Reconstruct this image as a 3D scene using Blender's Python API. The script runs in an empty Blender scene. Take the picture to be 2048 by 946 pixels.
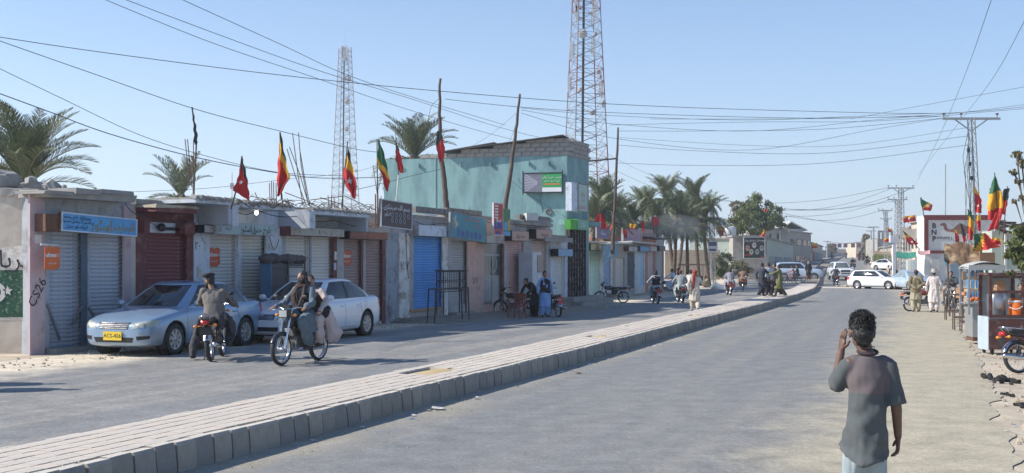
import bpy, math, random
from math import sin, cos, pi, radians, sqrt, atan2, hypot, exp
from mathutils import Vector as V, Matrix, noise, Euler
from mathutils.bvhtree import BVHTree
random.seed(7)
sc = bpy.context.scene
COL = sc.collection
# ---------------------------------------------------------------- camera
CH, HY, F = 2.05, 525.0, 2300.0
cam = bpy.data.cameras.new('camera'); camo = bpy.data.objects.new('camera', cam); COL.objects.link(camo)
camo.location = (0, 0, CH); camo.rotation_euler = (pi/2, 0, 0)
cam.sensor_width = 36; cam.lens = 36*F/2048; cam.shift_y = (HY-473)/2048.0
cam.clip_start = .1; cam.clip_end = 6000
sc.camera = camo
# ---------------------------------------------------------------- light
SUN = V((1.35, .14, -1)).normalized()
EL = math.asin(-SUN.z)
AZ = atan2(-SUN.x, -SUN.y)
w = bpy.data.worlds.new('World'); sc.world = w; w.use_nodes = True
nt = w.node_tree; sky = nt.nodes.new('ShaderNodeTexSky'); sky.sky_type = 'NISHITA'; sky.sun_disc = False
sky.sun_elevation = EL; sky.sun_rotation = AZ; sky.altitude = 60; sky.air_density = 1.0; sky.dust_density = 0; sky.ozone_density = 6
# low haze all round the horizon, brighter on the sun's side
_g = nt.nodes.new('ShaderNodeTexCoord'); _s = nt.nodes.new('ShaderNodeSeparateXYZ'); nt.links.new(_g.outputs['Generated'], _s.inputs[0])
def _m(op, a, b=None):
    n = nt.nodes.new('ShaderNodeMath'); n.operation = op
    for i, q in enumerate((a, b)):
        if q is None: continue
        if isinstance(q, (int, float)): n.inputs[i].default_value = q
        else: nt.links.new(q, n.inputs[i])
    return n.outputs[0]
_f = _m('EXPONENT', _m('MULTIPLY', _m('MAXIMUM', _s.outputs[2], 0), -7))
_b = _m('MULTIPLY_ADD', _s.outputs[0], -.48); _b.node.inputs[2].default_value = 1
_h = nt.nodes.new('ShaderNodeMix'); _h.data_type = 'RGBA'; _h.blend_type = 'MULTIPLY'; _h.inputs[0].default_value = 1; _h.inputs[6].default_value = (4.15, 4.85, 5.9, 1); nt.links.new(_b, _h.inputs[7])
_x = nt.nodes.new('ShaderNodeMix'); _x.data_type = 'RGBA'; nt.links.new(_f, _x.inputs[0]); nt.links.new(sky.outputs[0], _x.inputs[6]); nt.links.new(_h.outputs[2], _x.inputs[7])
nt.links.new(_x.outputs[2], nt.nodes['Background'].inputs[0]); nt.nodes['Background'].inputs[1].default_value = .13
sl = bpy.data.lights.new('sun', 'SUN'); sl.energy = 5.0; sl.angle = radians(.55); sl.color = (1, .94, .85)
so = bpy.data.objects.new('sun', sl); COL.objects.link(so); so.rotation_euler = SUN.to_track_quat('-Z', 'Y').to_euler()
so.location = (-30, 0, 40)
vs = sc.view_settings; vs.view_transform = 'Standard'; vs.look = 'None'; vs.exposure = .42; vs.gamma = 1; vs.use_curve_mapping = False
# ---------------------------------------------------------------- materials
def mat(name, col, rough=.85, metal=0., var=.18, scale=4., bump=.15, dirt=None, da=.5, ds=1.3, fine=60., coat=0., stretch=None, alpha=None, emit=None, spec=None, trans=0.):
    """base colour broken up by two noises, optional second (dirt) colour in blotches"""
    m = bpy.data.materials.new(name); m.use_nodes = True
    N = m.node_tree.nodes; L = m.node_tree.links; b = N['Principled BSDF']
    b.inputs['Roughness'].default_value = rough; b.inputs['Metallic'].default_value = metal
    if coat: b.inputs['Coat Weight'].default_value = coat; b.inputs['Coat Roughness'].default_value = .06
    if spec is not None: b.inputs['Specular IOR Level'].default_value = spec
    if trans: b.inputs['Transmission Weight'].default_value = trans
    if alpha is not None: b.inputs['Alpha'].default_value = alpha
    if emit: b.inputs['Emission Color'].default_value = (*emit[0], 1); b.inputs['Emission Strength'].default_value = emit[1]
    c = (*col, 1)
    tc = N.new('ShaderNodeTexCoord'); mp = N.new('ShaderNodeMapping'); L.new(tc.outputs['Object'], mp.inputs[0])
    if stretch: mp.inputs['Scale'].default_value = stretch
    n1 = N.new('ShaderNodeTexNoise'); n1.inputs['Scale'].default_value = scale; n1.inputs['Detail'].default_value = 5; n1.inputs['Roughness'].default_value = .65
    n2 = N.new('ShaderNodeTexNoise'); n2.inputs['Scale'].default_value = fine; n2.inputs['Detail'].default_value = 2
    L.new(mp.outputs[0], n1.inputs[0]); L.new(mp.outputs[0], n2.inputs[0])
    ad = N.new('ShaderNodeMath'); ad.operation = 'MULTIPLY_ADD'; ad.inputs[1].default_value = .45; L.new(n2.outputs[0], ad.inputs[0]); L.new(n1.outputs[0], ad.inputs[2])
    mr = N.new('ShaderNodeMapRange'); mr.inputs[1].default_value = .4; mr.inputs[2].default_value = 1.05
    mr.inputs[3].default_value = 1-var; mr.inputs[4].default_value = 1+var; L.new(ad.outputs[0], mr.inputs[0])
    mx = N.new('ShaderNodeMix'); mx.data_type = 'RGBA'; mx.blend_type = 'MULTIPLY'; mx.inputs[0].default_value = 1
    mx.inputs[6].default_value = c; L.new(mr.outputs[0], mx.inputs[7]); out = mx.outputs[2]
    if dirt:
        n3 = N.new('ShaderNodeTexNoise'); n3.inputs['Scale'].default_value = ds; n3.inputs['Detail'].default_value = 7; n3.inputs['Roughness'].default_value = .7
        L.new(mp.outputs[0], n3.inputs[0])
        r = N.new('ShaderNodeMapRange'); r.inputs[1].default_value = .62-.3*da; r.inputs[2].default_value = .74-.22*da; r.inputs[4].default_value = .85; L.new(n3.outputs[0], r.inputs[0])
        m2 = N.new('ShaderNodeMix'); m2.data_type = 'RGBA'; L.new(r.outputs[0], m2.inputs[0]); L.new(out, m2.inputs[6]); m2.inputs[7].default_value = (*dirt, 1); out = m2.outputs[2]
    L.new(out, b.inputs['Base Color'])
    if bump:
        bp = N.new('ShaderNodeBump'); bp.inputs['Strength'].default_value = bump; bp.inputs['Distance'].default_value = .02
        L.new(ad.outputs[0], bp.inputs['Height']); L.new(bp.outputs[0], b.inputs['Normal'])
    return m
def topdust(m, col, k=.9):
    # settled dust: only on surfaces that face upward
    N = m.node_tree.nodes; L = m.node_tree.links; b = N['Principled BSDF']; src = b.inputs['Base Color'].links[0].from_socket
    g = N.new('ShaderNodeNewGeometry'); s = N.new('ShaderNodeSeparateXYZ'); L.new(g.outputs['True Normal'], s.inputs[0]); r = N.new('ShaderNodeMapRange'); r.inputs[1].default_value = .55; r.inputs[2].default_value = .85; r.inputs[4].default_value = k; L.new(s.outputs[2], r.inputs[0])
    x = N.new('ShaderNodeMix'); x.data_type = 'RGBA'; L.new(r.outputs[0], x.inputs[0]); L.new(src, x.inputs[6]); x.inputs[7].default_value = (*col, 1); L.new(x.outputs[2], b.inputs['Base Color']); return m
_mc = {}
def cm(col, rough=.8, metal=0., **k):
    """cached simple material by colour"""
    key = (tuple(round(x, 3) for x in col), rough, metal, tuple(sorted(k.items(), key=str)).__repr__())
    if key not in _mc: _mc[key] = mat('surface_%d' % len(_mc), col, rough, metal, **k)
    return _mc[key]
def cloth(col, var=.16): return cm(col, .92, var=var, scale=9., bump=.25, fine=220.)
# ---------------------------------------------------------------- mesh builder
class MB:
    def __init__(s, T=None): s.v = []; s.f = []; s.mi = []; s.cur = 0; s.T = T
    def add(s, vs_, fs, T=None):
        o = len(s.v)
        for p in vs_:
            p = V(p)
            if T is not None: p = T @ p
            if s.T is not None: p = s.T @ p
            s.v.append(p)
        for f in fs: s.f.append(tuple(i+o for i in f)); s.mi.append(s.cur)
        return s
    def box(s, c, d, R=None, tp=1.):
        x, y, z = d[0]/2, d[1]/2, d[2]/2
        p = [(-x, -y, -z), (x, -y, -z), (x, y, -z), (-x, y, -z), (-x*tp, -y*tp, z), (x*tp, -y*tp, z), (x*tp, y*tp, z), (-x*tp, y*tp, z)]
        T = Matrix.Translation(V(c))
        if R is not None: T = T @ (R if isinstance(R, Matrix) else Euler(R).to_matrix()).to_4x4()
        return s.add(p, [(0, 3, 2, 1), (4, 5, 6, 7), (0, 1, 5, 4), (1, 2, 6, 5), (2, 3, 7, 6), (3, 0, 4, 7)], T)
    def bb(s, x0, x1, y0, y1, z0, z1): return s.box(((x0+x1)/2, (y0+y1)/2, (z0+z1)/2), (abs(x1-x0), abs(y1-y0), abs(z1-z0)))
    def beam(s, a, b, w_=.05, h=None):
        a = V(a); b = V(b); d = b-a; l = d.length
        if l < 1e-6: return s
        q = d.to_track_quat('Y', 'Z').to_matrix()
        return s.box((a+b)/2, (w_, l, h or w_), q)
    def tube(s, pts, r, n=8, cap=True, side=None):
        pts = [V(p) for p in pts]; k = len(pts)
        if not isinstance(r, (list,)): r = [r]*k
        vs_ = []; fs = []
        d0 = (pts[-1]-pts[0]); 
        if side is None:
            side = V((0, 0, 1)).cross(d0)
            if side.length < 1e-3*max(d0.length, 1e-3)+1e-6: side = V((1, 0, 0))
        side = V(side).normalized()
        for i, p in enumerate(pts):
            t = (pts[min(i+1, k-1)]-pts[max(i-1, 0)]); t = t.normalized() if t.length > 1e-9 else V((0, 0, 1))
            a = side - t*side.dot(t)
            a = a.normalized() if a.length > 1e-4 else t.orthogonal().normalized()
            b = t.cross(a); side = a if not isinstance(r[i], tuple) else side
            ra, rb = r[i] if isinstance(r[i], tuple) else (r[i], r[i])
            for j in range(n):
                th = 2*pi*j/n; vs_.append(p+a*(ra*cos(th))+b*(rb*sin(th)))
        for i in range(k-1):
            for j in range(n):
                fs.append((i*n+j, i*n+(j+1) % n, (i+1)*n+(j+1) % n, (i+1)*n+j))
        if cap: fs.append(tuple(range(n))[::-1]); fs.append(tuple((k-1)*n+j for j in range(n)))
        return s.add(vs_, fs)
    def ell(s, c, r, n=12, m=8, R=None):
        vs_ = [(0, 0, -r[2])]
        for i in range(1, m):
            ph = -pi/2+pi*i/m
            for j in range(n): th = 2*pi*j/n; vs_.append((r[0]*cos(ph)*cos(th), r[1]*cos(ph)*sin(th), r[2]*sin(ph)))
        vs_.append((0, 0, r[2])); fs = []
        for j in range(n): fs.append((0, 1+(j+1) % n, 1+j)); fs.append((len(vs_)-1, 1+(m-2)*n+j, 1+(m-2)*n+(j+1) % n))
        for i in range(m-2):
            for j in range(n): fs.append((1+i*n+j, 1+i*n+(j+1) % n, 1+(i+1)*n+(j+1) % n, 1+(i+1)*n+j))
        T = Matrix.Translation(V(c))
        if R is not None: T = T @ (R if isinstance(R, Matrix) else Euler(R).to_matrix()).to_4x4()
        return s.add(vs_, fs, T)
    def cap(s, a, b, ra, rb, n=10, sq=None, side=None):
        """rounded tapered limb"""
        a = V(a); b = V(b); d = (b-a)
        if d.length < 1e-6: return s
        u_ = d.normalized(); P = []; R = []
        for k in (1., .85, .5): P.append(a-u_*ra*k); R.append(ra*sqrt(max(0, 1-k*k))+1e-3)
        P.append(a); R.append(ra); P.append((a+b)/2); R.append((ra+rb)/2); P.append(b); R.append(rb)
        for k in (.5, .85, 1.): P.append(b+u_*rb*k); R.append(rb*sqrt(max(0, 1-k*k))+1e-3)
        if sq: R = [(x*sq[0], x*sq[1]) for x in R]
        return s.tube(P, R, n, side=side)
    def lathe(s, prof, n=24, T=None):
        """profile of (r, h) round local X axis"""
        vs_ = [(h, r*cos(2*pi*j/n), r*sin(2*pi*j/n)) for r, h in prof for j in range(n)]
        k = len(prof); fs = [(i*n+j, (i+1)*n+j, (i+1)*n+(j+1) % n, i*n+(j+1) % n) for i in range(k-1) for j in range(n)]
        return s.add(vs_, fs, T)
    def prism(s, poly, d0, d1, T=None):
        """outline in local XY extruded along Z from d0 to d1"""
        n = len(poly); vs_ = [(x, y, d0) for x, y in poly]+[(x, y, d1) for x, y in poly]
        fs = [tuple(range(n))[::-1], tuple(range(n, 2*n))]+[(i, (i+1) % n, n+(i+1) % n, n+i) for i in range(n)]
        return s.add(vs_, fs, T)
    def grid(s, rows):
        n = len(rows[0]); vs_ = [p for r in rows for p in r]
        return s.add(vs_, [(i*n+j, i*n+j+1, (i+1)*n+j+1, (i+1)*n+j) for i in range(len(rows)-1) for j in range(n-1)])
    def join(s, o): s.add(o.v, o.f) if s.T is None else None; return s
    def mesh(s, name, mats, P=None, smooth=False):
        me = bpy.data.meshes.new(name)
        vv = s.v if P is None else [P @ p for p in s.v]
        me.from_pydata([tuple(p) for p in vv], [], s.f)
        for m in (mats if isinstance(mats, (list, tuple)) else [mats]): me.materials.append(m)
        if any(s.mi): me.polygons.foreach_set('material_index', s.mi)
        if smooth: me.polygons.foreach_set('use_smooth', [True]*len(me.polygons))
        me.validate(); me.update()
        return me
    def build(s, name, mats, parent=None, smooth=False, world=False, label=None, kind=None):
        P = None
        if parent is not None and world: P = WM(parent).inverted()
        o = bpy.data.objects.new(name, s.mesh(name, mats, P, smooth)); COL.objects.link(o)
        if parent is not None: o.parent = parent
        if label: o['label'] = label
        if kind: o['kind'] = kind
        return o
def WM(o):
    m = o.matrix_basis.copy()
    while o.parent is not None: o = o.parent; m = o.matrix_basis @ m
    return m
def tag(o, label=None, cat=None, group=None, kind=None):
    if label: o['label'] = label
    if cat: o['category'] = cat
    if group: o['group'] = group
    if kind: o['kind'] = kind
    return o
def thing(name, label, cat, loc=(0, 0, 0), rz=0, group=None):
    o = bpy.data.objects.new(name, None); COL.objects.link(o); o.empty_display_size = .2
    o.location = loc; o.rotation_euler = (0, 0, rz)
    return tag(o, label, cat, group)
def kids(o): return [c for c in COL.objects if c.parent == o]
_kids = {}
def copy_tree(root, loc, rz, label, group=None, swap=None, rx=0):
    """copy of a thing with copies of its parts and sub-parts; swap maps materials"""
    if root.name not in _kids:
        _kids[root.name] = [(c, kids(c)) for c in kids(root)]
    r = root.copy(); COL.objects.link(r); r.location = loc; r.rotation_euler = (rx, 0, rz); r['label'] = label
    if group: r['group'] = group
    def cp(o, par):
        c = o.copy(); COL.objects.link(c); c.parent = par
        if swap:
            for sl_ in c.material_slots:
                m_ = sl_.material
                if m_ and m_.name in swap: sl_.link = 'OBJECT'; sl_.material = swap[m_.name]
        return c
    for ch, gg in _kids[root.name]:
        c = cp(ch, r)
        for g in gg: cp(g, c)
    return r
def inst(me, name, parent, M_):
    o = bpy.data.objects.new(name, me); COL.objects.link(o); o.parent = parent; o.matrix_basis = M_
    return o
TS = bpy.data.scenes.new('workbench')
def baked(o):
    
    with bpy.context.temp_override(scene=TS, view_layer=TS.view_layers[0]):
        dg = bpy.context.evaluated_depsgraph_get(); return bpy.data.meshes.new_from_object(o.evaluated_get(dg), depsgraph=dg)
def remesh(mb, vox, smooth=4, fac=.5):
    o = bpy.data.objects.new('tmp', mb.mesh('tmp', [])); TS.collection.objects.link(o)
    r = o.modifiers.new('r', 'REMESH'); r.mode = 'VOXEL'; r.voxel_size = vox
    if smooth: k = o.modifiers.new('s', 'SMOOTH'); k.iterations = smooth; k.factor = fac
    me = baked(o)
    out = MB(); out.v = [v.co.copy() for v in me.vertices]; out.f = [tuple(p.vertices) for p in me.polygons]; out.mi = [0]*len(out.f)
    nn = [v.normal.copy() for v in me.vertices]
    bpy.data.meshes.remove(me); d = o.data; bpy.data.objects.remove(o); bpy.data.meshes.remove(d)
    out.nn = nn
    return out
def fold(mb, fx, fz, amp, zlo=-9, zhi=99, seed=0.):
    for i, p in enumerate(mb.v):
        k = amp*min(1, max(0, (zhi-p.z)/.5)) if p.z > zlo else 0
        n = noise.noise(V((p.x*fx+seed, p.y*fx, p.z*fz)))+.5*noise.noise(V((p.x*fx*2.1, p.y*fx*2.1+seed, p.z*fz*2)))
        mb.v[i] = p+mb.nn[i]*(n*k)
# ---------------------------------------------------------------- picture geometry (metres from pixels of the photograph)
def X(px, D): return (px-1024)/F*D
def Z(py, D): return CH-(py-HY)/F*D
def P(px, py, D): return V((X(px, D), D, Z(py, D)))
def lerp(a, b, t): return a+(b-a)*t
def interp(tab, y):
    if y <= tab[0][0]: a, b = tab[0], tab[1]
    else:
        a, b = tab[-2], tab[-1]
        for i in range(len(tab)-1):
            if tab[i][0] <= y <= tab[i+1][0]: a, b = tab[i], tab[i+1]; break
    return a[1]+(b[1]-a[1])*(y-a[0])/(b[0]-a[0])
def ss(a, b, x): t = min(1, max(0, (x-a)/(b-a))); return t*t*(3-2*t)
EDGE = [(-20, -15.16), (15, -1.81), (23.4, 1.38), (34.6, 5.3), (48.8, 10.55), (62, 15.2), (79.4, 20.9), (94, 25.0), (125, 33.6), (200, 56), (400, 116), (900, 268)]
def _spl(y): return (interp(EDGE, y-3)+interp(EDGE, y+3)+2*interp(EDGE, y))/4
def edge(y): return _spl(y) if y > 12 else interp(EDGE, y)
MW = 1.59
RISE = [(0, 0), (93, 0), (115, .25), (150, 1.05), (195, 2.2), (300, 3.3), (450, 4.6), (900, 9), (1500, 12), (5000, 20)]
def rise(y): return 0 if y < 88 else (interp(RISE, y-5)+interp(RISE, y)+interp(RISE, y+5))/3
def zg(x, y):
    e = edge(y)
    L = .2*(1-ss(28, 46, y))*ss(e-.2, e-1.4, x) if x < e else 0
    if x < e-8 and y < 60: L = max(L, .2*ss(e-8, e-12, x))
    R = -.016*ss(e+8.2, e+8.7, x) if y < 60 else 0
    return rise(y)+L+R
def G(px, py):
    """ground point under a pixel"""
    D = 20.
    for _ in range(60):
        x = X(px, D); z = zg(x, D)
        if py-HY < 1: break
        D = lerp(D, F*(CH-z)/(py-HY), .5)
    return V((X(px, D), D, zg(X(px, D), D)))
def GD(px, D): x = X(px, D); return V((x, D, zg(x, D)))
# ---------------------------------------------------------------- lettering
_A = {'ا': (0xFE8D, 0), 'ب': (0xFE8F, 1), 'پ': (0xFB56, 1), 'ت': (0xFE95, 1), 'ٹ': (0xFB66, 1), 'ج': (0xFE9D, 1), 'چ': (0xFB7A, 1), 'ح': (0xFEA1, 1), 'خ': (0xFEA5, 1),
      'د': (0xFEA9, 0), 'ر': (0xFEAD, 0), 'ڑ': (0xFB8C, 0), 'ز': (0xFEAF, 0), 'س': (0xFEB1, 1), 'ش': (0xFEB5, 1), 'ص': (0xFEB9, 1), 'ض': (0xFEBD, 1), 'ع': (0xFEC9, 1),
      'ف': (0xFED1, 1), 'ق': (0xFED5, 1), 'ک': (0xFB8E, 1), 'گ': (0xFB92, 1), 'ل': (0xFEDD, 1), 'م': (0xFEE1, 1), 'ن': (0xFEE5, 1), 'و': (0xFEED, 0), 'ہ': (0xFBA6, 1), 'ی': (0xFBFC, 1)}
def shape(s):
    o = []
    for i, c in enumerate(s):
        if c not in _A: o.append(c); continue
        pv = i > 0 and s[i-1] in _A and _A[s[i-1]][1]; nx = i+1 < len(s) and s[i+1] in _A and _A[c][1]
        b = _A[c][0]; o.append(chr(b+(3 if pv and nx else 1 if pv else 2 if nx else 0)))
    return ''.join(o[::-1]) if any(c in _A for c in s) else s
def text(s, size, m, M_, parent, depth=.004, name='lettering', align='CENTER', sx=1., off=0.):
    cu = bpy.data.curves.new('t', 'FONT'); cu.body = shape(s); cu.align_x = align; cu.align_y = 'CENTER'; cu.size = size; cu.extrude = depth; cu.offset = off; cu.resolution_u = 2
    o = bpy.data.objects.new('t', cu); TS.collection.objects.link(o); me = baked(o)
    bpy.data.objects.remove(o); bpy.data.curves.remove(cu)
    me.materials.clear(); me.materials.append(m); me.name = name
    T = WM(parent).inverted() @ M_ @ Matrix.Diagonal((sx, 1, 1, 1))
    me.transform(T)
    q = bpy.data.objects.new(name, me); COL.objects.link(q); q.parent = parent
    return q
def FR(o, xd, up=V((0, 0, 1))):
    """matrix of a panel: origin, x direction, up; its z looks at the viewer"""
    xd = V(xd).normalized(); up = V(up).normalized(); n = xd.cross(up).normalized()
    M_ = Matrix.Identity(4)
    for i in range(3): M_[i][0] = xd[i]; M_[i][1] = up[i]; M_[i][2] = n[i]; M_[i][3] = o[i]
    return M_
# ---------------------------------------------------------------- shared materials
ASPH = (.205, .207, .203); DUST = (.66, .57, .44)
m_conc = mat('concrete', (.30, .29, .27), .9, var=.25, scale=3, bump=.5, dirt=(.22, .2, .18), da=.4)
m_plast = mat('old_plaster', (.36, .33, .29), .92, var=.3, scale=2.2, bump=.6, dirt=(.2, .18, .16), da=.55, ds=2.2)
m_black = mat('black_paint', (.018, .018, .02), .45, var=.3)
m_rub = mat('rubber', (.025, .025, .026), .8, var=.3, dirt=(.12, .1, .08), da=.3, ds=5)
m_chrome = mat('chrome', (.62, .62, .63), .18, 1., var=.1)
m_steel = mat('steel', (.3, .3, .31), .45, .8, var=.25)
m_galv = mat('galvanised_steel', (.34, .35, .36), .55, .5, var=.2, fine=20)
m_wood = mat('pole_wood', (.105, .075, .06), .9, var=.45, scale=6, stretch=(3, 3, .5), bump=.6)
m_rust = mat('rusty_steel', (.16, .085, .06), .85, .2, var=.35)
m_wire = mat('cable_rubber', (.03, .03, .035), .6)
m_white = mat('white_paint', (.62, .61, .58), .7, var=.12, dirt=(.4, .36, .3), da=.35)
m_red = mat('red_paint', (.4, .03, .03), .4, var=.15)
m_glassd = mat('dark_window_glass', (.02, .025, .03), .06, var=.1, bump=0, spec=.7)
m_skin = mat('skin', (.27, .155, .105), .6, var=.1, scale=12, bump=.1)
m_skin2 = mat('dark_skin', (.13, .07, .048), .55, var=.12, scale=14, bump=.1)
m_hair = mat('black_hair', (.012, .011, .011), .55, var=.4, scale=40, bump=.6)
m_eye = mat('eye_white', (.6, .58, .55), .3, var=.02, bump=0)
# ================================================================ GROUND
def road_mat(name, asp, dust, lo, hi, side, rag=1.2):
    """asphalt that drowns in dust beyond offset lo..hi from the median kerb (side -1 / +1)"""
    m = bpy.data.materials.new(name); m.use_nodes = True; N = m.node_tree.nodes; L = m.node_tree.links; b = N['Principled BSDF']; b.inputs['Roughness'].default_value = .85
    def math_(op, a, c, d=None):
        n = N.new('ShaderNodeMath'); n.operation = op
        for i, q in enumerate((a, c, d)):
            if q is None: continue
            if isinstance(q, (int, float)): n.inputs[i].default_value = q
            else: L.new(q, n.inputs[i])
        return n.outputs[0]
    def nz(sc_, det=5, str_=None, rough=.6):
        n = N.new('ShaderNodeTexNoise'); n.inputs['Scale'].default_value = sc_; n.inputs['Detail'].default_value = det; n.inputs['Roughness'].default_value = rough
        if str_:
            mp = N.new('ShaderNodeMapping'); mp.inputs['Scale'].default_value = str_; L.new(uv.outputs[0], mp.inputs[0]); L.new(mp.outputs[0], n.inputs[0])
        else: L.new(tc.outputs['Object'], n.inputs[0])
        return n.outputs[0]
    tc = N.new('ShaderNodeTexCoord'); uv = N.new('ShaderNodeUVMap'); sp = N.new('ShaderNodeSeparateXYZ'); L.new(uv.outputs[0], sp.inputs[0])
    off = math_('MULTIPLY', sp.outputs[0], 100*side)
    big = nz(.35); mid = nz(2.2, 7, None, .7); fine = nz(48, 3, None, .75); vfine = nz(17, 3, None, .7); trk = nz(1., 4, (110, 5, 1)); 
    wob = math_('MULTIPLY_ADD', math_('SUBTRACT', big, .5), rag*3, math_('MULTIPLY', math_('SUBTRACT', mid, .5), rag*1.6))
    d = math_('ADD', off, wob)
    r = N.new('ShaderNodeMapRange'); r.inputs[1].default_value = lo; r.inputs[2].default_value = hi; r.interpolation_type = 'SMOOTHSTEP'; L.new(d, r.inputs[0])
    # thin film of dust along the kerb and between the wheel tracks
    g = N.new('ShaderNodeMapRange'); g.inputs[1].default_value = .9; g.inputs[2].default_value = .1; g.inputs[4].default_value = .55; L.new(d, g.inputs[0])
    t = N.new('ShaderNodeMapRange'); t.inputs[1].default_value = .45; t.inputs[2].default_value = .8; t.inputs[4].default_value = .34; L.new(trk, t.inputs[0])
    k = math_('MAXIMUM', math_('MAXIMUM', r.outputs[0], g.outputs[0]), t.outputs[0])
    def mixc(f, a, c, bl='MIX'):
        n = N.new('ShaderNodeMix'); n.data_type = 'RGBA'; n.blend_type = bl
        if isinstance(f, (int, float)): n.inputs[0].default_value = f
        else: L.new(f, n.inputs[0])
        for i, q in ((6, a), (7, c)):
            if isinstance(q, tuple): n.inputs[i].default_value = (*q, 1)
            else: L.new(q, n.inputs[i])
        return n.outputs[2]
    c1 = mixc(k, asp, dust)
    sp1 = N.new('ShaderNodeMapRange'); sp1.inputs[1].default_value = .3; sp1.inputs[2].default_value = .7; sp1.inputs[3].default_value = .7; sp1.inputs[4].default_value = 1.32; L.new(fine, sp1.inputs[0])
    sp2 = N.new('ShaderNodeMapRange'); sp2.inputs[1].default_value = .3; sp2.inputs[2].default_value = .7; sp2.inputs[3].default_value = .76; sp2.inputs[4].default_value = 1.2; L.new(mid, sp2.inputs[0])
    sp3 = N.new('ShaderNodeMapRange'); sp3.inputs[1].default_value = .3; sp3.inputs[2].default_value = .7; sp3.inputs[3].default_value = .8; sp3.inputs[4].default_value = 1.2; L.new(vfine, sp3.inputs[0])
    c2 = mixc(1., mixc(1., mixc(1., c1, sp1.outputs[0], 'MULTIPLY'), sp2.outputs[0], 'MULTIPLY'), sp3.outputs[0], 'MULTIPLY')
    L.new(c2, b.inputs['Base Color'])
    bp = N.new('ShaderNodeBump'); bp.inputs['Strength'].default_value = .55; bp.inputs['Distance'].default_value = .012
    L.new(math_('ADD', fine, math_('MULTIPLY', vfine, .8)), bp.inputs['Height']); L.new(bp.outputs[0], b.inputs['Normal'])
    return m
m_roadR = road_mat('asphalt_right', ASPH, (.415, .365, .265), 4.5, 6.8, 1, 1.0)
m_roadL = road_mat('asphalt_left', (.215, .214, .208), DUST, 7.2, 8.9, -1, .9)
m_dirt = mat('dusty_ground', (.52, .44, .33), .95, var=.22, scale=.8, bump=.7, dirt=(.33, .27, .2), da=.5, ds=.5, fine=30)
def rows_y():
    y = -4.; o = []
    while y < 4000: o.append(y); y += 1. if y < 60 else (3 if y < 130 else (8 if y < 300 else (30 if y < 900 else 300)))
    return o
def strip(name, offs, m, dz, y0, y1, kind='structure', zf=None, jag=None):
    ys = [y for y in rows_y() if y0 <= y <= y1]
    if jag: ys = [y+q/5 for y in ys if y < 60 for q in range(5)]+[y for y in ys if y >= 60]
    mb = MB(); rows = []
    for y in ys:
        e = edge(y); r = []
        for i, o in enumerate(offs):
            oo = o
            if jag and i == len(offs)-1: oo = o+jag*(noise.noise(V((y*.7, 3, 0)))+.5*noise.noise(V((y*2.3, 9, 0)))+.3*noise.noise(V((y*5, 5, 0))))
            x = e+oo; r.append((x, y, (zf or zg)(x, y)+dz))
        rows.append(r)
    mb.grid([[V(p) for p in r] for r in rows])
    o = mb.build(name, m, smooth=True, kind=kind)
    uv = o.data.uv_layers.new(name='UVMap')
    for lp in o.data.loops:
        co = o.data.vertices[lp.vertex_index].co
        uv.data[lp.index].uv = ((co.x-edge(co.y))/100, co.y/100)
    return o
TO = [-1500, -400, -150, -70, -40, -25, -18, -14, -12, -11, -10, -9, -8, -7, -6, -5, -4, -3, -2.2, -MW, -1.4, -1, -.6, -.2, 0, 1, 2, 3, 4, 5, 6, 7, 7.6, 8.2, 8.45, 8.7, 9.5, 12, 16, 25, 40, 80, 200, 600, 2000]
strip('ground', TO, m_dirt, -.012, -5, 5000)
strip('left_road', [-10.2, -10, -9, -8, -7, -6, -5, -4, -3, -2.2, -MW, -1.4], m_roadL, 0, -5, 420)
strip('right_road', [-.2, 0, 1, 2, 3, 4, 5, 6, 7, 7.6, 8.2], m_roadR, 0, -5, 420, jag=.35)
# ---------------------------------------------------------------- median
m_kerb = mat('kerb_concrete', (.32, .285, .245), .9, var=.28, scale=3, bump=.5, dirt=(.36, .32, .25), da=.35, ds=1.6, fine=45)
topdust(m_kerb, (.59, .54, .46))
m_kerbl = mat('kerb_concrete_dusty', (.52, .48, .41), .95, var=.25, scale=3, bump=.5, fine=45)
m_pav = mat('paver_concrete', (.58, .52, .44), .92, var=.26, scale=1.7, bump=.45, dirt=(.58, .46, .43), da=.4, ds=.9, fine=45)
def shades(m, col, ks):
    out = []
    for k in ks:
        q = m.copy(); 
        for n in q.node_tree.nodes:
            if n.type == 'MIX' and n.blend_type == 'MULTIPLY' and not n.inputs[6].is_linked: n.inputs[6].default_value = tuple(c*k_ for c, k_ in zip(col, k))+(1,)
        out.append(q)
    return out
m_kerbs = shades(m_kerb, (.32, .285, .245), ((1, 1, 1), (.86, .87, .9), (1.14, 1.12, 1.08), (.95, .93, .9)))
m_pavs = shades(m_pav, (.58, .52, .44), ((1, 1, 1), (.94, .95, .95), (1.03, 1.0, .98), (.97, .97, .99)))
m_sandf = mat('joint_sand', (.26, .22, .18), .95, var=.3, scale=8, bump=.4)
KH = .29
def frame_at(y, off, z):
    a = edge(y-.4); b = edge(y+.4); t = V((b-a, .8, 0)).normalized(); n = V((t.y, -t.x, 0))
    return V((edge(y), y, z))+n*off*1., t, n
MP = MW*.935
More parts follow.
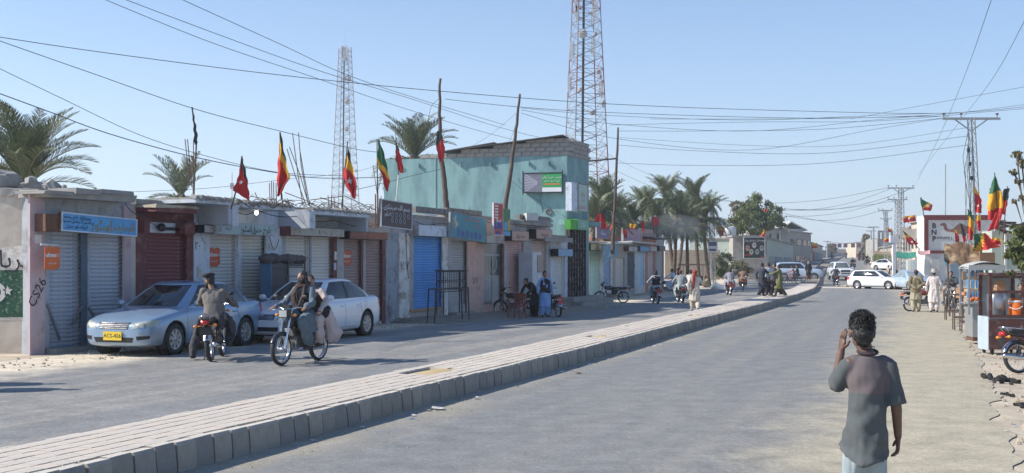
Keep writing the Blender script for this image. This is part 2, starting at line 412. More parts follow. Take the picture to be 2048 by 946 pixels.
def med(name, y0, y1, dz=0):
    med_o = bpy.data.objects.new(name, None); COL.objects.link(med_o); med_o['kind'] = 'structure'
    # core
    mb = MB(); rows = []; y = y0
    while y <= y1+1e-6:
        z = rise(y)
        tap = 1.
        if name == 'median' and y > y1-5: tap = 1-.0*(y-(y1-5))/5
        r = []
        for o, h in ((-.075, -.1), (-.075, KH-.05), (-MP+.03, KH-.05), (-MP+.03, -.1)):
            p, t, n = frame_at(y, o*tap, z+h+dz); r.append(p)
        rows.append(r); y += 1.0 if y1-y >= 1 or y == y1 else y1-y
    mb.grid(rows); mb.f.append((0, 1, 2, 3)); mb.mi.append(0); k = len(mb.v); mb.f.append((k-4, k-3, k-2, k-1)[::-1]); mb.mi.append(0)
    mb.build('bed', m_sandf, med_o)
    return med_o
M1 = med('median', 2., 94.)
# one kerb stone, three shapes
def stone(seed):
    random.seed(seed); mb = MB(); L_ = .31; j = lambda a: random.uniform(-a, a)
    prof = [(0, -.05), (0, .06), (-.02+j(.006), KH-.035), (-.04, KH-.006+j(.004)), (-.15, KH-.002+j(.004)), (-.15, -.05)]
    a = [(-L_/2+.01, x, z) for x, z in prof]; b = [(L_/2-.01, x+j(.004), z+j(.004)) for x, z in prof]
    n = len(prof); mb.add(a+b, [tuple(range(n))[::-1], tuple(range(n, 2*n))]+[(i, (i+1) % n, n+(i+1) % n, n+i) for i in range(n)])
    return mb.mesh('kerb_stone', [m_kerbs[seed]])
stones = [stone(i) for i in range(4)]
y = 5.; kn = 0; far = MB()
rnd = random.Random(3)
def SM(y, off, z, tilt=0, rz=0):
    p, t, n = frame_at(y, off, z); M_ = Matrix.Identity(4)
    for i in range(3): M_[i][0] = t[i]; M_[i][1] = n[i]; M_[i][3] = p[i]
    return M_ @ Matrix.Rotation(tilt, 4, 'X') @ Matrix.Rotation(rz, 4, 'Z')
me_s = stones[0]
while y < 93.8:
    M_ = SM(y, rnd.uniform(-.007, .007)+.012*noise.noise(V((y*.6, 0, 0))), rise(y)+rnd.uniform(-.006, .004)+.012*noise.noise(V((y*.4, 7, 0))), rnd.uniform(-.014, .014), rnd.uniform(-.008, .008))
    _, t, _ = frame_at(y, 0, 0)
    if kn < 298: inst(rnd.choice(stones), 'kerb_stone', M1, M_)
    else:
        far.add([v.co for v in me_s.vertices], [tuple(p.vertices) for p in me_s.polygons], M_)
    kn += 1; y += .312*t.y*.99
# road-side end of the median, far kerb, left kerb
lk = MB(); y = 4.
while y < 94.:
    M_ = SM(y, -MP+rnd.uniform(-.01, .01), rise(y)+rnd.uniform(-.01, .01))
    lk.box((0, 0, 0), (.01, .01, .01)) if 0 else None
    pr = [(-.225, 0, -.1), (.225, 0, -.1), (.225, .1, -.1), (-.225, .1, -.1), (-.225, .015, KH-.02), (.225, .015, KH-.02), (.225, .1, KH-.012), (-.225, .1, KH-.012)]
    lk.add(pr, [(0, 3, 2, 1), (4, 5, 6, 7), (0, 1, 5, 4), (1, 2, 6, 5), (2, 3, 7, 6), (3, 0, 4, 7)], M_)
    _, t, _ = frame_at(y, 0, 0); y += .457*t.y
lk.build('far_side_kerb_row', m_kerbl, M1, kind='stuff')
if far.v: far.build('kerb_stone_row', m_kerb, M1, kind='stuff')
# pavers: the nearest singly, the rest joined
def pav(seed):
    r = random.Random(seed); mb = MB(); mb.box((0, 0, 0), (.196, .166, .06), tp=.97); mb.v = [v+V((r.uniform(-.003, .003), r.uniform(-.003, .003), r.uniform(-.003, .003))) for v in mb.v]
    return mb.mesh('paver', [m_pavs[seed]])
pavs = [pav(i) for i in range(4)]
NR = 6; rw = (MP-.18-.12)/NR
holes = [(17.9, 18.9, (2, 3, 4)), (27.0, 27.5, (2, 3)), (38, 38.6, (1, 2)), (31.5, 31.8, (4,))]
cnt = 0; pm = MB(); y = 8.0; row = 0
while y < 62:
    L_ = .2 if y < 34 else .4
    for i in range(NR):
        yy = y+(.1 if i % 2 else 0)
        if any(a <= yy <= b and i in h for a, b, h in holes): continue
        off = -.197-rw*(i+.5)
        M_ = SM(yy, off+rnd.uniform(-.002, .002), rise(y)+KH-.034+rnd.uniform(-.002, .002)-.005*abs(noise.noise(V((yy*.8, i*.6, 0)))), rnd.uniform(-.012, .012), rnd.uniform(-.008, .008)) @ Matrix.Diagonal((L_/.2, rw/.2, 1, 1))
        if cnt < 296 and 9.2 < y: inst(rnd.choice(pavs), 'paver', M1, M_); cnt += 1
        else: b = pavs[0]; pm.add([v.co for v in b.vertices], [tuple(p.vertices) for p in b.polygons], M_)
    _, t, _ = frame_at(y, 0, 0); y += L_*t.y*1.005
pm.build('paver_field', m_pav, M1, kind='stuff')
fm = MB(); rows = []
for k in range(34):
    y = 62+k*32/33.; rows.append([frame_at(y, o, rise(y)+KH-.008)[0] for o in (-.17, -MP+.12)])
fm.grid(rows); fm.build('paved_top', m_pav, M1)
dm = MB()
for (yy, off, rx, ry) in ((18.4, -.75, .55, .28), (27.3, -.62, .3, .16), (38.3, -.5, .4, .2)):
    p, t, n = frame_at(yy, off, KH-.02)
    rr = []
    for i in range(9):
        rr.append([p+t*(rx*2*(i/8-.5))+n*(ry*2*(j/5-.5))+V((0, 0, .035*max(0, 1-((i/4-1)**2+(j/2.5-1)**2))+.02*noise.noise(V((i*.9+yy, j*.8, 0))))) for j in range(6)])
    dm.grid(rr)
tag(dm.build('earth_patch', mat('yellow_earth', (.5, .38, .2), .95, var=.3, bump=.8), smooth=True), kind='stuff')
M2 = med('far_median', 97., 420.)
mk = MB(); y = 97.
while y < 300:
    M_ = SM(y, 0, rise(y)); mk.add([(-1.0, 0, -.05), (1.0, 0, -.05), (1.0, 0, KH), (-1.0, 0, KH), (-1.0, -.15, KH), (1.0, -.15, KH)], [(0, 1, 2, 3), (3, 2, 5, 4)], M_)
    M_ = M_ @ Matrix.Translation((0, -MP, 0)); mk.add([(-1.0, 0, -.05), (1.0, 0, -.05), (1.0, 0, KH), (-1.0, 0, KH), (-1.0, .15, KH), (1.0, .15, KH)], [(1, 0, 3, 2), (3, 4, 5, 2)], M_)
    y += 1.9
mk.build('kerb_row', m_kerbl, M2, kind='stuff')
# speed bump across the right road at the gap
sb = MB(); rows = []
for k in range(15):
    off = .2+k*.55; rows.append([V((edge(93)+off, 93-.33*off+d, zg(edge(93)+off, 93-.33*off+d)+h)) for d, h in ((-.7, 0), (-.35, .05), (0, .07), (.35, .05), (.7, 0))])
sb.grid(rows); tag(sb.build('speed_bump', m_kerb, smooth=True), kind='structure')
# gravel and litter on the shoulders
def pebbles(name, n, fn, col, s0, s1, seed):
    r = random.Random(seed); mb = MB()
    for _ in range(n):
        x, y = fn(r); s = r.uniform(s0, s1); z = zg(x, y)
        h = [(cos(a)*s*r.uniform(.7, 1.2), sin(a)*s*r.uniform(.7, 1.2)) for a in (0, 1.3, 2.5, 3.8, 5.1)]
        mb.add([(x+a, y+b, z-.01) for a, b in h]+[(x+a*.5, y+b*.5, z+s*r.uniform(.4, .8)) for a, b in h], [(0, 1, 6, 5), (1, 2, 7, 6), (2, 3, 8, 7), (3, 4, 9, 8), (4, 0, 5, 9), (5, 6, 7, 8, 9)])
    return mb.build(name, col, kind='stuff')
m_peb = mat('pebble_stone', (.36, .3, .23), .95, var=.4)
pebbles('gravel', 700, lambda r: ((lambda y: (edge(y)+8.3+abs(r.gauss(0, 1.4)), y))(r.uniform(12, 60))), m_peb, .012, .05, 1)
pebbles('roadside_gravel', 800, lambda r: ((lambda y: (edge(y)-8.4-abs(r.gauss(0, 1.2)), y))(r.uniform(14, 60))), m_peb, .012, .05, 2)
pebbles('kerbside_gravel', 900, lambda r: ((lambda y: (edge(y)+abs(r.gauss(0, .5)), y))(r.uniform(9, 60))), m_peb, .006, .022, 3)
# broken asphalt edge, right: dark lumps
r = random.Random(5)
for (px, py, s, lb) in ((1999, 762, .35, 'largest black heap of broken asphalt at the right road edge'), (2016, 790, .12, 'small black asphalt lump below the larger heap at the road edge'), (2046, 812, .2, 'black asphalt lump at the picture edge below the parked red bike')):
    g = G(px, py); mb = MB()
    for _ in range(16):
        a = r.uniform(0, 6.28); d = r.random()*s; q = s*r.uniform(.15, .4)
        mb.ell((g.x+cos(a)*d*.7, g.y+sin(a)*d*1.6, g.z+q*.1), (q, q*.8, q*.35), 6, 4, (r.random(), r.random(), r.random()*3))
    tag(mb.build('asphalt_rubble', mat('broken_asphalt', (.03, .03, .03), .95, var=.4, bump=1)), lb, 'rubble', 'broken asphalt lumps along the right road edge')
def litter(px, py, s, col, lb):
    g = G(px, py); mb = MB(); r = random.Random(px); rr = [[g+V((i*s/3, j*s/3, .012+r.random()*s*.22)) for j in range(4)] for i in range(4)]; mb.grid(rr)
    tag(mb.build('litter', cm(col)), lb, 'litter', 'scraps of litter lying on the road')
litter(863, 821, .16, (.55, .53, .5), 'pale paper scrap at the foot of the near kerb')
litter(852, 823, .06, (.4, .36, .3), 'tiny buff scrap beside the pale paper at the near kerb')
litter(1150, 748, .12, (.25, .17, .1), 'brown leaf litter at the foot of the kerb mid road')
litter(1462, 604, .22, (.7, .7, .68), 'white scrap on the left road below the grey rider pair')
litter(1720, 822, .03, (.4, .25, .12), 'tiny brown pebble-like scrap on the sandy road edge')
# ================================================================ FIGURES
def rotz(v, a): c, s_ = cos(a), sin(a); return V((v[0]*c-v[1]*s_, v[0]*s_+v[1]*c, v[2]))
# joints in a local frame: +Y is where the figure faces, +X its right hand side; for H = 1.7
def pose(kind, **k):
    if kind == 'stand':
        p = dict(pel=(0, 0, .92), neck=(0, -.01, 1.44), head=(0, .02, 1.575), eR=(.27, -.03, 1.13), wR=(.27, .05, .87), eL=(-.27, -.03, 1.13), wL=(-.27, .05, .87),
                 kR=(.10, .02, .49), aR=(.11, -.02, .08), kL=(-.10, .02, .49), aL=(-.11, -.02, .08), seat=0)
    elif kind == 'walk':
        p = dict(pel=(0, 0, .91), neck=(0, .04, 1.43), head=(0, .08, 1.565), eR=(.26, .02, 1.14), wR=(.25, .17, .92), eL=(-.27, -.1, 1.14), wL=(-.26, -.08, .88),
                 kR=(.09, .1, .5), aR=(.09, -.28, .14), kL=(-.09, .14, .5), aL=(-.09, .22, .08), seat=0)
    elif kind == 'ride':
        p = dict(pel=(0, -.22, .9), neck=(0, -.08, 1.4), head=(0, -.02, 1.54), eR=(.33, .08, 1.12), wR=(.33, .33, 1.04), eL=(-.33, .08, 1.12), wL=(-.33, .33, 1.04),
                 kR=(.22, .24, .76), aR=(.2, .02, .33), kL=(-.22, .24, .76), aL=(-.2, .02, .33), seat=1)
    elif kind == 'pillion':
        p = dict(pel=(0, -.55, .93), neck=(0, -.50, 1.43), head=(0, -.46, 1.575), eR=(.26, -.38, 1.14), wR=(.16, -.22, 1.0), eL=(-.26, -.38, 1.14), wL=(-.16, -.22, 1.0),
                 kR=(.27, -.15, .78), aR=(.24, -.3, .35), kL=(-.27, -.15, .78), aL=(-.24, -.3, .35), seat=1)
    elif kind == 'sit':
        p = dict(pel=(0, -.1, .52), neck=(0, 0, 1.02), head=(0, .07, 1.15), eR=(.26, .1, .76), wR=(.12, .3, .62), eL=(-.26, .1, .76), wL=(-.12, .3, .62),
                 kR=(.14, .32, .5), aR=(.13, .3, .08), kL=(-.14, .32, .5), aL=(-.13, .3, .08), seat=1)
    elif kind == 'crouch':
        p = dict(pel=(0, -.12, .22), neck=(0, 0, .68), head=(0, .07, .81), eR=(.24, .14, .45), wR=(.12, .34, .42), eL=(-.24, .14, .45), wL=(-.12, .34, .42),
                 kR=(.14, .26, .46), aR=(.13, .02, .08), kL=(-.14, .26, .46), aL=(-.13, .02, .08), seat=1)
    p.update(k); return p
def hand(mb, w_, d, palm, s=1., curl=.4, n=5, thumb=1):
    """palm, four bent fingers of unequal length and a thumb; d along the hand, palm = palm normal"""
    d = V(d).normalized(); palm = V(palm); palm = (palm-d*palm.dot(d)).normalized(); sd = d.cross(palm)*thumb; w_ = V(w_)
    mb.tube([w_-d*.02*s, w_+d*.015*s, w_+d*.05*s, w_+d*.085*s], [(.028*s, .02*s), (.032*s, .018*s), (.042*s, .015*s), (.038*s, .012*s)], 8, side=sd)
    for i, l in enumerate((.062, .074, .07, .052)):
        b = w_+d*.08*s+sd*(.028-.0187*i)*s; a = .0
        P_ = [b]; dd = d.copy(); ang = curl*(1+.12*i)
        for k in range(3):
            dd = (d*cos(ang*(k+.4))+palm*sin(ang*(k+.4))); P_.append(P_[-1]+dd*l*s*(.42, .32, .26)[k])
        mb.tube(P_, [.0088*s, .0085*s, .0075*s, .0055*s], n)
    b = w_+d*.025*s+sd*.026*s; t = (d*.65+sd*.6+palm*.35).normalized(); t2 = (d*.9+sd*.15+palm*.4).normalized()
    mb.tube([b, b+t*.035*s, b+t*.035*s+t2*.028*s], [.012*s, .0105*s, .007*s], n)
def person(label, loc, rz, ps, H=1.7, kam=(.5, .5, .5), leg=None, klen=.42, hair='short', hat=None, scarf=None, vest=None, beard=None, skin=None, vox=.024, shirt=False,
           hy=0., hp=0., group='people in the street', hands=(.4, .4), shoes=(.05, .04, .035), bag=None, fringe=None, blazer=None, name='person', slim=1., kfold=1.):
    """one figure: body skin, trousers, long shirt, shoes, hair / headgear as children"""
    rt = thing(name, label, 'person', loc, rz, group); rt.scale = (H/1.7,)*3
    skin = skin or m_skin; leg = leg or kam; p = {k: V(v) if isinstance(v, tuple) else v for k, v in ps.items()}
    pel, neck, head = p['pel'], p['neck'], p['head']; fwd = p.get('fwd', V((0, 1, 0))); fwd = V(fwd); up = (neck-pel).normalized()
    rgt = V((1, 0, 0)) if 'rgt' not in p else V(p['rgt']); sR = neck+rgt*.175*slim-up*.05; sL = neck-rgt*.175*slim-up*.05
    if 'sR' in p: sR = p['sR']
    hR = pel+V((.085*slim, 0, -.02)); hL = pel+V((-.085*slim, 0, -.02))
    ch = neck-up*.18
    n = 12; sw = min(1, slim+.06)
    # ---- body
    b = MB()
    b.tube([pel-up*.08, pel, (pel+ch)/2, ch, neck-up*.03], [(.13*sw, .09), (.15*sw, .1), (.125*sw, .085), (.155*sw, .1), (.09*sw, .06)], n, side=rgt)
    b.cap(neck-up*.03, head-V((0, .0, .03)), .055, .05)
    hT = Matrix.Translation(head) @ Euler((hp, 0, hy)).to_matrix().to_4x4()
    hd = MB(hT)
    hd.ell((0, -.01, .035), (.076, .093, .092), 14, 10); hd.ell((0, .03, -.035), (.056, .06, .072), 12, 8); hd.ell((0, .062, -.068), (.03, .025, .022))
    hd.cap((0, .088, .02), (0, .108, -.022), .009, .015, 8); hd.ell((.078, -.01, -.002), (.012, .022, .033), 8, 6); hd.ell((-.078, -.01, -.002), (.012, .022, .033), 8, 6)
    hd.ell((.032, .075, .028), (.03, .014, .01), 8, 6); hd.ell((-.032, .075, .028), (.03, .014, .01), 8, 6); hd.ell((0, .082, -.048), (.024, .012, .012), 8, 6)
    b.add(hd.v, hd.f)
    for s_, e_, w_ in ((sR, p['eR'], p['wR']), (sL, p['eL'], p['wL'])): b.cap(s_, e_, .048, .036, n); b.cap(e_, w_, .037, .026, n)
    for h_, k_, a_ in ((hR, p['kR'], p['aR']), (hL, p['kL'], p['aL'])): b.cap(h_, k_, .075, .05, n); b.cap(k_, a_, .05, .035, n)
    body = remesh(b, vox if vox < .02 else .018 if vox < .03 else .024, 3)
    for w_, e_, sgn, cu in ((p['wR'], p['eR'], 1, hands[0]), (p['wL'], p['eL'], -1, hands[1])):
        d = p.get('hdR' if sgn > 0 else 'hdL'); pm_ = p.get('paR' if sgn > 0 else 'paL', V((-sgn, .2, 0)) if not p['seat'] else V((0, 0, -1)))
        hand(body, w_, d if d is not None else (w_-e_), pm_, 1., cu, 5 if vox >= .02 else 8, sgn)
    bo = MB(); bo.v = body.v; bo.f = body.f; bo.mi = [0]*len(body.f)
    bo.build('body', skin, rt, smooth=True)
    if vox < .02:
        e = MB(hT)
        for s_ in (-1, 1): e.ell((s_*.032, .083, .016), (.013, .008, .0075), 8, 6)
        e.build('eyes', m_eye, rt, smooth=True)
        e = MB(hT)
        for s_ in (-1, 1): e.ell((s_*.032, .089, .016), (.006, .004, .006), 8, 6)
        e.build('pupils', m_black, rt, smooth=True)
    # ---- trousers (baggy)
    t = MB(); t.cap(pel+V((-.06*sw, 0, 0)), pel+V((.06*sw, 0, 0)), .125*sw*sw*(.88 if shirt else 1), .125*sw*sw*(.88 if shirt else 1), n)
    for h_, k_, a_ in ((hR, p['kR'], p['aR']), (hL, p['kL'], p['aL'])):
        t.cap(h_, k_, .105*sw, .1*sw, n); t.cap(k_, k_*.35+a_*.65+V((0, -.01, 0)), .1, .1, n); t.cap(k_*.4+a_*.6, a_+(k_-a_).normalized()*.03, .098, .068, n)
    tr = remesh(t, vox, 3); fold(tr, 9, 3, .022*kfold, seed=H*9); m_ = MB(); m_.v = tr.v; m_.f = tr.f; m_.mi = tr.mi
    m_.build('trousers', cloth(leg) if isinstance(leg, tuple) else leg, rt, smooth=True)
    # ---- shoes
    s = MB()
    for a_ in (p['aR'], p['aL']):
        fd = p.get('foot', V((0, 1, 0))); q = V(a_)
        s.tube([q+V((0, -.075, -.03)), q+V((0, -.04, -.005)), q+V((0, .05, -.02)), q+V((0, .13, -.045)), q+V((0, .17, -.052))], [(.025, .03), (.038, .055), (.042, .045), (.045, .024), (.03, .014)], 8, side=V((1, 0, 0)))
    s.build('shoes', cm(shoes), rt, smooth=True)
    # ---- long shirt
    k = MB(); kr = .7 if shirt else 1.
    rings = [(neck-up*.0, .075, .07), (neck-up*.05, .175*slim, .09), (neck-up*.12, .2*slim, .115), (ch-up*.06, .195*slim, .13), ((pel*1.2+neck*.8)/2, .175*slim, .125), (pel+up*.05, .185*slim, .13)]
    if shirt: rings = rings[:3]+[(ch-up*.06, .192*slim, .118), ((pel+neck)/2-up*.06, .192*slim, .118), (pel+up*.02, .2*slim, .125)]
    if p['seat']:
        rings.append((pel-up*.08, .21, .17))
        k.tube([q for q, _, _ in rings], [(a, c) for _, a, c in rings], 16, side=rgt)
        if not shirt:
            for h_, k_ in ((hR, p['kR']), (hL, p['kL'])):
                k.cap(h_, h_*.15+k_*.85, .135, .12, n)
            if klen > .3:
                for h_, k_, sx in ((hR, p['kR'], 1), (hL, p['kL'], -1)):
                    q = (h_+k_)/2; q.x = q.x+sx*.06
                    k.tube([q+V((sx*.02, 0, .08)), q+V((sx*.06, -.02, -.08)), q+V((sx*.08, -.06, -.24))], [(.14, .05), (.18, .04), (.16, .018)], 12, side=V((0, 1, 0)))
                    k.tube([pel+V((sx*.12, -.08, .0)), pel+V((sx*.15, -.12, -.15)), pel+V((sx*.15, -.14, -.26))], [(.1, .06), (.11, .05), (.1, .02)], 12, side=V((0, 1, 0)))
    else:
        zb = klen
        mid = (hR+hL+p['kR']+p['kL'])/4; yc = (p['kR'].y+p['kL'].y)/2; sp_ = abs(p['aR'].y-p['aL'].y)
        if not shirt or zb < .85:
            rings.append((V((pel.x*.8, lerp(pel.y, yc, .5), lerp(.9, zb, .5))), .215*slim, .15+sp_*.08)); rings.append((V((pel.x*.5, yc*.7, zb)), .245*slim, .175+sp_*.14))
        else: rings.append((V((pel.x, pel.y, zb)), .208*slim, .14))
        k.tube([q for q, _, _ in rings], [(a, c) for _, a, c in rings], 16, side=rgt)
    for s_, e_, w_ in ((sR, p['eR'], p['wR']), (sL, p['eL'], p['wL'])):
        k.cap(s_-(s_-neck)*.25, s_+(e_-s_)*.15, .06*(.5+slim/2), .062, n)
        if shirt: k.tube([s_+(neck-s_)*.2, s_-up*.005, s_+(e_-s_)*.35, s_+(e_-s_)*.7, s_+(e_-s_)*.93], [.05, .058, .062, .066, .07], 14)
        else: k.cap(s_-up*.01, e_, .06, .062, n)
        if not shirt: k.cap(e_, e_+(w_-e_)*.9, .06, .05, n)
    kk = remesh(k, vox, 3); fold(kk, 8, 2.2, .03*kfold, seed=H*5, zhi=neck.z+.1); m_ = MB(); m_.v = kk.v; m_.f = kk.f; m_.mi = kk.mi
    m_.build('shirt' if shirt else 'long_shirt', cloth(kam) if isinstance(kam, tuple) else kam, rt, smooth=True)
    if vest or blazer:
        v = MB(); bz = blazer or vest; lo = pel-up*(.12 if blazer else .02)
        v.tube([neck-up*.02, neck-up*.06, neck-up*.13, ch-up*.08, (pel+neck)/2-up*.05, lo], [(.085, .075), (.185, .1), (.212, .13), (.208, .145), (.195, .14), (.225, .165)], 16, side=rgt)
        if blazer:
            for s_, e_, w_ in ((sR, p['eR'], p['wR']), (sL, p['eL'], p['wL'])): v.cap(s_, e_, .078, .07, n); v.cap(e_, e_+(w_-e_)*.88, .07, .058, n)
        vv = remesh(v, vox, 3); fold(vv, 7, 3, .02, seed=3.); m_ = MB(); m_.v = vv.v; m_.f = vv.f; m_.mi = vv.mi
        m_.build('blazer' if blazer else 'waistcoat', cloth(bz), rt, smooth=True)
    # ---- hair, beard, headgear
    def soft(mb, nm, m__, v_=None, amp=.008, fr=30):
        q = remesh(mb, v_ or max(.012, vox*.7), 2)
        for i, pnt in enumerate(q.v): q.v[i] = pnt+q.nn[i]*amp*noise.noise(pnt*fr)
        z_ = MB(); z_.v = q.v; z_.f = q.f; z_.mi = q.mi; z_.build(nm, m__, rt, smooth=True)
    if hair and hat != 'scarf':
        h = MB(hT); h.ell((0, -.022, .048), (.085, .096, .09), 14, 10); h.ell((0, -.055, 0), (.074, .06, .075), 12, 8)
        if hair == 'long': h.ell((0, -.06, -.06), (.09, .055, .1)); h.ell((.065, -.02, -.05), (.03, .05, .09)); h.ell((-.065, -.02, -.05), (.03, .05, .09))
        soft(h, 'hair', m_hair, amp=.012)
    if beard:
        h = MB(hT); h.ell((0, .04, -.085), (.062, .055, .06)); h.ell((.045, .03, -.05), (.022, .045, .045)); h.ell((-.045, .03, -.05), (.022, .045, .045)); h.ell((0, .088, -.042), (.03, .012, .008))
        if beard == 'long': h.ell((0, .05, -.14), (.05, .04, .06))
        soft(h, 'beard', m_hair, amp=.012)
    if hat == 'cap':     # rolled wool cap
        h = MB(hT @ Matrix.Rotation(-.12, 4, 'X')); h.lathe([(0, .155), (.085, .152), (.108, .135), (.118, .115), (.112, .095), (.095, .085), (.08, .085)], 20, Matrix.Rotation(-pi/2, 4, 'Y') @ Matrix.Diagonal((1, 1, 1.08, 1)))
        h.build('cap', cloth((.02, .02, .02)), rt, smooth=True)
    if hat == 'skullcap':
        h = MB(hT); h.ell((0, -.015, .075), (.087, .1, .07)); soft(h, 'cap', cloth(scarf or (.2, .06, .05)), amp=.003)
    if hat == 'turban':
        h = MB(hT)
        for i in range(5): 
            a = .25*(i-2); h.tube([((.088+.008*sin(i))*cos(t_), (.1)*sin(t_)-.012, .06+.018*i+.03*sin(t_+i)) for t_ in [2*pi*q/14 for q in range(15)]], [.022]*15, 6)
        h.ell((0, -.01, .1), (.07, .08, .05)); soft(h, 'turban', cloth(scarf or (.3, .3, .3)), amp=.006)
    if scarf and hat == 'scarf':   # head wrapped, tail down the back
        h = MB(hT); h.ell((0, -.02, .05), (.092, .105, .098)); h.ell((0, -.03, -.04), (.085, .085, .09)); h.ell((0, -.02, -.11), (.1, .09, .05))
        h2 = MB(); h2.tube([neck+V((-.03, -.1, .1)), neck+V((-.06, -.15, -.08)), neck+V((-.08, -.16, -.3)), neck+V((-.09, -.15, -.5))], [(.06, .03), (.075, .025), (.06, .02), (.045, .01)], 8, side=V((1, 0, 0)))
        h.v += h2.v; o_ = len(h.v)-len(h2.v); h.f += [tuple(i+o_ for i in f) for f in h2.f]; h.mi += h2.mi
        soft(h, 'headscarf', cloth(scarf, .5) if isinstance(scarf, tuple) else scarf, amp=.012)
    elif scarf and hat not in ('turban', 'skullcap'):
        h = MB(); 
        h.tube([neck+V((.12*cos(a), .1*sin(a), .03-.03*sin(a))) for a in [2*pi*i/12 for i in range(13)]], [.035]*13, 8)
        h.tube([neck+V((.08, .07, .0)), neck+V((.13, .15, -.15)), neck+V((.1, .17, -.42))], [(.05, .03), (.06, .02), (.05, .012)], 8)
        h.tube([neck+V((-.08, .07, .0)), neck+V((-.08, .16, -.2)), neck+V((.02, .17, -.4))], [(.05, .03), (.06, .02), (.05, .012)], 8)
        soft(h, 'scarf', cloth(scarf, .3) if isinstance(scarf, tuple) else scarf, amp=.01)
    return rt
# ================================================================ MOTORCYCLE (local: +Y forward, wheels on z=0)
m_tank = mat('bike_tank_black', (.02, .02, .022), .25, var=.1, coat=.6)
m_tankr = mat('bike_tank_red', (.35, .025, .02), .25, var=.1, coat=.6)
m_seat = mat('bike_seat_vinyl', (.025, .024, .024), .6, var=.25)
m_amber = mat('amber_lens', (.75, .25, .03), .2, var=.05, bump=0)
m_redl = mat('red_lens', (.55, .02, .02), .2, var=.05, bump=0)
m_lens = mat('headlamp_glass', (.55, .56, .55), .08, .3, var=.05, bump=0)
m_plate_y = mat('plate_yellow', (.72, .5, .03), .6, var=.08); m_plate_r = mat('plate_red', (.5, .06, .05), .6, var=.1)
m_engine = mat('cast_alloy', (.2, .2, .2), .5, .7, var=.3)
def wheel_b(name, y, r, rt, wdt=.045):
    T = Matrix.Translation((0, y, r)); n = 28
    t = MB(T); t.lathe([(r-.05, -wdt*.75), (r-.022, -wdt), (r-.004, -wdt*.5), (r, 0), (r-.004, wdt*.5), (r-.022, wdt), (r-.05, wdt*.75), (r-.05, -wdt*.75)], n)
    o = t.build(name, m_rub, rt, smooth=True)
    m_ = MB(T); m_.lathe([(r-.052, -.03), (r-.062, -.03), (r-.066, 0), (r-.062, .03), (r-.052, .03)], n); m_.lathe([(0, -.06), (.03, -.06), (.05, -.04), (.035, -.02), (.035, .02), (.05, .04), (.03, .06), (0, .06)], 14)
    m_.build('rim', m_chrome, o, smooth=True)
    s = MB(T)
    for i in range(18):
        a = 2*pi*i/18; b_ = a+(.35 if i % 2 else -.35); x = .03 if i % 4 < 2 else -.03
        s.tube([(x, .045*cos(b_), .045*sin(b_)), (0, (r-.062)*cos(a), (r-.062)*sin(a))], .0022, 3, cap=False)
    s.build('spokes', m_chrome, o)
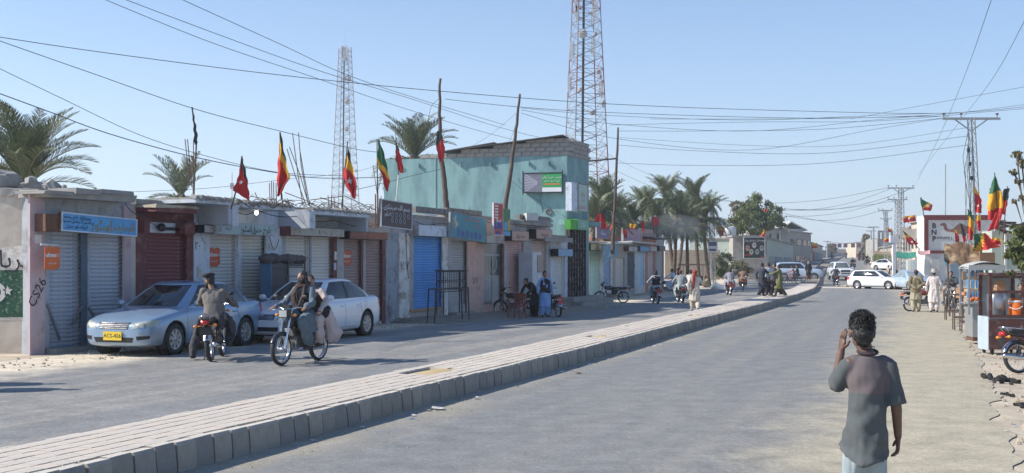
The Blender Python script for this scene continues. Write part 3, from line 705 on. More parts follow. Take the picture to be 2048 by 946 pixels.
def bike(label, loc, rz, tank=None, plate=None, rack=True, group='motorcycles in the street', lean=0, fork=0., leg='leg'):
    tank = tank or m_tank
    rt = thing('motorcycle', label, 'motorcycle', loc, rz, group); rt.rotation_euler = (0, lean, rz)
    R = .295; yf, yr = .62, -.6
    wheel_b('front_wheel', yf, R, rt); wheel_b('rear_wheel', yr, R, rt)
    hx = (0, .42, .96)
    f = MB()
    for s in (-1, 1): f.tube([(s*.075, yf, R), (s*.075, yf-.1, R+.33)], .022, 8); f.tube([(s*.075, yf-.1, R+.33), (s*.075, .42, .92)], .015, 8)
    f.box((0, .44, .87), (.19, .05, .03)); f.box((0, .415, .95), (.17, .05, .025)); f.build('fork', m_chrome, rt, smooth=False)
    g = MB(); 
    for (y_, r0, r1, a0, a1, nm, m_) in ((yf, .325, .325, 25, 150, 'front_fender', m_chrome if tank is not m_tank else tank), (yr, .335, .335, 20, 160, 'rear_fender', m_chrome)):
        g = MB(); rows = []
        for i in range(12):
            a = radians(lerp(a0, a1, i/11)); rows.append([V((x, y_+(r0-c)*cos(a), R+(r0-c)*sin(a))) for x, c in ((-.06, .035), (-.045, .008), (0, 0), (.045, .008), (.06, .035))])
        g.grid(rows); g.build(nm, m_, rt, smooth=True)
    b = MB(); b.tube([(0, .4, .9), (0, .3, .7), (0, .22, .42), (0, .12, .3)], .02, 8)
    for s in (-1, 1): b.tube([(s*.02, .4, .88), (s*.06, .1, .7), (s*.1, -.3, .68), (s*.1, -.72, .72)], .014, 8); b.tube([(s*.07, -.22, .68), (s*.07, -.18, .4), (s*.08, yr, R)], .016, 8); b.tube([(s*.13, yr+.04, .3), (s*.12, yr+.14, .64)], .02, 8); b.tube([(s*.1, -.1, .3), (s*.24, -.08, .3)], .013, 6); b.tube([(s*.09, -.3, .32), (s*.22, -.34, .36)], .012, 6)
    b.build('frame', m_black, rt, smooth=True)
    e = MB(); e.box((0, .1, .4), (.2, .36, .2)); e.tube([(.06, .0, .38), (.14, .0, .38)], .09, 14); e.tube([(-.14, -.04, .38), (-.06, -.04, .38)], .08, 14)
    for i in range(6): e.box((0, .27+.012*i, .5+.022*i), (.15, .15, .009), (.5, 0, 0))
    e.tube([(0, .22, .44), (0, .33, .62)], .05, 12); e.build('engine', m_engine, rt)
    x = MB(); x.tube([(.07, .34, .48), (.1, .36, .35), (.13, .22, .24), (.15, -.15, .24), (.155, -.4, .26)], [.018]*5, 8); x.tube([(.155, -.36, .255), (.16, -.45, .27), (.165, -.95, .33), (.165, -1.0, .335)], [.022, .038, .042, .03], 12); x.build('exhaust', m_chrome, rt, smooth=True)
    t = MB(); t.ell((0, .14, .77), (.11, .27, .115), 16, 12); t.ell((0, .02, .75), (.09, .2, .1), 14, 10)
    q = remesh(t, .02, 5); z = MB(); z.v = q.v; z.f = q.f; z.mi = q.mi; z.build('fuel_tank', tank, rt, smooth=True)
    s = MB(); s.box((0, -.38, .775), (.22, .72, .085)); s.box((0, -.1, .775), (.17, .12, .07)); s.box((0, -.72, .79), (.2, .1, .08))
    q = remesh(s, .022, 6); z = MB(); z.v = q.v; z.f = q.f; z.mi = q.mi; z.build('seat', m_seat, rt, smooth=True)
    c = MB()
    for sg in (-1, 1): c.prism([(-.22, .45), (-.02, .46), (-.0, .66), (-.3, .66)], sg*.1, sg*.115, Matrix(((0, 0, 1, 0), (1, 0, 0, 0), (0, 1, 0, 0), (0, 0, 0, 1))))
    c.build('side_cover', tank, rt)
    h = MB(); h.tube([(-.36, .28, 1.04), (-.28, .33, 1.04), (-.15, .41, 1.03), (-.05, .43, .99), (.05, .43, .99), (.15, .41, 1.03), (.28, .33, 1.04), (.36, .28, 1.04)], .011, 8)
    hb = h.build('handlebar', m_chrome, rt, smooth=True)
    h = MB()
    for sg in (-1, 1): h.tube([(sg*.26, .345, 1.04), (sg*.37, .272, 1.04)], .017, 8); h.tube([(sg*.24, .38, 1.05), (sg*.38, .33, 1.03)], .006, 5)
    h.build('grip', m_rub, hb)
    h = MB()
    for sg in (-1, 1): h.tube([(sg*.24, .35, 1.04), (sg*.3, .34, 1.2)], .005, 5); h.ell((sg*.31, .335, 1.23), (.055, .012, .035))
    h.build('mirror', m_black, hb, smooth=True)
    l = MB(); l.box((0, .5, .93), (.19, .12, .15)); l.box((0, .42, 1.05), (.15, .1, .06)); ho = l.build('headlight_housing', m_black, rt)
    l = MB(); l.box((0, .565, .93), (.16, .015, .12)); l.build('headlight_lens', m_lens, ho)
    for sg in (-1, 1):
        l = MB(); l.ell((sg*.19, .47, .9), (.04, .03, .028)); l.tube([(sg*.08, .46, .9), (sg*.16, .47, .9)], .008, 5); l.build('indicator', m_amber, rt, smooth=True)
        l = MB(); l.ell((sg*.18, -.87, .68), (.04, .03, .028)); l.tube([(sg*.05, -.87, .68), (sg*.15, -.87, .68)], .008, 5); l.build('indicator', m_amber, rt, smooth=True)
    l = MB(); l.box((0, -.89, .74), (.14, .06, .07)); l.ell((0, -.92, .74), (.07, .025, .04)); l.build('tail_light', m_redl, rt, smooth=True)
    l = MB(); l.box((0, -.93, .58), (.2, .008, .14)); l.build('number_plate', plate or m_black, rt)
    l = MB(); l.tube([(.12, -.45, .81), (.13, -.7, .84), (.1, -.88, .86), (0, -.92, .87), (-.1, -.88, .86), (-.13, -.7, .84), (-.12, -.45, .81)], .011, 6); l.tube([(-.1, -.86, .86), (-.08, -.8, .76)], .008, 5); l.tube([(.1, -.86, .86), (.08, -.8, .76)], .008, 5); l.build('grab_rail', m_chrome, rt, smooth=True)
    l = MB(); l.tube([(-.08, -.1, .28), (-.2, -.2, .02)], .01, 5); l.build('side_stand', m_black, rt)
    return rt
# ================================================================ CAR (local: +Y forward)
def wheel_c(rt, x, y, r, hub, m_hub):
    sg = 1 if x > 0 else -1; T = Matrix.Translation((x, y, r)) @ Matrix.Diagonal((sg, 1, 1, 1)); w_ = .1; n = 32
    t = MB(T); t.lathe([(r*.62, -w_), (r*.9, -w_), (r*.985, -w_*.75), (r, -w_*.3), (r, w_*.3), (r*.985, w_*.75), (r*.9, w_), (r*.66, w_*.98), (r*.62, w_*.8)], n)
    o = t.build('wheel', m_rub, rt, smooth=True)
    h = MB(T); h.lathe([(r*.66, w_*.97), (r*.6, w_*.98), (r*.57, w_*.8), (r*.2, w_*.86), (r*.16, w_*.98), (0, w_*1.0)], n)
    h.lathe([(r*.64, -w_*.9), (0, -w_*.9)], n)
    k = 8 if hub else 5
    rim = h.build('hub_cap', m_hub, o, smooth=True)
    s = MB(T)
    for i in range(k):
        a = 2*pi*i/k+.2
        for d_ in ((-.13, .13) if hub else (0,)):
            s.prism([(r*.17*cos(a+d_)-.02*sin(a), r*.17*sin(a+d_)+.02*cos(a)), (r*.17*cos(a+d_)+.02*sin(a), r*.17*sin(a+d_)-.02*cos(a)), (r*.58*cos(a+d_*.9)+.018*sin(a), r*.58*sin(a+d_*.9)-.018*cos(a)), (r*.58*cos(a+d_*.9)-.018*sin(a), r*.58*sin(a+d_*.9)+.018*cos(a))],
                    w_*.82, w_*.99, Matrix(((0, 0, 1, 0), (1, 0, 0, 0), (0, 1, 0, 0), (0, 0, 0, 1))))
    s.build('spokes', m_hub, o)
    s = MB(T); s.lathe([(r*.56, w_*.83), (r*.3, w_*.855)], n); s.build('hub_shadow_gap', m_black, o) if hub else None
m_hub = mat('hubcap_silver', (.42, .43, .44), .35, .6, var=.12, dirt=(.3, .26, .2), da=.3, ds=6)
SEDAN = dict(st=[(2.24, .36, .55, .58, .45), (2.21, .24, .62, .65, .62), (2.1, .19, .70, .725, .75), (1.9, .18, .755, .80, .81), (1.6, .17, .81, .87, .84), (1.25, .17, .86, .935, .848), (.95, .17, .895, .985, .85), (.3, .17, .92, .94, .852), (-.6, .17, .945, .96, .852), (-1.35, .18, .97, .985, .85), (-1.7, .19, .99, 1.035, .84), (-2.0, .21, .985, 1.05, .81), (-2.17, .27, .93, 1.0, .74), (-2.22, .4, .8, .85, .6)],
             ws=(1.38, -1.28), r=.315, z0=.925, z1=1.43, zc=.055, yf0=1.16, yf1=.25, yr0=-1.88, yr1=-1.05, w0=.775, w1=.565, B=.5)
WAGON = dict(SEDAN, st=[s for s in SEDAN['st'] if s[0] > -1.5]+[(-1.8, .19, .98, .99, .84), (-2.05, .21, .98, .99, .82), (-2.2, .27, .95, .96, .77), (-2.24, .4, .85, .87, .66)], yr0=-2.12, yr1=-1.85, w1=.58, arc=.035)
SUV = dict(st=[(2.4, .5, .85, .88, .6), (2.37, .4, .95, .98, .75), (2.28, .36, 1.04, 1.08, .88), (2.0, .35, 1.1, 1.17, .94), (1.5, .34, 1.15, 1.22, .96), (1.1, .34, 1.18, 1.26, .965), (.4, .34, 1.2, 1.21, .97), (-.8, .34, 1.22, 1.23, .97), (-1.8, .35, 1.22, 1.23, .96), (-2.25, .4, 1.2, 1.21, .92), (-2.38, .5, 1.1, 1.12, .85)],
           ws=(1.5, -1.35), r=.39, z0=1.18, z1=1.78, zc=.07, yf0=1.1, yf1=.45, yr0=-2.3, yr1=-2.05, w0=.89, w1=.68, B=.5, arc=.02)
import bmesh
def recalc(me):
    b = bmesh.new(); b.from_mesh(me); bmesh.ops.recalc_face_normals(b, faces=b.faces); b.to_mesh(me); b.free(); return me
def subdiv(mb, lv=2, cuts=None):
    o = bpy.data.objects.new('t', recalc(mb.mesh('t', []))); TS.collection.objects.link(o)
    s = o.modifiers.new('s', 'SUBSURF'); s.levels = lv; s.render_levels = lv
    cc = []
    for c in (cuts or []):
        q = bpy.data.objects.new('c', recalc(c.mesh('c', []))); TS.collection.objects.link(q); cc.append(q); b = o.modifiers.new('b', 'BOOLEAN'); b.object = q; b.operation = 'DIFFERENCE'; b.solver = 'EXACT'
    me = baked(o)
    for q in cc+[o]: d = q.data; bpy.data.objects.remove(q); bpy.data.meshes.remove(d)
    return me
def car(label, loc, rz, S, paint, group='cars in the street', plate=None, ptext=None, hub=True, lampc=(.5, .5, .47), grille='bars', steer=0, tint=None, name='parked_car', cat='car', detail=True):
    rt = thing(name, label, cat, loc, rz, group); glass = tint or m_glassd
    mb = MB(); rows = []
    for y, zb, zs, zt, w_ in S['st']:
        h = [(0, zb), (w_*.8, zb), (w_*.955, zb+.05), (w_*.995, zb+.2), (w_*1.005, (zb+.2+zs)/2), (w_*.99, zs-.1), (w_*.955, zs-.02), (w_*.87, zs+.012), (w_*.7, zt-.008), (w_*.4, zt), (0, zt+.012)]
        f_ = [(x, y, z) for x, z in h]; rows.append(f_+[(-x, y_, z) for x, y_, z in f_[-2:0:-1]])
    n = len(rows[0]); vs_ = [p for r_ in rows for p in r_]; fs = [(i*n+j, (i+1)*n+j, (i+1)*n+(j+1) % n, i*n+(j+1) % n) for i in range(len(rows)-1) for j in range(n)]
    fs.append(tuple(range(n))); fs.append(tuple((len(rows)-1)*n+j for j in range(n))[::-1]); mb.add(vs_, fs)
    r = S['r']; wm = S['st'][6][4]; cuts = []
    for y in S['ws']:
        for sg in (-1, 1):
            c = MB(); c.lathe([(r+.055, 0), (r+.055, .36)], 32, Matrix.Translation((sg*(wm-.2), y, r+.01)) @ Matrix.Diagonal((sg, 1, 1, 1))); k = len(c.v)
            c.f.append(tuple(range(32))); c.f.append(tuple(range(32, 64))[::-1]); c.mi += [0, 0]; cuts.append(c)
    me = subdiv(mb, 2, cuts); me.name = 'body'; me.materials.append(paint)
    me.polygons.foreach_set('use_smooth', [True]*len(me.polygons))
    try: me.set_sharp_from_angle(angle=radians(42))
    except Exception: pass
    bo = bpy.data.objects.new('body', me); COL.objects.link(bo); bo.parent = rt
    bvh = BVHTree.FromPolygons([v.co for v in me.vertices], [tuple(p.vertices) for p in me.polygons])
    al = MB()
    for y in S['ws']:
        for sg in (-1, 1): al.lathe([(r+.05, 0), (r+.05, .17)], 24, Matrix.Translation((sg*(wm-.195), y, r+.01)) @ Matrix.Diagonal((sg, 1, 1, 1)))
    al.bb(-wm+.2, wm-.2, S['ws'][1]-.4, S['ws'][0]+.4, S['st'][6][1]-.02, S['st'][6][1]+.3)
    al.build('wheel_arch_liner', m_black, rt)
    # greenhouse: ring surface
    HR = [(0, 1.), (.5, .985), (.84, .95), (.93, .9), (.985, .7), (1, .51), (1, .47), (.985, .27), (.945, .12), (.85, .03), (.5, .005), (0, 0)]
    def surf(u, v, off=0.):
        s_ = 1; uu = u
        if u > 11: uu = 22-u; s_ = -1
        i = min(10, max(0, int(uu))); t = uu-i; fx = lerp(HR[i][0], HR[i+1][0], t); fy = lerp(HR[i][1], HR[i+1][1], t)
        vb = v; wv = lerp(S['w0'], S['w1'], vb)+.035*sin(pi*min(1, vb)); yf = lerp(S['yf0'], S['yf1'], vb)+.03*sin(pi*vb); yr = lerp(S['yr0'], S['yr1'], vb)-.03*sin(pi*vb)
        z = lerp(S['z0'], S['z1'], vb)+(.03*(1-vb)*(1-fy))-S.get('arc', .055)*vb*((fy-.55)*2)**2; k = off
        return V((s_*fx*(wv+k), lerp(yr-k, yf+k, fy), z+k*.4))
    def patch(u0, u1, v0, v1, off, nu=6, nv=6, th=0):
        q = MB(); rows_ = [[surf(lerp(u0, u1, a/nu), lerp(v0, v1, c/nv), off) for a in range(nu+1)] for c in range(nv+1)]; q.grid(rows_)
        if th:
            q.grid([[surf(lerp(u0, u1, a/nu), lerp(v0, v1, c/nv), off-th) for a in range(nu+1)] for c in range(nv+1)][::-1])
            for a_, b_ in (((u0, v0), (u1, v0)), ((u1, v0), (u1, v1)), ((u1, v1), (u0, v1)), ((u0, v1), (u0, v0))):
                q.grid([[surf(lerp(a_[0], b_[0], k/6), lerp(a_[1], b_[1], k/6), o_) for k in range(7)] for o_ in (off-th, off)])
        return q
    inn = MB(); inn.grid([[surf(22*a/44, c/5*.97, -.035) for a in range(45)] for c in range(6)]); inn.build('interior', cm((.03, .03, .032)), rt, smooth=True)
    wn = MB()
    def pw(nm, u0, u1, v0=.06, v1=.93, nu=6): patch(u0, u1, v0, v1, 0, nu).build(nm, glass, rt, smooth=True)
    pw('windshield', -2 % 22, 22, nu=8) if 0 else None
    q = MB(); q.grid([[surf((a-2) % 22 if a-2 < 0 else a-2, lerp(.02, .95, c/6)) for a in [i*.5 for i in range(9)]] for c in range(7)]); ws_o = q.build('windshield', glass, rt, smooth=True)
    q = MB(); q.grid([[surf(9+.5*a, lerp(.05, .95, c/6)) for a in range(9)] for c in range(7)]); q.build('rear_window', glass, rt, smooth=True)
    for m_ in (0, 1):
        f = (lambda u: u) if not m_ else (lambda u: 22-u)
        for u0, u1 in ((3, 5), (6, 8)): patch(f(u0), f(u1), .05, .92, 0).build('side_window', glass, rt, smooth=True)
        for u0, u1 in ((1.8, 3.08), (4.97, 6.03) if tint is None else (5.3, 5.7), (7.95, 9.2)): patch(f(u0), f(u1), -.08, 1., .008, 4, 8, .02).build('pillar', paint if u0 != 4.97 else m_black, rt, smooth=True)
        patch(f(2.5), f(8.5), .915, 1.02, .010, 24, 2, .02).build('roof_rail', paint, rt, smooth=True)
        patch(f(2.6), f(8.7), -.1, .055, .010, 24, 2, .02).build('belt_trim', paint, rt, smooth=True)
    ro = MB(); base = [surf(22*a/44, .955, .011) for a in range(44)]; rr = [base]
    cy = (S['yf1']+S['yr1'])/2
    for k, (sc_, dz) in enumerate(((.97, .022), (.9, .042), (.75, .062), (.5, .075), (.2, .08))):
        zt = S['z1']-.03; rr.append([V((p.x*sc_, cy+(p.y-cy)*sc_, base[0].z+ (p.z-base[0].z)*.5+dz*S['zc']/.055)) for p in base])
    n2 = 44; rv = [p for r_ in rr for p in r_]; rf = [(i*n2+j, i*n2+(j+1) % n2, (i+1)*n2+(j+1) % n2, (i+1)*n2+j) for i in range(len(rr)-1) for j in range(n2)]; rf.append(tuple((len(rr)-1)*n2+j for j in range(n2)))
    ro.add(rv, rf); ro.build('roof', paint, rt, smooth=True)
    def proj(p, d, off=.006):
        h = bvh.ray_cast(V(p)-V(d)*1.5, V(d), 3.)
        return h[0]-V(d)*off if h[0] is not None else None
    def decal(nm, c4, d, m_, off=.006, nu=8, nv=4, par=None, inset=None):
        d = V(d).normalized(); rows_ = []
        for j in range(nv+1):
            r_ = []
            for i in range(nu+1):
                a = V(c4[0]).lerp(V(c4[1]), i/nu); b = V(c4[3]).lerp(V(c4[2]), i/nu); p = a.lerp(b, j/nv); h = proj(p, d, off)
                r_.append(h)
            rows_.append(r_)
        q = MB()
        for j in range(nv):
            for i in range(nu):
                c_ = [rows_[j][i], rows_[j][i+1], rows_[j+1][i+1], rows_[j+1][i]]
                if all(c_) if False else not any(x is None for x in c_): q.add(c_, [(0, 1, 2, 3)])
        if not q.f: q.add([(0, 0, .3), (.001, 0, .3), (0, .001, .3)], [(0, 1, 2)])
        return q.build(nm, m_, par or rt, smooth=False)
    st = S['st']; zN = st[1][2]; wN = .62 if S is not SUV else .8; yN = st[0][0]
    m_l = cm(lampc, .3, .1, coat=.6); zf = .0 if S is not SUV else .33
    for s in (-1, 1):
        if S is SUV: decal('headlight', [(s*.52, 2.5, .82), (s*.86, 2.3, .82), (s*.86, 2.3, 1.02), (s*.52, 2.5, 1.0)], (0, -1, 0), m_l)
        else:
            dd = V((-s*.55, -1, -.15)); hl = decal('headlight', [(s*.40, 2.25, .545), (s*.80, 2.0, .60), (s*.845, 1.85, .735), (s*.44, 2.15, .665)], dd, m_l, .008)
            for c_, r_ in ((.5, .06), (.66, .05)): decal('lamp_reflector', [(s*c_-r_, 2.2, .57), (s*c_+r_, 2.1, .585), (s*c_+r_, 2.1, .585+2*r_*.8), (s*c_-r_, 2.2, .57+2*r_*.8)], dd, m_steel, .011, 4, 3, hl)
        zt = st[-3][2]; 
        decal('tail_light', [(s*.9, -1.98+ (0 if S is not SUV else -.1), zt-.27), (s*.9, -2.3, zt-.27), (s*.9, -2.3, zt-.06), (s*.9, -1.93+(0 if S is not SUV else -.1), zt-.04)], (-s, 0, 0), m_redl, .006)
        decal('tail_light', [(s*.45, -2.4, zt-.25), (s*.85, -2.4, zt-.25), (s*.85, -2.4, zt-.05), (s*.5, -2.4, zt-.05)], (0, 1, 0), m_redl, .006)
    gb = decal('grille', [(-.33, 2.4, .545+zf*1.05), (.33, 2.4, .545+zf*1.05), (.37, 2.4, .68+zf), (-.37, 2.4, .68+zf)] if S is not SUV else [(-.45, 2.5, .8), (.45, 2.5, .8), (.47, 2.5, 1.03), (-.47, 2.5, 1.03)], (0, -1, 0), m_black, .004)
    if detail:
        for k in range(4 if S is not SUV else 3):
            z = (.565+k*.033) if S is not SUV else .84+k*.07; q = MB(); P_ = [proj((x, 2.5, z+.004*abs(x)), (0, -1, 0), .008) for x in [-.32+.08*i for i in range(9)]]; P_ = [a for a in P_ if a is not None]
            q.tube(P_, .0075, 5); q.build('grille_bar', m_chrome, gb)
        q = MB(); c_ = proj((0, 2.5, .655 if S is not SUV else .92), (0, -1, 0), .016)
        for a, b, cc_ in ((.052, .036, 0), (.018, .034, 0), (.038, .012, .012)): q.tube([c_+V((a*cos(t), 0, cc_+b*sin(t))) for t in [2*pi*i/20 for i in range(21)]], .005, 5)
        q.build('badge', m_chrome, gb)
    decal('bumper_intake', [(-.42, 2.4, .285+zf), (.42, 2.4, .285+zf), (.46, 2.4, .385+zf), (-.46, 2.4, .385+zf)], (0, -1, 0), m_black, .004)
    for s in (-1, 1): decal('fog_lamp_recess', [(s*.55, 2.3, .33+zf), (s*.73, 2.1, .36+zf), (s*.74, 2.1, .42+zf), (s*.53, 2.3, .41+zf)], (-s*.3, -1, 0), m_black, .004, 5, 3)
    if plate:
        for y_, d_, nm in ((2.6, (0, -1, 0), 'front_plate'), (-2.6, (0, 1, 0), 'rear_plate')):
            c_ = proj((0, y_, (.415 if y_ > 0 else .6)+zf*.9), d_, .03); q = MB(); q.box(c_, (.42 if y_ > 0 else .4, .012, .17)); po = q.build(nm, plate, rt)
            if ptext and y_ > 0: text(ptext, .11, m_black, WM(rt) @ FR(c_+V((0, .008, 0)), V((-1, 0, 0))), po, .001)
    for s in (-1, 1):
        q = MB(); c_ = V((s*(S['w0']+.16), S['yf0']-.42, S['z0']+.09)); q.ell(c_, (.105, .05, .07), 12, 8); q.box(c_-V((s*.11, 0, .04)), (.1, .04, .03)); mo = q.build('mirror', paint, rt, smooth=True)
        q = MB(); q.ell(c_+V((0, -.045, 0)), (.08, .02, .052)); q.build('mirror_glass', m_lens, mo, smooth=True)
        ys = [proj((s*1.3, y_, .6+zf), (-s, 0, 0), 0) for y_ in (0,)]
        # door seams and handles
        q = MB()
        for y_, z0_, dy in ((S['yf0']-.18, .3, .0), (-.16, .28, 0), (-.93, .34, -.12)):
            P_ = [proj((s*1.3, y_+dy*abs(t)*(1 if z_ < .7 else 0), z_), (-s, 0, 0), .0005) for t, z_ in [(1-k/7, lerp(z0_+zf*.6, S['z0']+.0, k/7)) for k in range(8)]]; P_ = [a for a in P_ if a is not None]; q.tube(P_, .0045, 4)
        P_ = [proj((s*1.3, y_, .285+zf*.6), (-s, 0, 0), .0005) for y_ in [lerp(S['yf0']-.18, -.93, k/8) for k in range(9)]]; P_ = [a for a in P_ if a is not None]; q.tube(P_, .0045, 4)
        q.build('door_seam', m_black, rt)
        for y_ in (-.02, -.82):
            h = proj((s*1.3, y_+.0, S['z0']-.13), (-s, 0, 0), .012)
            if h is not None: q = MB(); q.cap(h+V((0, .075, 0)), h-V((0, .075, 0)), .016, .016, 8); q.build('door_handle', paint, rt, smooth=True)
    if detail:
        q = MB()
        for x0, x1 in ((.55, .0), (-.05, -.6)): q.tube([surf(.0+ (x0/.9*2.2 if x0 > 0 else 22+x0/.9*2.2) % 22, .03, .012), surf((x1/.9*2.2 if x1 > 0 else 22+x1/.9*2.2) % 22 if x1 else 0, .06, .012)], .007, 4)
        q.build('wiper', m_black, rt)
    for i, y in enumerate(S['ws']):
        for s in (-1, 1): wheel_c(rt, s*(wm-.115), y, r, hub, m_hub)
    return rt
# ================================================================ SHOP ROWS
class Fac:
    def __init__(s, ax, ay, vp):
        s.A = V((ax, ay, 0)); d = V(((vp-1024)/F, 1, 0)).normalized(); s.u = d; s.n = V((d.y, -d.x, 0)); s.ang = atan2(d.y, d.x)
        s.T = Matrix.Translation(s.A) @ Matrix.Rotation(s.ang, 4, 'Z')
    def t(s, px, off=0.):
        k = (px-1024)/F; o = s.A+s.n*off
        return (k*o.y-o.x)/(s.u.x-k*s.u.y)
    def pt(s, t, off=0., z=0.): return s.A+s.u*t+s.n*off+V((0, 0, z))
    def z(s, px, py, off=0.): return CH-(py-HY)/F*s.pt(s.t(px, off), off).y
    def mb(s): return MB(s.T)
    def box(s, mb, t0, t1, o0, o1, z0, z1): return mb.bb(t0, t1, -o1, -o0, z0, z1)
    def thing(s, name, label, cat, t, off=0., z=0., group=None): return thing(name, label, cat, s.pt(t, off, z), s.ang, group)
    def fr(s, t, off, z, rot=0.): return FR(s.pt(t, off, z), s.u) @ Matrix.Rotation(rot, 4, 'Z')
FA = Fac(-9.5, 23.5, 2000)
_sl = {}
def slats(fac, sh, t0, t1, z0, z1, off, m, pitch=.088):
    w_ = t1-t0; n = max(1, round((z1-z0)/pitch)); p = (z1-z0)/n
    mb = MB(); pr = [(.0, 0), (.014, .15), (.022, .42), (.018, .72), (.004, .9), (-.004, .95), (-.004, 1.)]
    vs_ = [(x, -y, z*p) for x in (-w_/2, w_/2) for y, z in pr]; k = len(pr)
    mb.add(vs_, [(i, k+i, k+i+1, i+1) for i in range(k-1)])
    me = mb.mesh('slat', [m], smooth=False)
    R = WM(sh).inverted(); r = random.Random(int(t0*97))
    for i in range(n):
        M_ = R @ Matrix.Translation(fac.pt((t0+t1)/2, off+r.uniform(-.002, .003), z0+i*p)) @ Matrix.Rotation(fac.ang+r.uniform(-.002, .002), 4, 'Z')
        inst(me, 'slat', sh, M_)
def mslat(col, dirt=(.18, .14, .12), da=.25): return mat('shutter_paint', tuple(min(.75, c*1.3) for c in col), .62, .15, var=.22, scale=5, bump=.15, dirt=dirt, da=da, ds=3.5, stretch=(1, 1, 2.2))
def shop(fac, label, x0, x1, ztop, wall, ops, depth=4., plinth=0., group='shops of the roadside row', pillars=(), name='shop', zb=None, roofm=None, off=0.):
    """x0, x1 in picture px; ops: (px0, px1, pyTop, pyBottom, material, kind)"""
    t0, t1 = fac.t(x0), fac.t(x1); g = zb if zb is not None else zg(*fac.pt(t0).xy)
    rt = fac.thing(name, label, 'shop', (t0+t1)/2, 0, 0, group)
    ob = []
    for (a, b, ya, yb, m, kind) in ops: ob.append((fac.t(a, -.08), fac.t(b, -.08), fac.z((a+b)/2, yb, -.08) if yb else g+.06, fac.z((a+b)/2, ya, -.08), m, kind))
    mb = fac.mb(); cur = t0
    for (a, b, zb_, zt_, m, kind) in ob:
        if a > cur+.01: fac.box(mb, cur, a, -.25, 0, g-.3, ztop)
        fac.box(mb, a, b, -.25, -.002, zt_, ztop); 
        if zb_ > g+.02: fac.box(mb, a, b, -.25, .0, g-.3, zb_)
        cur = b
    if t1 > cur+.01: fac.box(mb, cur, t1, -.25, 0, g-.3, ztop)
    # sides, back and inside
    fac.box(mb, t0+.002, t0+.15, -depth, -.25, g-.3, ztop-.002); fac.box(mb, t1-.15, t1-.002, -depth, -.25, g-.3, ztop-.002); fac.box(mb, t0+.15, t1-.15, -depth, -depth+.15, g-.3, ztop-.003)
    mb.build('wall', wall, rt, world=True)
    rf = fac.mb(); fac.box(rf, t0-.02, t1+.02, -depth-.1, .02, ztop, ztop+.12); rf.build('roof_slab', roofm or m_conc, rt, world=True)
    for (a, b, zb_, zt_, m, kind) in ob:
        mb = fac.mb()
        if kind == 'shutter':
            fac.box(mb, a, b, -.13, -.11, zb_, zt_); fac.box(mb, a, a+.035, -.12, -.05, zb_, zt_); fac.box(mb, b-.035, b, -.12, -.05, zb_, zt_); fac.box(mb, a+.035, b-.035, -.12, -.055, zb_, zb_+.07)
            sh = mb.build('roller_shutter', m, rt, world=True); slats(fac, sh, a+.03, b-.03, zb_+.07, zt_, -.1, m)
            l = fac.mb(); fac.box(l, (a+b)/2-.05, (a+b)/2+.05, -.06, -.035, zb_+.02, zb_+.06); l.build('padlock_hasp', m_steel, sh, world=True)
    for (a, b, ya, yb, m, pr) in pillars:
        ta, tb = fac.t(a, pr), fac.t(b, pr); mb = fac.mb(); fac.box(mb, ta, tb, .002, pr, (fac.z((a+b)/2, yb, pr) if yb else g-.1), fac.z((a+b)/2, ya, pr)); mb.build('pillar', m, rt, world=True)
    return rt
def sbox(fac, label, x0, x1, y0, y1, off, depth, face, side=None, name='shop_sign', texts=(), group='signboards on the left shop row', tilt=0., frame=None, cat='sign', bars=None):
    """sign or shutter box: front face spans the given pixels at distance off, box goes back by depth"""
    ta, tb = fac.t(x0, off), fac.t(x1, off); xm = (x0+x1)/2; z1, z0 = fac.z(xm, y0, off), fac.z(xm, y1, off)
    rt = fac.thing(name, label, cat, (ta+tb)/2, off-depth, z0, group)
    w_, h = tb-ta, z1-z0; T = FR(fac.pt((ta+tb)/2, off, (z0+z1)/2), fac.u) @ Matrix.Rotation(tilt, 4, 'Z')
    mb = MB(T); mb.bb(-w_/2, w_/2, -h/2, h/2, -depth, -.012); mb.build('housing', side or face, rt, world=True)
    mb = MB(T); mb.bb(-w_/2+.015, w_/2-.015, -h/2+.015, h/2-.015, -.012, 0); mb.build('face', face, rt, world=True)
    if frame:
        mb = MB(T); q = .03
        for a, b, c, d in ((-w_/2, w_/2, h/2-q, h/2), (-w_/2, w_/2, -h/2, -h/2+q), (-w_/2, -w_/2+q, -h/2+q, h/2-q), (w_/2-q, w_/2, -h/2+q, h/2-q)): mb.bb(a, b, c, d, -.01, .012)
        mb.build('frame', frame, rt, world=True)
    for tx in texts:
        s, fx, fy, sz, m = tx[:5]; text(s, sz*h, m, T @ Matrix.Translation((fx*w_/2, fy*h/2, .003)), rt, .003, sx=tx[5] if len(tx) > 5 else 1.)
    return rt, T, w_, h
def ink(col): return cm(col, .7, var=.08, bump=0)
# ---------------------------------------------------------------- materials of the row
m_w1 = mat('weathered_plaster', (0.51, 0.45, 0.38), .95, var=.3, scale=1.8, bump=.9, dirt=(.62, .58, .5), da=.55, ds=1.4)
m_w2 = mat('grey_blue_plaster', (0.40, 0.43, 0.46), .92, var=.25, scale=2.5, bump=.5, dirt=(.2, .19, .18), da=.4, ds=2)
m_lil = mat('lilac_paint', (0.52, 0.41, 0.43), .9, var=.16, scale=3, bump=.3, dirt=(.3, .25, .24), da=.35, ds=3)
m_mar = mat('maroon_paint', (0.16, 0.05, 0.05), .75, var=.25, scale=4, bump=.2, dirt=(.25, .18, .15), da=.25, ds=4)
m_wb = mat('pale_blue_whitewash', (0.59, 0.65, 0.73), .9, var=.15, scale=3, bump=.3, dirt=(.33, .33, .33), da=.35, ds=2.5)
m_ww = mat('whitewash', (0.67, 0.66, 0.63), .9, var=.15, scale=3, bump=.3, dirt=(.3, .27, .23), da=.45, ds=2.5)
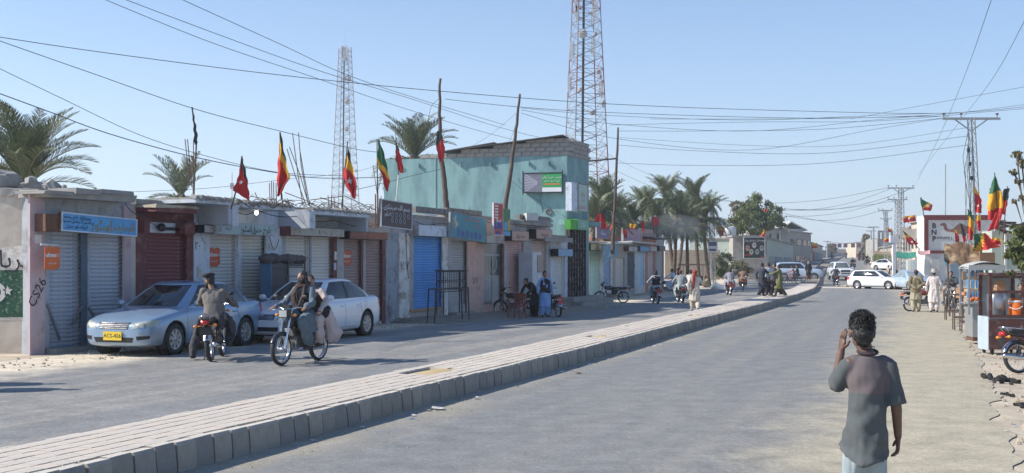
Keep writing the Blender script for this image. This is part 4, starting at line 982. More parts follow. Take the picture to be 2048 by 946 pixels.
m_pk = mat('pink_plaster', (0.61, 0.40, 0.33), .92, var=.15, scale=3, bump=.3, dirt=(.33, .27, .23), da=.35, ds=2.5)
m_gr = mat('grey_plaster', (0.41, 0.40, 0.40), .92, var=.18, scale=3, bump=.4, dirt=(.24, .2, .17), da=.4, ds=2)
m_blk = mat('block_masonry', (.34, .31, .27), .95, var=.25, scale=5, bump=.7)
m_mort = mat('mortar', (.22, .20, .18), .95, var=.3, bump=.6)
ZT = lambda px, py, off=0.: FA.z(px, py, off)
# mural end wall facing the camera
mw = thing('end_wall', 'weathered plaster end wall with a green flag mural beside the lilac pillar', 'wall', (-10.4, 23.45, .2))
zt_m = CH+(HY-383)*23.45/F; mb = MB(); mb.bb(-13.2, X(76, 23.45), 23.45, 23.75, -.1, zt_m)
mb.build('wall', m_w1, mw, world=True)
mb = MB(); rr = random.Random(2); rows = []
for k in range(30): x = lerp(-13.2, X(76, 23.45), k/29); rows.append([V((x, 23.40+.03*rr.random(), zt_m-.05*rr.random()-.06)), V((x, 23.42, zt_m+.04+.05*rr.random())), V((x, 23.8, zt_m+.05+.05*rr.random())), V((x, 23.8, zt_m-.03))])
mb.grid([r_ for r_ in rows]); mb.build('coping', m_conc, mw, world=True)
def wallpoly(name, pts, m, D, par, dz=.004):
    mb = MB(); pp = [P(a, b, D-dz) for a, b in pts]; n = len(pp); mb.add(pp+[q+V((0, dz*.8, 0)) for q in pp], [tuple(range(n))]+[(i, (i+1) % n, n+(i+1) % n, n+i) for i in range(n)]); return mb.build(name, m, par, world=True)
D0 = 23.45
wallpoly('white_band', [(-30, 500), (62, 488), (66, 538), (-30, 536)], mat('chipped_whitewash', (0.76, 0.73, 0.66), .95, var=.2, scale=8, bump=.7, dirt=(.4, .36, .3), da=.5, ds=5), D0, mw)
wallpoly('white_border', [(-60, 536), (59, 538), (59, 640), (-60, 640)], mat('white_lime', (.66, .64, .6), .95, var=.2, scale=8, bump=.7, dirt=(.42, .38, .3), da=.5, ds=4), D0-.002, mw)
wallpoly('green_flag_field', [(-60, 540), (53, 540), (53, 634), (-60, 636)], mat('flag_green_paint', (.02, .085, .05), .9, var=.4, scale=6, bump=.5, dirt=(.35, .38, .3), da=.28, ds=14), D0-.008, mw)
def star_pts(cx, cy, r, rot=-90, k=.42): return [(cx+(r if i % 2 == 0 else r*k)*cos(radians(rot+36*i)), cy+(r if i % 2 == 0 else r*k)*sin(radians(rot+36*i))) for i in range(10)]
wallpoly('star', star_pts(15, 582, 11), m_white, D0-.014, mw)
wallpoly('crescent', [(-14+26*cos(a), 585+22*sin(a)) for a in [radians(q) for q in range(-70, 80, 15)]]+[(-20+22*cos(a), 584+17*sin(a)) for a in [radians(q) for q in range(70, -80, -15)]], m_white, D0-.014, mw)
text('بریانی', .5, m_black, FR(P(2, 520, D0-.012), V((1, 0, 0))), mw, .002, 'painted_lettering')
# end pillar + first shop
S1 = shop(FA, 'first shop, with two dull grey shutters under a blue sign', 76, 262, ZT(180, 398), m_w2,
     [(92, 166, 462, 699, mslat((.34, .38, .43), (.08, .09, .1), .42), 'shutter'), (174, 247, 466, 690, mslat((.38, .41, .45), (.08, .08, .08), .2), 'shutter')],
     pillars=[(60, 90, 383, 0, m_lil, .06), (248, 263, 410, 0, m_lil, .05), (163, 175, 466, 697, mat('blue_grey_post', (.08, .12, .17), .7, var=.3), .03)])
mb = FA.mb(); FA.box(mb, FA.t(60), FA.t(272, .5), -.3, .5, ZT(180, 399, .5), ZT(180, 386, .5))
rr = random.Random(4); mb.v = [v+V((rr.uniform(-.03, .03), rr.uniform(-.03, .03), rr.uniform(-.02, .03))) for v in mb.v]; mb.build('eave_slab', m_conc, S1, world=True)
for i, (a, b) in enumerate(((150, 205), (205, 270), (88, 150))):
    mb = FA.mb(); FA.box(mb, FA.t(a, .55), FA.t(b, .55)-.03, -.2, .55, ZT(a, 386, .55)-.0, ZT(a, 376+i*2, .55)); mb.v = [v+V((rr.uniform(-.03, .03), 0, rr.uniform(-.015, .015))) for v in mb.v]; mb.build('broken_slab', m_conc, S1, world=True)
text('CS26', .3, m_black, FA.fr(FA.t(75, .065), .066, ZT(75, 585, .06), radians(58)), S1, .001, 'graffiti')
mb = FA.mb()
for a, b in (((93, 610), (118, 680)), ((163, 612), (142, 650)), ((176, 615), (190, 640))): mb.beam((FA.t(a[0]), -.02, ZT(*a)), (FA.t(b[0]), -.25 if 0 else -.02, ZT(*b)), .04)
mb.build('brace_bar', m_steel, S1, world=True)
S2 = shop(FA, 'maroon painted shop with one dark red shutter', 272, 388, ZT(330, 412), m_mar, [(288, 372, 470, 0, mslat((.16, .05, .055), (.3, .22, .2), .15), 'shutter')],
     pillars=[(263, 272, 408, 0, m_w1, .04), (272, 287, 440, 0, m_mar, .05), (374, 386, 440, 0, m_mar, .05)])
mb = FA.mb(); FA.box(mb, FA.t(268), FA.t(392, .6), -.2, .62, ZT(330, 424, .6), ZT(330, 415, .6)); mb.build('canopy', m_mar, S2, world=True)
mb = FA.mb(); FA.box(mb, FA.t(266), FA.t(394, .62), -.2, .66, ZT(330, 415, .6), ZT(330, 409, .6)); mb.v = [v+V((rr.uniform(-.03, .03), rr.uniform(-.03, .03), rr.uniform(-.02, .02))) for v in mb.v]; mb.build('mud_topping', mat('dry_mud', (.42, .37, .28), .95, var=.3, bump=.8), S2, world=True)
mb = FA.mb(); FA.box(mb, FA.t(298), FA.t(372), .003, .02, ZT(335, 466), ZT(335, 446)); mb.build('pale_recess_board', m_wb, S2, world=True)
mb = FA.mb(); FA.box(mb, FA.t(289, .3), FA.t(300, .3), .0, .3, ZT(300, 466), ZT(300, 441)); mb.build('open_box_side', m_mar, S2, world=True); mb = FA.mb(); FA.box(mb, FA.t(370, .3), FA.t(390, .3), .0, .3, ZT(380, 470), ZT(380, 447)); mb.build('open_box_side', m_mar, S2, world=True)
mb = MB(); c = FA.pt(FA.t(315), .12, ZT(315, 455)); mb.ell(c, (.1, .1, .1)); mb.tube([FA.pt(FA.t(315), .12, ZT(315, 458)), FA.pt(FA.t(385), .12, ZT(385, 459))], .03, 8); c = FA.pt(FA.t(362), .12, ZT(362, 458)); mb.box(c, (.3, .2, .16)); mb.build('shutter_spindle', m_black, S2, world=True)
text('۲۰', .2, m_black, FA.fr(FA.t(399), .07, ZT(399, 495)), S2, .001, 'graffiti') if 0 else None
S3 = shop(FA, 'shop with two whitish shutters and a pale blue sign, behind the silver sedan', 388, 563, ZT(470, 414), m_wb,
     [(414, 471, 466, 0, mslat((.46, .46, .45), (.2, .17, .15), .3), 'shutter'), (478, 530, 466, 0, mslat((.50, .49, .45), (.09, .08, .07), .35), 'shutter')], pillars=[(388, 410, 445, 0, m_wb, .06), (533, 562, 455, 0, m_wb, .06)])
text('۲۰', .28, m_black, FA.fr(FA.t(395, .06), .066, ZT(395, 492, .06)), S3, .001, 'graffiti')
S4 = shop(FA, 'shop with two cream shutters behind the iron cage', 563, 674, ZT(620, 425), m_w2,
     [(567, 616, 470, 0, mslat((.52, .50, .46), (.25, .2, .16), .3), 'shutter'), (619, 665, 472, 0, mslat((.52, .50, .47), (.25, .2, .16), .22), 'shutter')], pillars=[(666, 674, 475, 0, m_mar, .04)])
S5 = shop(FA, 'shop with two brown shutters and a maroon post behind the white sedan', 674, 770, ZT(720, 433), m_gr,
     [(683, 722, 478, 0, mslat((.27, .20, .19)), 'shutter'), (727, 764, 480, 0, mslat((.26, .19, .18)), 'shutter')], pillars=[(722.5, 726.5, 480, 0, m_mar, .02), (765, 771, 480, 0, m_mar, .03)])
# overhanging canopy slabs and side fins
m_edge = mat('pale_blue_edge', (0.51, 0.56, 0.61), .9, var=.2, bump=.4, dirt=(.25, .23, .2), da=.4)
def canopy(par, xa, xb, y, off=1., th=.14):
    mb = FA.mb(); FA.box(mb, FA.t(xa, off), FA.t(xb, off), -.3, off, ZT((xa+xb)/2, y+7, off), ZT((xa+xb)/2, y, off)); mb.build('canopy', m_edge, par, world=True)
    mb = FA.mb(); r = random.Random(xa); a, b = FA.t(xa, off), FA.t(xb, off); n = int((b-a)/.12); z = ZT((xa+xb)/2, y, off)
    for i in range(n): mb.box((a+(i+.5)*.12, -off+.06+r.uniform(-.02, .04), z+.02+r.random()*.03), (.14, .16, .07+.05*r.random()), (r.random()*.4, r.random()*.4, r.random()*.5))
    FA.box(mb, a, b, -.3, off-.12, z, z+.05); o = mb.build('broken_roof_edge', m_conc, par, world=True, kind='stuff')
def fin(par, xi, xo, ya, yb, off, m):
    ti = FA.t(xi, 0); mb = FA.mb(); z1, z0 = FA.z(xo, ya, off), FA.z(xo, yb, off); FA.box(mb, ti, ti+.12, .0, off, z0, z1); mb.build('canopy_side_fin', m, par, world=True)
m_fin = mat('fin_plaster', (0.41, 0.44, 0.48), .92, var=.22, scale=2, bump=.4, dirt=(.46, .46, .5), da=.45, ds=1.8)
canopy(S3, 470, 590, 411); canopy(S4, 627, 740, 425); canopy(S2, 392, 468, 401, 1.)
fin(S2, 392, 460, 403, 449, .95, m_fin); fin(S3, 556, 622, 420, 457, .95, m_fin); fin(S4, 676, 741, 433, 463, .95, m_fin)
mb = FA.mb(); FA.box(mb, FA.t(463, .95), FA.t(475, .95), .7, .98, ZT(469, 452, .95), ZT(469, 412, .95)); FA.box(mb, FA.t(617, .95)-.02, FA.t(628, .95), .8, .99, ZT(622, 457, .95), ZT(622, 422, .95)); mb.build('canopy_post', m_edge, S3, world=True, kind='stuff')
# row B
m_para = mat('parapet_dark', (.2, .19, .18), .95, var=.3, bump=.7)
S6 = shop(FA, 'shop with one bright blue shutter between white pillars', 770, 897, ZT(830, 437), m_gr, [(823, 882, 473, 617, mslat((.09, .27, .58), (.3, .34, .4), .1), 'shutter')],
     pillars=[(772, 799, 465, 0, mat('slate_plaster', (0.30, 0.34, 0.38), .92, var=.2, bump=.4, dirt=(.12, .11, .1), da=.4), .03), (799, 819, 466, 0, m_ww, .07), (885, 896, 474, 0, m_ww, .05)])
mb = FA.mb(); FA.box(mb, FA.t(820, .05), FA.t(884, .05), -.1, .08, ZT(852, 621), ZT(852, 616)); mb.build('door_sill', mat('mud_sill', (.4, .25, .15), .95, var=.3, bump=.6), S6, world=True)
text('۱۵۷', .42, m_black, FA.fr(FA.t(809, .07), .076, ZT(809, 533, .07)), S6, .001, 'graffiti')
S7 = shop(FA, 'shop with a plain grey shutter and pink pillar behind the iron rack', 897, 962, ZT(930, 437), m_gr, [(898, 934, 482, 612, mslat((.32, .32, .32)), 'shutter')], pillars=[(935, 961, 484, 0, m_pk, .05)])
text('۱۵۷', .36, m_black, FA.fr(FA.t(951, .05), .056, ZT(951, 562, .05)), S7, .001, 'graffiti')
# narrow shop front with glazed steel door
S8 = shop(FA, 'narrow shop front with a tall glazed steel double door', 962, 1007, ZT(985, 440), m_pk, [(964, 1003, 486, 608, None, 'door')])
ta, tb = FA.t(964, -.08), FA.t(1003, -.08); z0, z1 = FA.z(983, 608, -.08), FA.z(983, 486, -.08)
m_dgl = mat('dusty_glass', (.12, .13, .14), .15, var=.3, bump=0)
mb = FA.mb(); 
for a, b, c, d in ((ta, ta+.1, z0, z1), (tb-.1, tb, z0, z1), (ta+.1, tb-.1, z1-.08, z1), (ta+.1, tb-.1, z1-.5, z1-.42), (ta+.1, tb-.1, z0, z0+.1), (ta+.1, tb-.1, z0+1.0, z0+1.1), ((ta+tb)/2-.03, (ta+tb)/2+.03, z0+.1, z1-.5)): FA.box(mb, a, b, -.12, -.06, c, d)
dr = mb.build('steel_door', m_steel, S8, world=True)
mb = FA.mb(); FA.box(mb, ta+.1, tb-.1, -.1, -.09, z0+1.1, z1-.08); mb.build('glass_pane', m_dgl, dr, world=True)
mb = FA.mb(); FA.box(mb, ta+.1, tb-.1, -.1, -.08, z0+.1, z0+1.0); mb.build('kick_panel', m_galv, dr, world=True)
mb = FA.mb(); mb.tube([((ta+tb)/2+.1+.34*cos(a), .085, z0+1.55+.34*sin(a)) for a in [2*pi*i/20 for i in range(21)]], .018, 4); mb.build('ring_emblem', m_white, dr, world=True)
S9 = shop(FA, 'shop with a pink shutter behind the red plastic chair', 1007, 1060, ZT(1035, 446), m_gr, [(1011, 1043, 482, 604, mslat((.46, .30, .27)), 'shutter')], pillars=[(1004.5, 1008.5, 480, 0, m_mar, .03)])
S10 = shop(FA, 'shop with a narrow beige-pink shutter behind the white fridge', 1060, 1101, ZT(1080, 446), m_gr, [(1062, 1088, 480, 606, mslat((.45, .35, .31)), 'shutter')])
S11 = shop(FA, 'lower last shop of the row with a whitish shutter and blue lintel', 1101, 1140, ZT(1120, 476), m_wb, [(1104, 1127, 512, 611, mslat((.50, .50, .48)), 'shutter')])
mb = FA.mb(); FA.box(mb, FA.t(1092, .5), FA.t(1146, .5), -.2, .5, ZT(1120, 483, .5), ZT(1120, 474, .5)); rr = random.Random(8); mb.v = [v+V((rr.uniform(-.05, .05), rr.uniform(-.03, .03), rr.uniform(-.03, .03))) for v in mb.v]; mb.build('eave_slab', m_conc, S11, world=True)
mb = FA.mb(); FA.box(mb, FA.t(1040, .25), FA.t(1106, .25), -.2, .25, ZT(1070, 451, .2), ZT(1070, 445, .2)); mb.build('eave_slab', m_conc, S10, world=True)
# block parapet on the roof of row B
def blocks(name, fac, par, t0, t1, z0, rows, L_=.4, H_=.2, off=-.03, m=None, cut=None, seed=1, th=.2, mort=None):
    r = random.Random(seed); mes = []
    for k in range(3):
        mb = MB(); mb.box((0, 0, 0), (L_-.03, th, H_-.03)); mb.v = [v+V((r.uniform(-.008, .008), r.uniform(-.006, .006), r.uniform(-.006, .006))) for v in mb.v]; mes.append(mb.mesh('block', [m or m_blk]))
    R = WM(par).inverted(); n = 0
    core = fac.mb()
    for j in range(rows):
        t = t0+(L_/2 if j % 2 else 0)
        while t < t1-.05:
            if not cut or cut(t, z0+j*H_):
                e = min(t+L_, t1); 
                M_ = R @ Matrix.Translation(fac.pt(t+L_/2, off-th/2+r.uniform(-.006, .01), z0+(j+.5)*H_)) @ Matrix.Rotation(fac.ang, 4, 'Z')
                inst(r.choice(mes), 'block', par, M_); n += 1
                fac.box(core, t-.012, t+L_-.012, off-th+.015, off-.022, z0+j*H_-.015, z0+(j+1)*H_-.016)
            t += L_
    if core.v: core.build('mortar_bed', mort or m_mort, par, world=True)
    return n
for (sh, a, b, y) in ((S6, 835, 896, 432), (S7, 897, 961, 434), (S10, 1042, 1100, 445)):
    blocks('', FA, sh, FA.t(a), FA.t(b), ZT((a+b)/2, y)+.1, 1, .42, .2, m=m_para, seed=a)
# mezzanine wall detail: plinth / pavement in front of row B
mb = FA.mb(); n = 26; ra = random.Random(3); rows = []
for i in range(n):
    t = lerp(FA.t(770), FA.t(1140), i/(n-1)); g = zg(*FA.pt(t, 1).xy); g -= .3*(i in (0, n-1)); rows.append([V((t, .1, g+.16)), V((t, -.7-.2*ra.random(), g+.14)), V((t, -1.5-.3*ra.random(), g+.06)), V((t, -2.1, g-.05))])
mb.grid(rows); tag(mb.build('earth_pavement', mat('trodden_earth', (.25, .215, .175), .95, var=.35, scale=3, bump=1), smooth=True), kind='structure')
# shutter boxes and signs
m_bluesign = mat('blue_sign_face', (.09, .33, .62), .6, var=.12, bump=0, dirt=(.3, .35, .4), da=.2, ds=6)
gold = ink((.30, .24, .07)); blk = ink((.02, .02, .03)); wht = ink((.7, .7, .7))
sbox(FA, 'big blue sign with gold Urdu lettering above the grey shutters', 123, 274, 431, 468, .42, .1, m_bluesign, m_rust, tilt=-.035, frame=cm((.5, .6, .7)),
     texts=[('الفیصل', .72, -.05, .62, gold, .62), ('جنرل', .36, -.02, .7, gold, .8), ('اسٹور', .02, -.08, .85, gold, .85), ('پروپرائٹر حاجی محمد', -.62, .55, .24, blk), ('ہر قسم کا سامان دستیاب', -.62, .1, .24, blk), ('کریانہ اور جنرل', -.62, -.42, .27, blk)])
sbox(FA, 'rusty brown end box left of the blue sign', 92, 122, 428, 463, .36, .3, mat('rust_plate', (.14, .07, .045), .9, var=.5, scale=9, bump=.5), m_rust, name='shutter_box', cat='box', group='shutter housings')
sbox(FA, 'pale blue sign with green Urdu lettering under the canopy', 431, 551, 447, 470, .5, .25, mat('faded_blue_sign', (.36, .47, .5), .7, var=.15, dirt=(.2, .18, .16), da=.35, ds=4), m_gr,
     texts=[('بلوچ', .7, 0, .8, ink((.08, .13, .06)), .9), ('جنرل', .33, 0, .8, ink((.03, .05, .03)), .9), ('اسٹور', -.02, 0, .8, ink((.03, .06, .04)), .9), ('کریانہ', -.6, 0, .42, ink((.1, .25, .3)))])
sbox(FA, 'dark box end left of the pale blue sign', 409, 430, 450, 466, .45, .3, m_gr, m_black, name='shutter_box', cat='box', group='shutter housings')
sbox(FA, 'long dirty white shutter box over the cream shutters', 582, 689, 455, 473, .42, .36, mat('dirty_white_tin', (.45, .44, .4), .8, var=.15, dirt=(.25, .2, .15), da=.4, ds=4), m_mar, name='shutter_box', cat='box', group='shutter housings',
     texts=[('1', .02, 0, .55, blk)])
sbox(FA, 'rusty maroon shutter box over the brown shutters', 700, 776, 464, 479, .42, .36, mat('rusty_maroon_tin', (.24, .11, .09), .85, var=.3, scale=6, dirt=(.3, .2, .15), da=.3, ds=5), m_black, name='shutter_box', cat='box', group='shutter housings')
sbox(FA, 'blank grey-white shutter box over the blue shutter', 838, 903, 451, 473, .45, .38, m_wb, m_gr, name='shutter_box', cat='box', group='shutter housings')
rt, T, w_, h = sbox(FA, 'teal printed banner with a white plant motif over the plain grey shutter', 901, 973, 431, 480, .6, .08, mat('teal_banner', (.08, .26, .32), .7, var=.15, scale=1.5, bump=0), m_gr, tilt=-.05,
     texts=[('عبداللہ ڈینٹل', .2, .72, .22, ink((.6, .2, .14)), 1.2), ('کلینک', .45, .25, .2, ink((.6, .25, .2)))])
mb = MB(T); r = random.Random(9)
for i in range(26):
    a = r.uniform(.0, 1.6); l = r.uniform(.15, .75)*h; o = V((-w_*.48, -h*.1, .004)); d = V((cos(a), sin(a), 0)); s_ = V((-d.y, d.x, 0))*l*.09
    if o.y+d.y*l > h*.46: l *= .5
    mb.add([o, o+d*l*.6+s_, o+d*l, o+d*l*.6-s_], [(0, 3, 2, 1)])
mb.build('plant_print', ink((.55, .62, .5)), rt, world=True)
mb = MB(T)
for i in range(6): mb.bb(-w_*.32+i*w_*.12, -w_*.25+i*w_*.12, -h*.42, -h*(.12+.05*(i % 2)), .003, .006)
mb.build('bottle_print', ink((.1, .13, .3)), rt, world=True)
sbox(FA, 'small grey sign over the glazed door', 973, 1009, 470, 487, .45, .3, m_gr, m_black, name='shutter_box', cat='box', group='shutter housings')
m_psign = mat('pink_painted_sign', (.5, .33, .28), .8, var=.12, dirt=(.35, .25, .22), da=.3, ds=6)
sbox(FA, 'pink sign with dark Urdu lettering over the pink shutter', 1024, 1058, 462, 482, .42, .34, m_psign, m_black, texts=[('محمد ہوٹل', 0, 0, .55, ink((.25, .08, .06)), 1.0)])
sbox(FA, 'pink sign with Urdu lettering over the beige shutter, right of the other pink sign', 1073, 1105, 459, 478, .42, .34, m_psign, m_black, texts=[('بلوچ سینٹر', 0, 0, .5, ink((.25, .08, .06)), 1.0)])
sbox(FA, 'plain sky-blue box over the whitish end shutter', 1117, 1146, 498, 513, .42, .34, mat('sky_blue_tin', (.25, .40, .55), .7, var=.1), m_black, name='shutter_box', cat='box', group='shutter housings')
# dark light-box sign with tools on iron brackets
rt, T, w_, h = sbox(FA, 'dark brown sign with white Urdu words and pictures of pipe fittings, on an iron bracket', 762, 824, 402, 457, 1.0, .12, mat('dark_sign_face', (.045, .03, .035), .5, var=.1, bump=0), m_gr, frame=cm((.6, .6, .6)), tilt=-.03,
     texts=[('بسم اللہ سینیٹری', .0, .5, .26, wht, 1.1), ('اسٹور', -.6, -.02, .2, wht)])
mb = MB(T); r = random.Random(12)
for i in range(9): cx = -w_*.15+(i % 5)*w_*.13; cy = -h*(.02+.2*(i//5)); rr_ = h*.07; mb.tube([(cx+rr_*cos(a), cy+rr_*1.2*sin(a), .006) for a in [2*pi*k/10 for k in range(11)]], .008, 4)
mb.build('fitting_pictures', ink((.5, .55, .6)), rt, world=True)
mb = FA.mb(); t = FA.t(757, 1.); z = ZT(757, 456, 1.); z2 = ZT(757, 388, 1.)
for dt in (0, .12): mb.beam((t+dt, -.9, z-.02), (t+dt, -.9, z2), .03); mb.beam((t+dt, 0, z+.3*dt*8), (t+dt, -.9, z+.1), .03)
mb.build('iron_bracket', m_rust, rt, world=True)
rt, T, w_, h = sbox(FA, 'tall red and white printed vertical banner with blue product pictures', 987, 1006, 406, 471, .9, .06, ink((.5, .08, .05)), m_white, frame=cm((.6, .6, .62)), texts=[('سم', .1, .0, .3, wht)])
mb = MB(T)
for i in range(5): mb.bb(-w_*.35, -w_*.02, h*(.38-i*.09), h*(.43-i*.09), .003, .006)
mb.build('white_print', wht, rt, world=True)
mb = MB(T)
for i in range(2): mb.bb(-w_*.4+i*w_*.42, i*w_*.42-.03, -h*.3, -h*.08, .003, .006)
mb.bb(-w_*.2, w_*.2, -h*.48, -h*.36, .003, .006); mb.build('blue_product_print', ink((.06, .08, .3)), rt, world=True)
rt, T, w_, h = sbox(FA, 'narrow green, blue and yellow printed banner right of the red one', 1006.5, 1021, 418, 472, .75, .05, ink((.08, .22, .1)), m_gr)
mb = MB(T); mb.bb(-w_*.4, w_*.05, -h*.3, h*.02, .003, .006); mb.bb(-w_*.45, w_*.45, -h*.5+.02, -h*.34, .003, .006); mb.build('blue_print', ink((.12, .35, .6)), rt, world=True)
mb = MB(T); mb.bb(w_*.1, w_*.42, -h*.28, h*.1, .003, .006); mb.build('yellow_print', ink((.55, .35, .08)), rt, world=True)
# orange telecom signs
m_org = mat('telecom_orange', (.62, .13, .025), .5, var=.1, bump=0, dirt=(.5, .2, .1), da=.2, ds=6)
def telecom(label, x0, x1, y0, y1, off, hung=False, m=None):
    ta, tb = FA.t(x0, off), FA.t(x1, off); zb, zt = FA.z((x0+x1)/2, y1, off), FA.z((x0+x1)/2, y0, off); w_, h = tb-ta, zt-zb
    rt = FA.thing('telecom_sign', label, 'sign', (ta+tb)/2, off, zb, 'orange telecom signs'); T = FR(FA.pt((ta+tb)/2, off, (zb+zt)/2), FA.u)
    o = [(-w_/2, -h/2+.02), (-w_*.3, -h/2), (w_*.25, -h/2), (w_/2, -h*.38), (w_/2, h*.44), (w_*.3, h/2), (w_*.05, h*.43), (-w_*.2, h/2), (-w_/2+.01, h*.44)]
    mb = MB(T); mb.prism(o, -.012, .0); mb.build('panel', m or m_org, rt, world=True)
    text('ufone', .3*w_, wht, T @ Matrix.Translation((-w_*.09, h*.12, .003)), rt, .002, off=.004); text('تم ہی تو ہو', .13*w_, wht, T @ Matrix.Translation((0, -h*.2, .003)), rt, .002)
    mb = MB(T); 
    for a in ((.3, .44, .06, .075), (.3, .44, .165, .18), (.3, .318, .075, .165), (.422, .44, .075, .165)): mb.bb(a[0]*w_, a[1]*w_, a[2]*h, a[3]*h, .002, .006)
    mb.build('square_logo', wht, rt, world=True)
    if hung:
        mb = MB(T); mb.tube([(-w_*.7, h*.56, -.02), (w_*.5, h*.54, -.02)], .018, 6); mb.tube([(-w_*.3, h*.56, -.02), (-w_*.3, h*.48, 0)], .006, 4); mb.tube([(w_*.3, h*.55, -.02), (w_*.3, h*.45, 0)], .006, 4); mb.build('bracket_bar', m_white, rt, world=True)
telecom('orange sign hanging from a white bracket beside the lilac end pillar', 89, 120, 492, 540, .35, True)
telecom('orange-red sign fixed on the whitish shutter under the pale blue sign', 416, 440, 495, 533, -.03, m=mat('telecom_red', (.5, .09, .03), .5, var=.1, bump=0))
telecom('small orange-red sign fixed on the brown shutter', 684, 704, 500, 531, -.03, m=cm((.46, .09, .04), .5))
mb = FA.mb(); c = (FA.t(77, .08), -.07, ZT(77, 478, .08)); mb.box(c, (.14, .06, .18)); ob_ = mb.build('meter_box', m_white); tag(ob_, 'small white electric meter box on the lilac end pillar', 'meter box')
mb = MB(); mb.ell(FA.pt(FA.t(513, .5), .5, ZT(513, 425, .5)), (.05, .05, .065)); ob_ = mb.build('light_bulb', mat('lit_bulb', (.9, .9, .85), .4, emit=((1, .97, .9), 6.), var=.02, bump=0), smooth=True); tag(ob_, 'lit round bulb hanging under the canopy above the pale blue sign', 'bulb')
# tube light on the parapet
mb = FA.mb(); mb.tube([(FA.t(846, .1), -.2, ZT(846, 428, .2)), (FA.t(868, .1), -.2, ZT(868, 430, .2))], .03, 8); tag(mb.build('tube_light', cm((.75, .76, .78), .3)), 'white tube lamp on the dark parapet above the blue shutter', 'lamp')
# ================================================================ GREEN BUILDING
m_teal = mat('teal_limewash', (.155, .27, .285), .9, var=.2, scale=.9, bump=.25, dirt=(.24, .40, .40), da=.65, ds=1.4, fine=25, stretch=(1, 1, .3))
m_block = mat('pale_block', (.30, .29, .27), .95, var=.28, scale=4, bump=.7)
GB = thing('green_building', 'two storey teal building with a rough block parapet', 'building', (2, 53, 0))
YB, XB = 52., X(1134, 52); zt_ = CH+(HY-311)*YB/F; XL = X(768, 54)
FG = Fac(XB, YB, 2030)
mb = MB(); YL = 54.
mb.add([(XL, YL, 0), (XB, YB, 0), (XB, YB, zt_), (XL, YL, zt_), (XL, YL+10, 0), (XL, YL+10, zt_)]+[tuple(FG.pt(2.9, 0, z)) for z in (0, zt_)]+[tuple(FG.pt(2.9, -9, z)) for z in (0, zt_)],
       [(0, 1, 2, 3), (4, 0, 3, 5), (1, 6, 7, 2), (6, 8, 9, 7), (3, 2, 7, 9, 5)])
mb.build('wall', m_teal, GB, world=True)
dW = V((XB-XL, YB-YL, 0)).normalized(); FW = Fac(XL, YL, 1024+F*dW.x/dW.y) if 0 else None
class Fac2(Fac):
    def __init__(s, a, d): s.A = V(a); s.u = V(d).normalized(); s.n = V((s.u.y, -s.u.x, 0)); s.ang = atan2(s.u.y, s.u.x); s.T = Matrix.Translation(s.A) @ Matrix.Rotation(s.ang, 4, 'Z')
FW = Fac2((XL, YL, 0), dW); Lw = hypot(XB-XL, YB-YL)
top = lambda t: .1+.74*ss(Lw*.05, Lw*.98, t)**1.1
blocks('', FW, GB, .9, Lw-.05, zt_, 4, .44, .2, .02, m_block, lambda t, z: z-zt_ < top(t)-.12, 3, .2)
blocks('', FG, GB, .02, 2.8, zt_, 4, .44, .2, .02, m_block, None, 5, .2)
mb = FW.mb(); 
for (ta, tb, dz, dd) in ((Lw*.33, Lw*.62, .5, .0), (Lw*.44, Lw*.985, .62, .0)):
    za, zb_ = zt_+top(ta)+.0, zt_+top(tb)+.03
    mb.add([(ta, -.35, za), (tb, -.35, zb_), (tb, 2.5, zb_+.05), (ta, 2.5, za+.05), (ta, -.35, za+.05), (tb, -.35, zb_+.05), (tb, 2.5, zb_+.1), (ta, 2.5, za+.1)], [(0, 3, 2, 1), (4, 5, 6, 7), (0, 1, 5, 4), (1, 2, 6, 5), (2, 3, 7, 6), (3, 0, 4, 7)])
mb.build('tin_roof_sheet', cm((.05, .05, .05), .7), GB, world=True)
mb = FW.mb(); t = Lw*.285; mb.bb(t, t+.05, -.03, 0, 2.5, zt_); mb.build('corner_strip', cm((.27, .42, .42)), GB, world=True)
mb = FW.mb(); r = random.Random(6)
for x_ in (800, 840, 925, 985, 1060, 1098): t = lerp(0, Lw, (x_-768)/366); mb.box((t, -.05, zt_-.32), (.06, .12, .16))
mb.build('drain_spout', m_teal, GB, world=True)
# cracks and pencilled cable traces on the wall
mb = FW.mb()
for seg in (((.47, 4.6), (.52, 3.9)), ((.74, 5.9), (.79, 5.2)), ((.86, 5.6), (.865, 4.3))):
    (a, za), (b, zb_) = seg; P_ = [V((lerp(a, b, k/6)*Lw+.05*r.uniform(-1, 1), -.006, lerp(za, zb_, k/6)+.05*r.uniform(-1, 1))) for k in range(7)]; mb.tube(P_, .012, 4)
mb.build('wall_crack', cm((.12, .2, .19)), GB, world=True)
mb = FW.mb(); t = Lw*.905; mb.tube([(t+.14*cos(a), -.02, 4.35+.12*sin(a)) for a in [2*pi*k/10 for k in range(11)]], .035, 5); mb.box((t, -.02, 4.02), (.12, .05, .1)); mb.build('vent_hole', cm((.14, .1, .09)), GB, world=True)
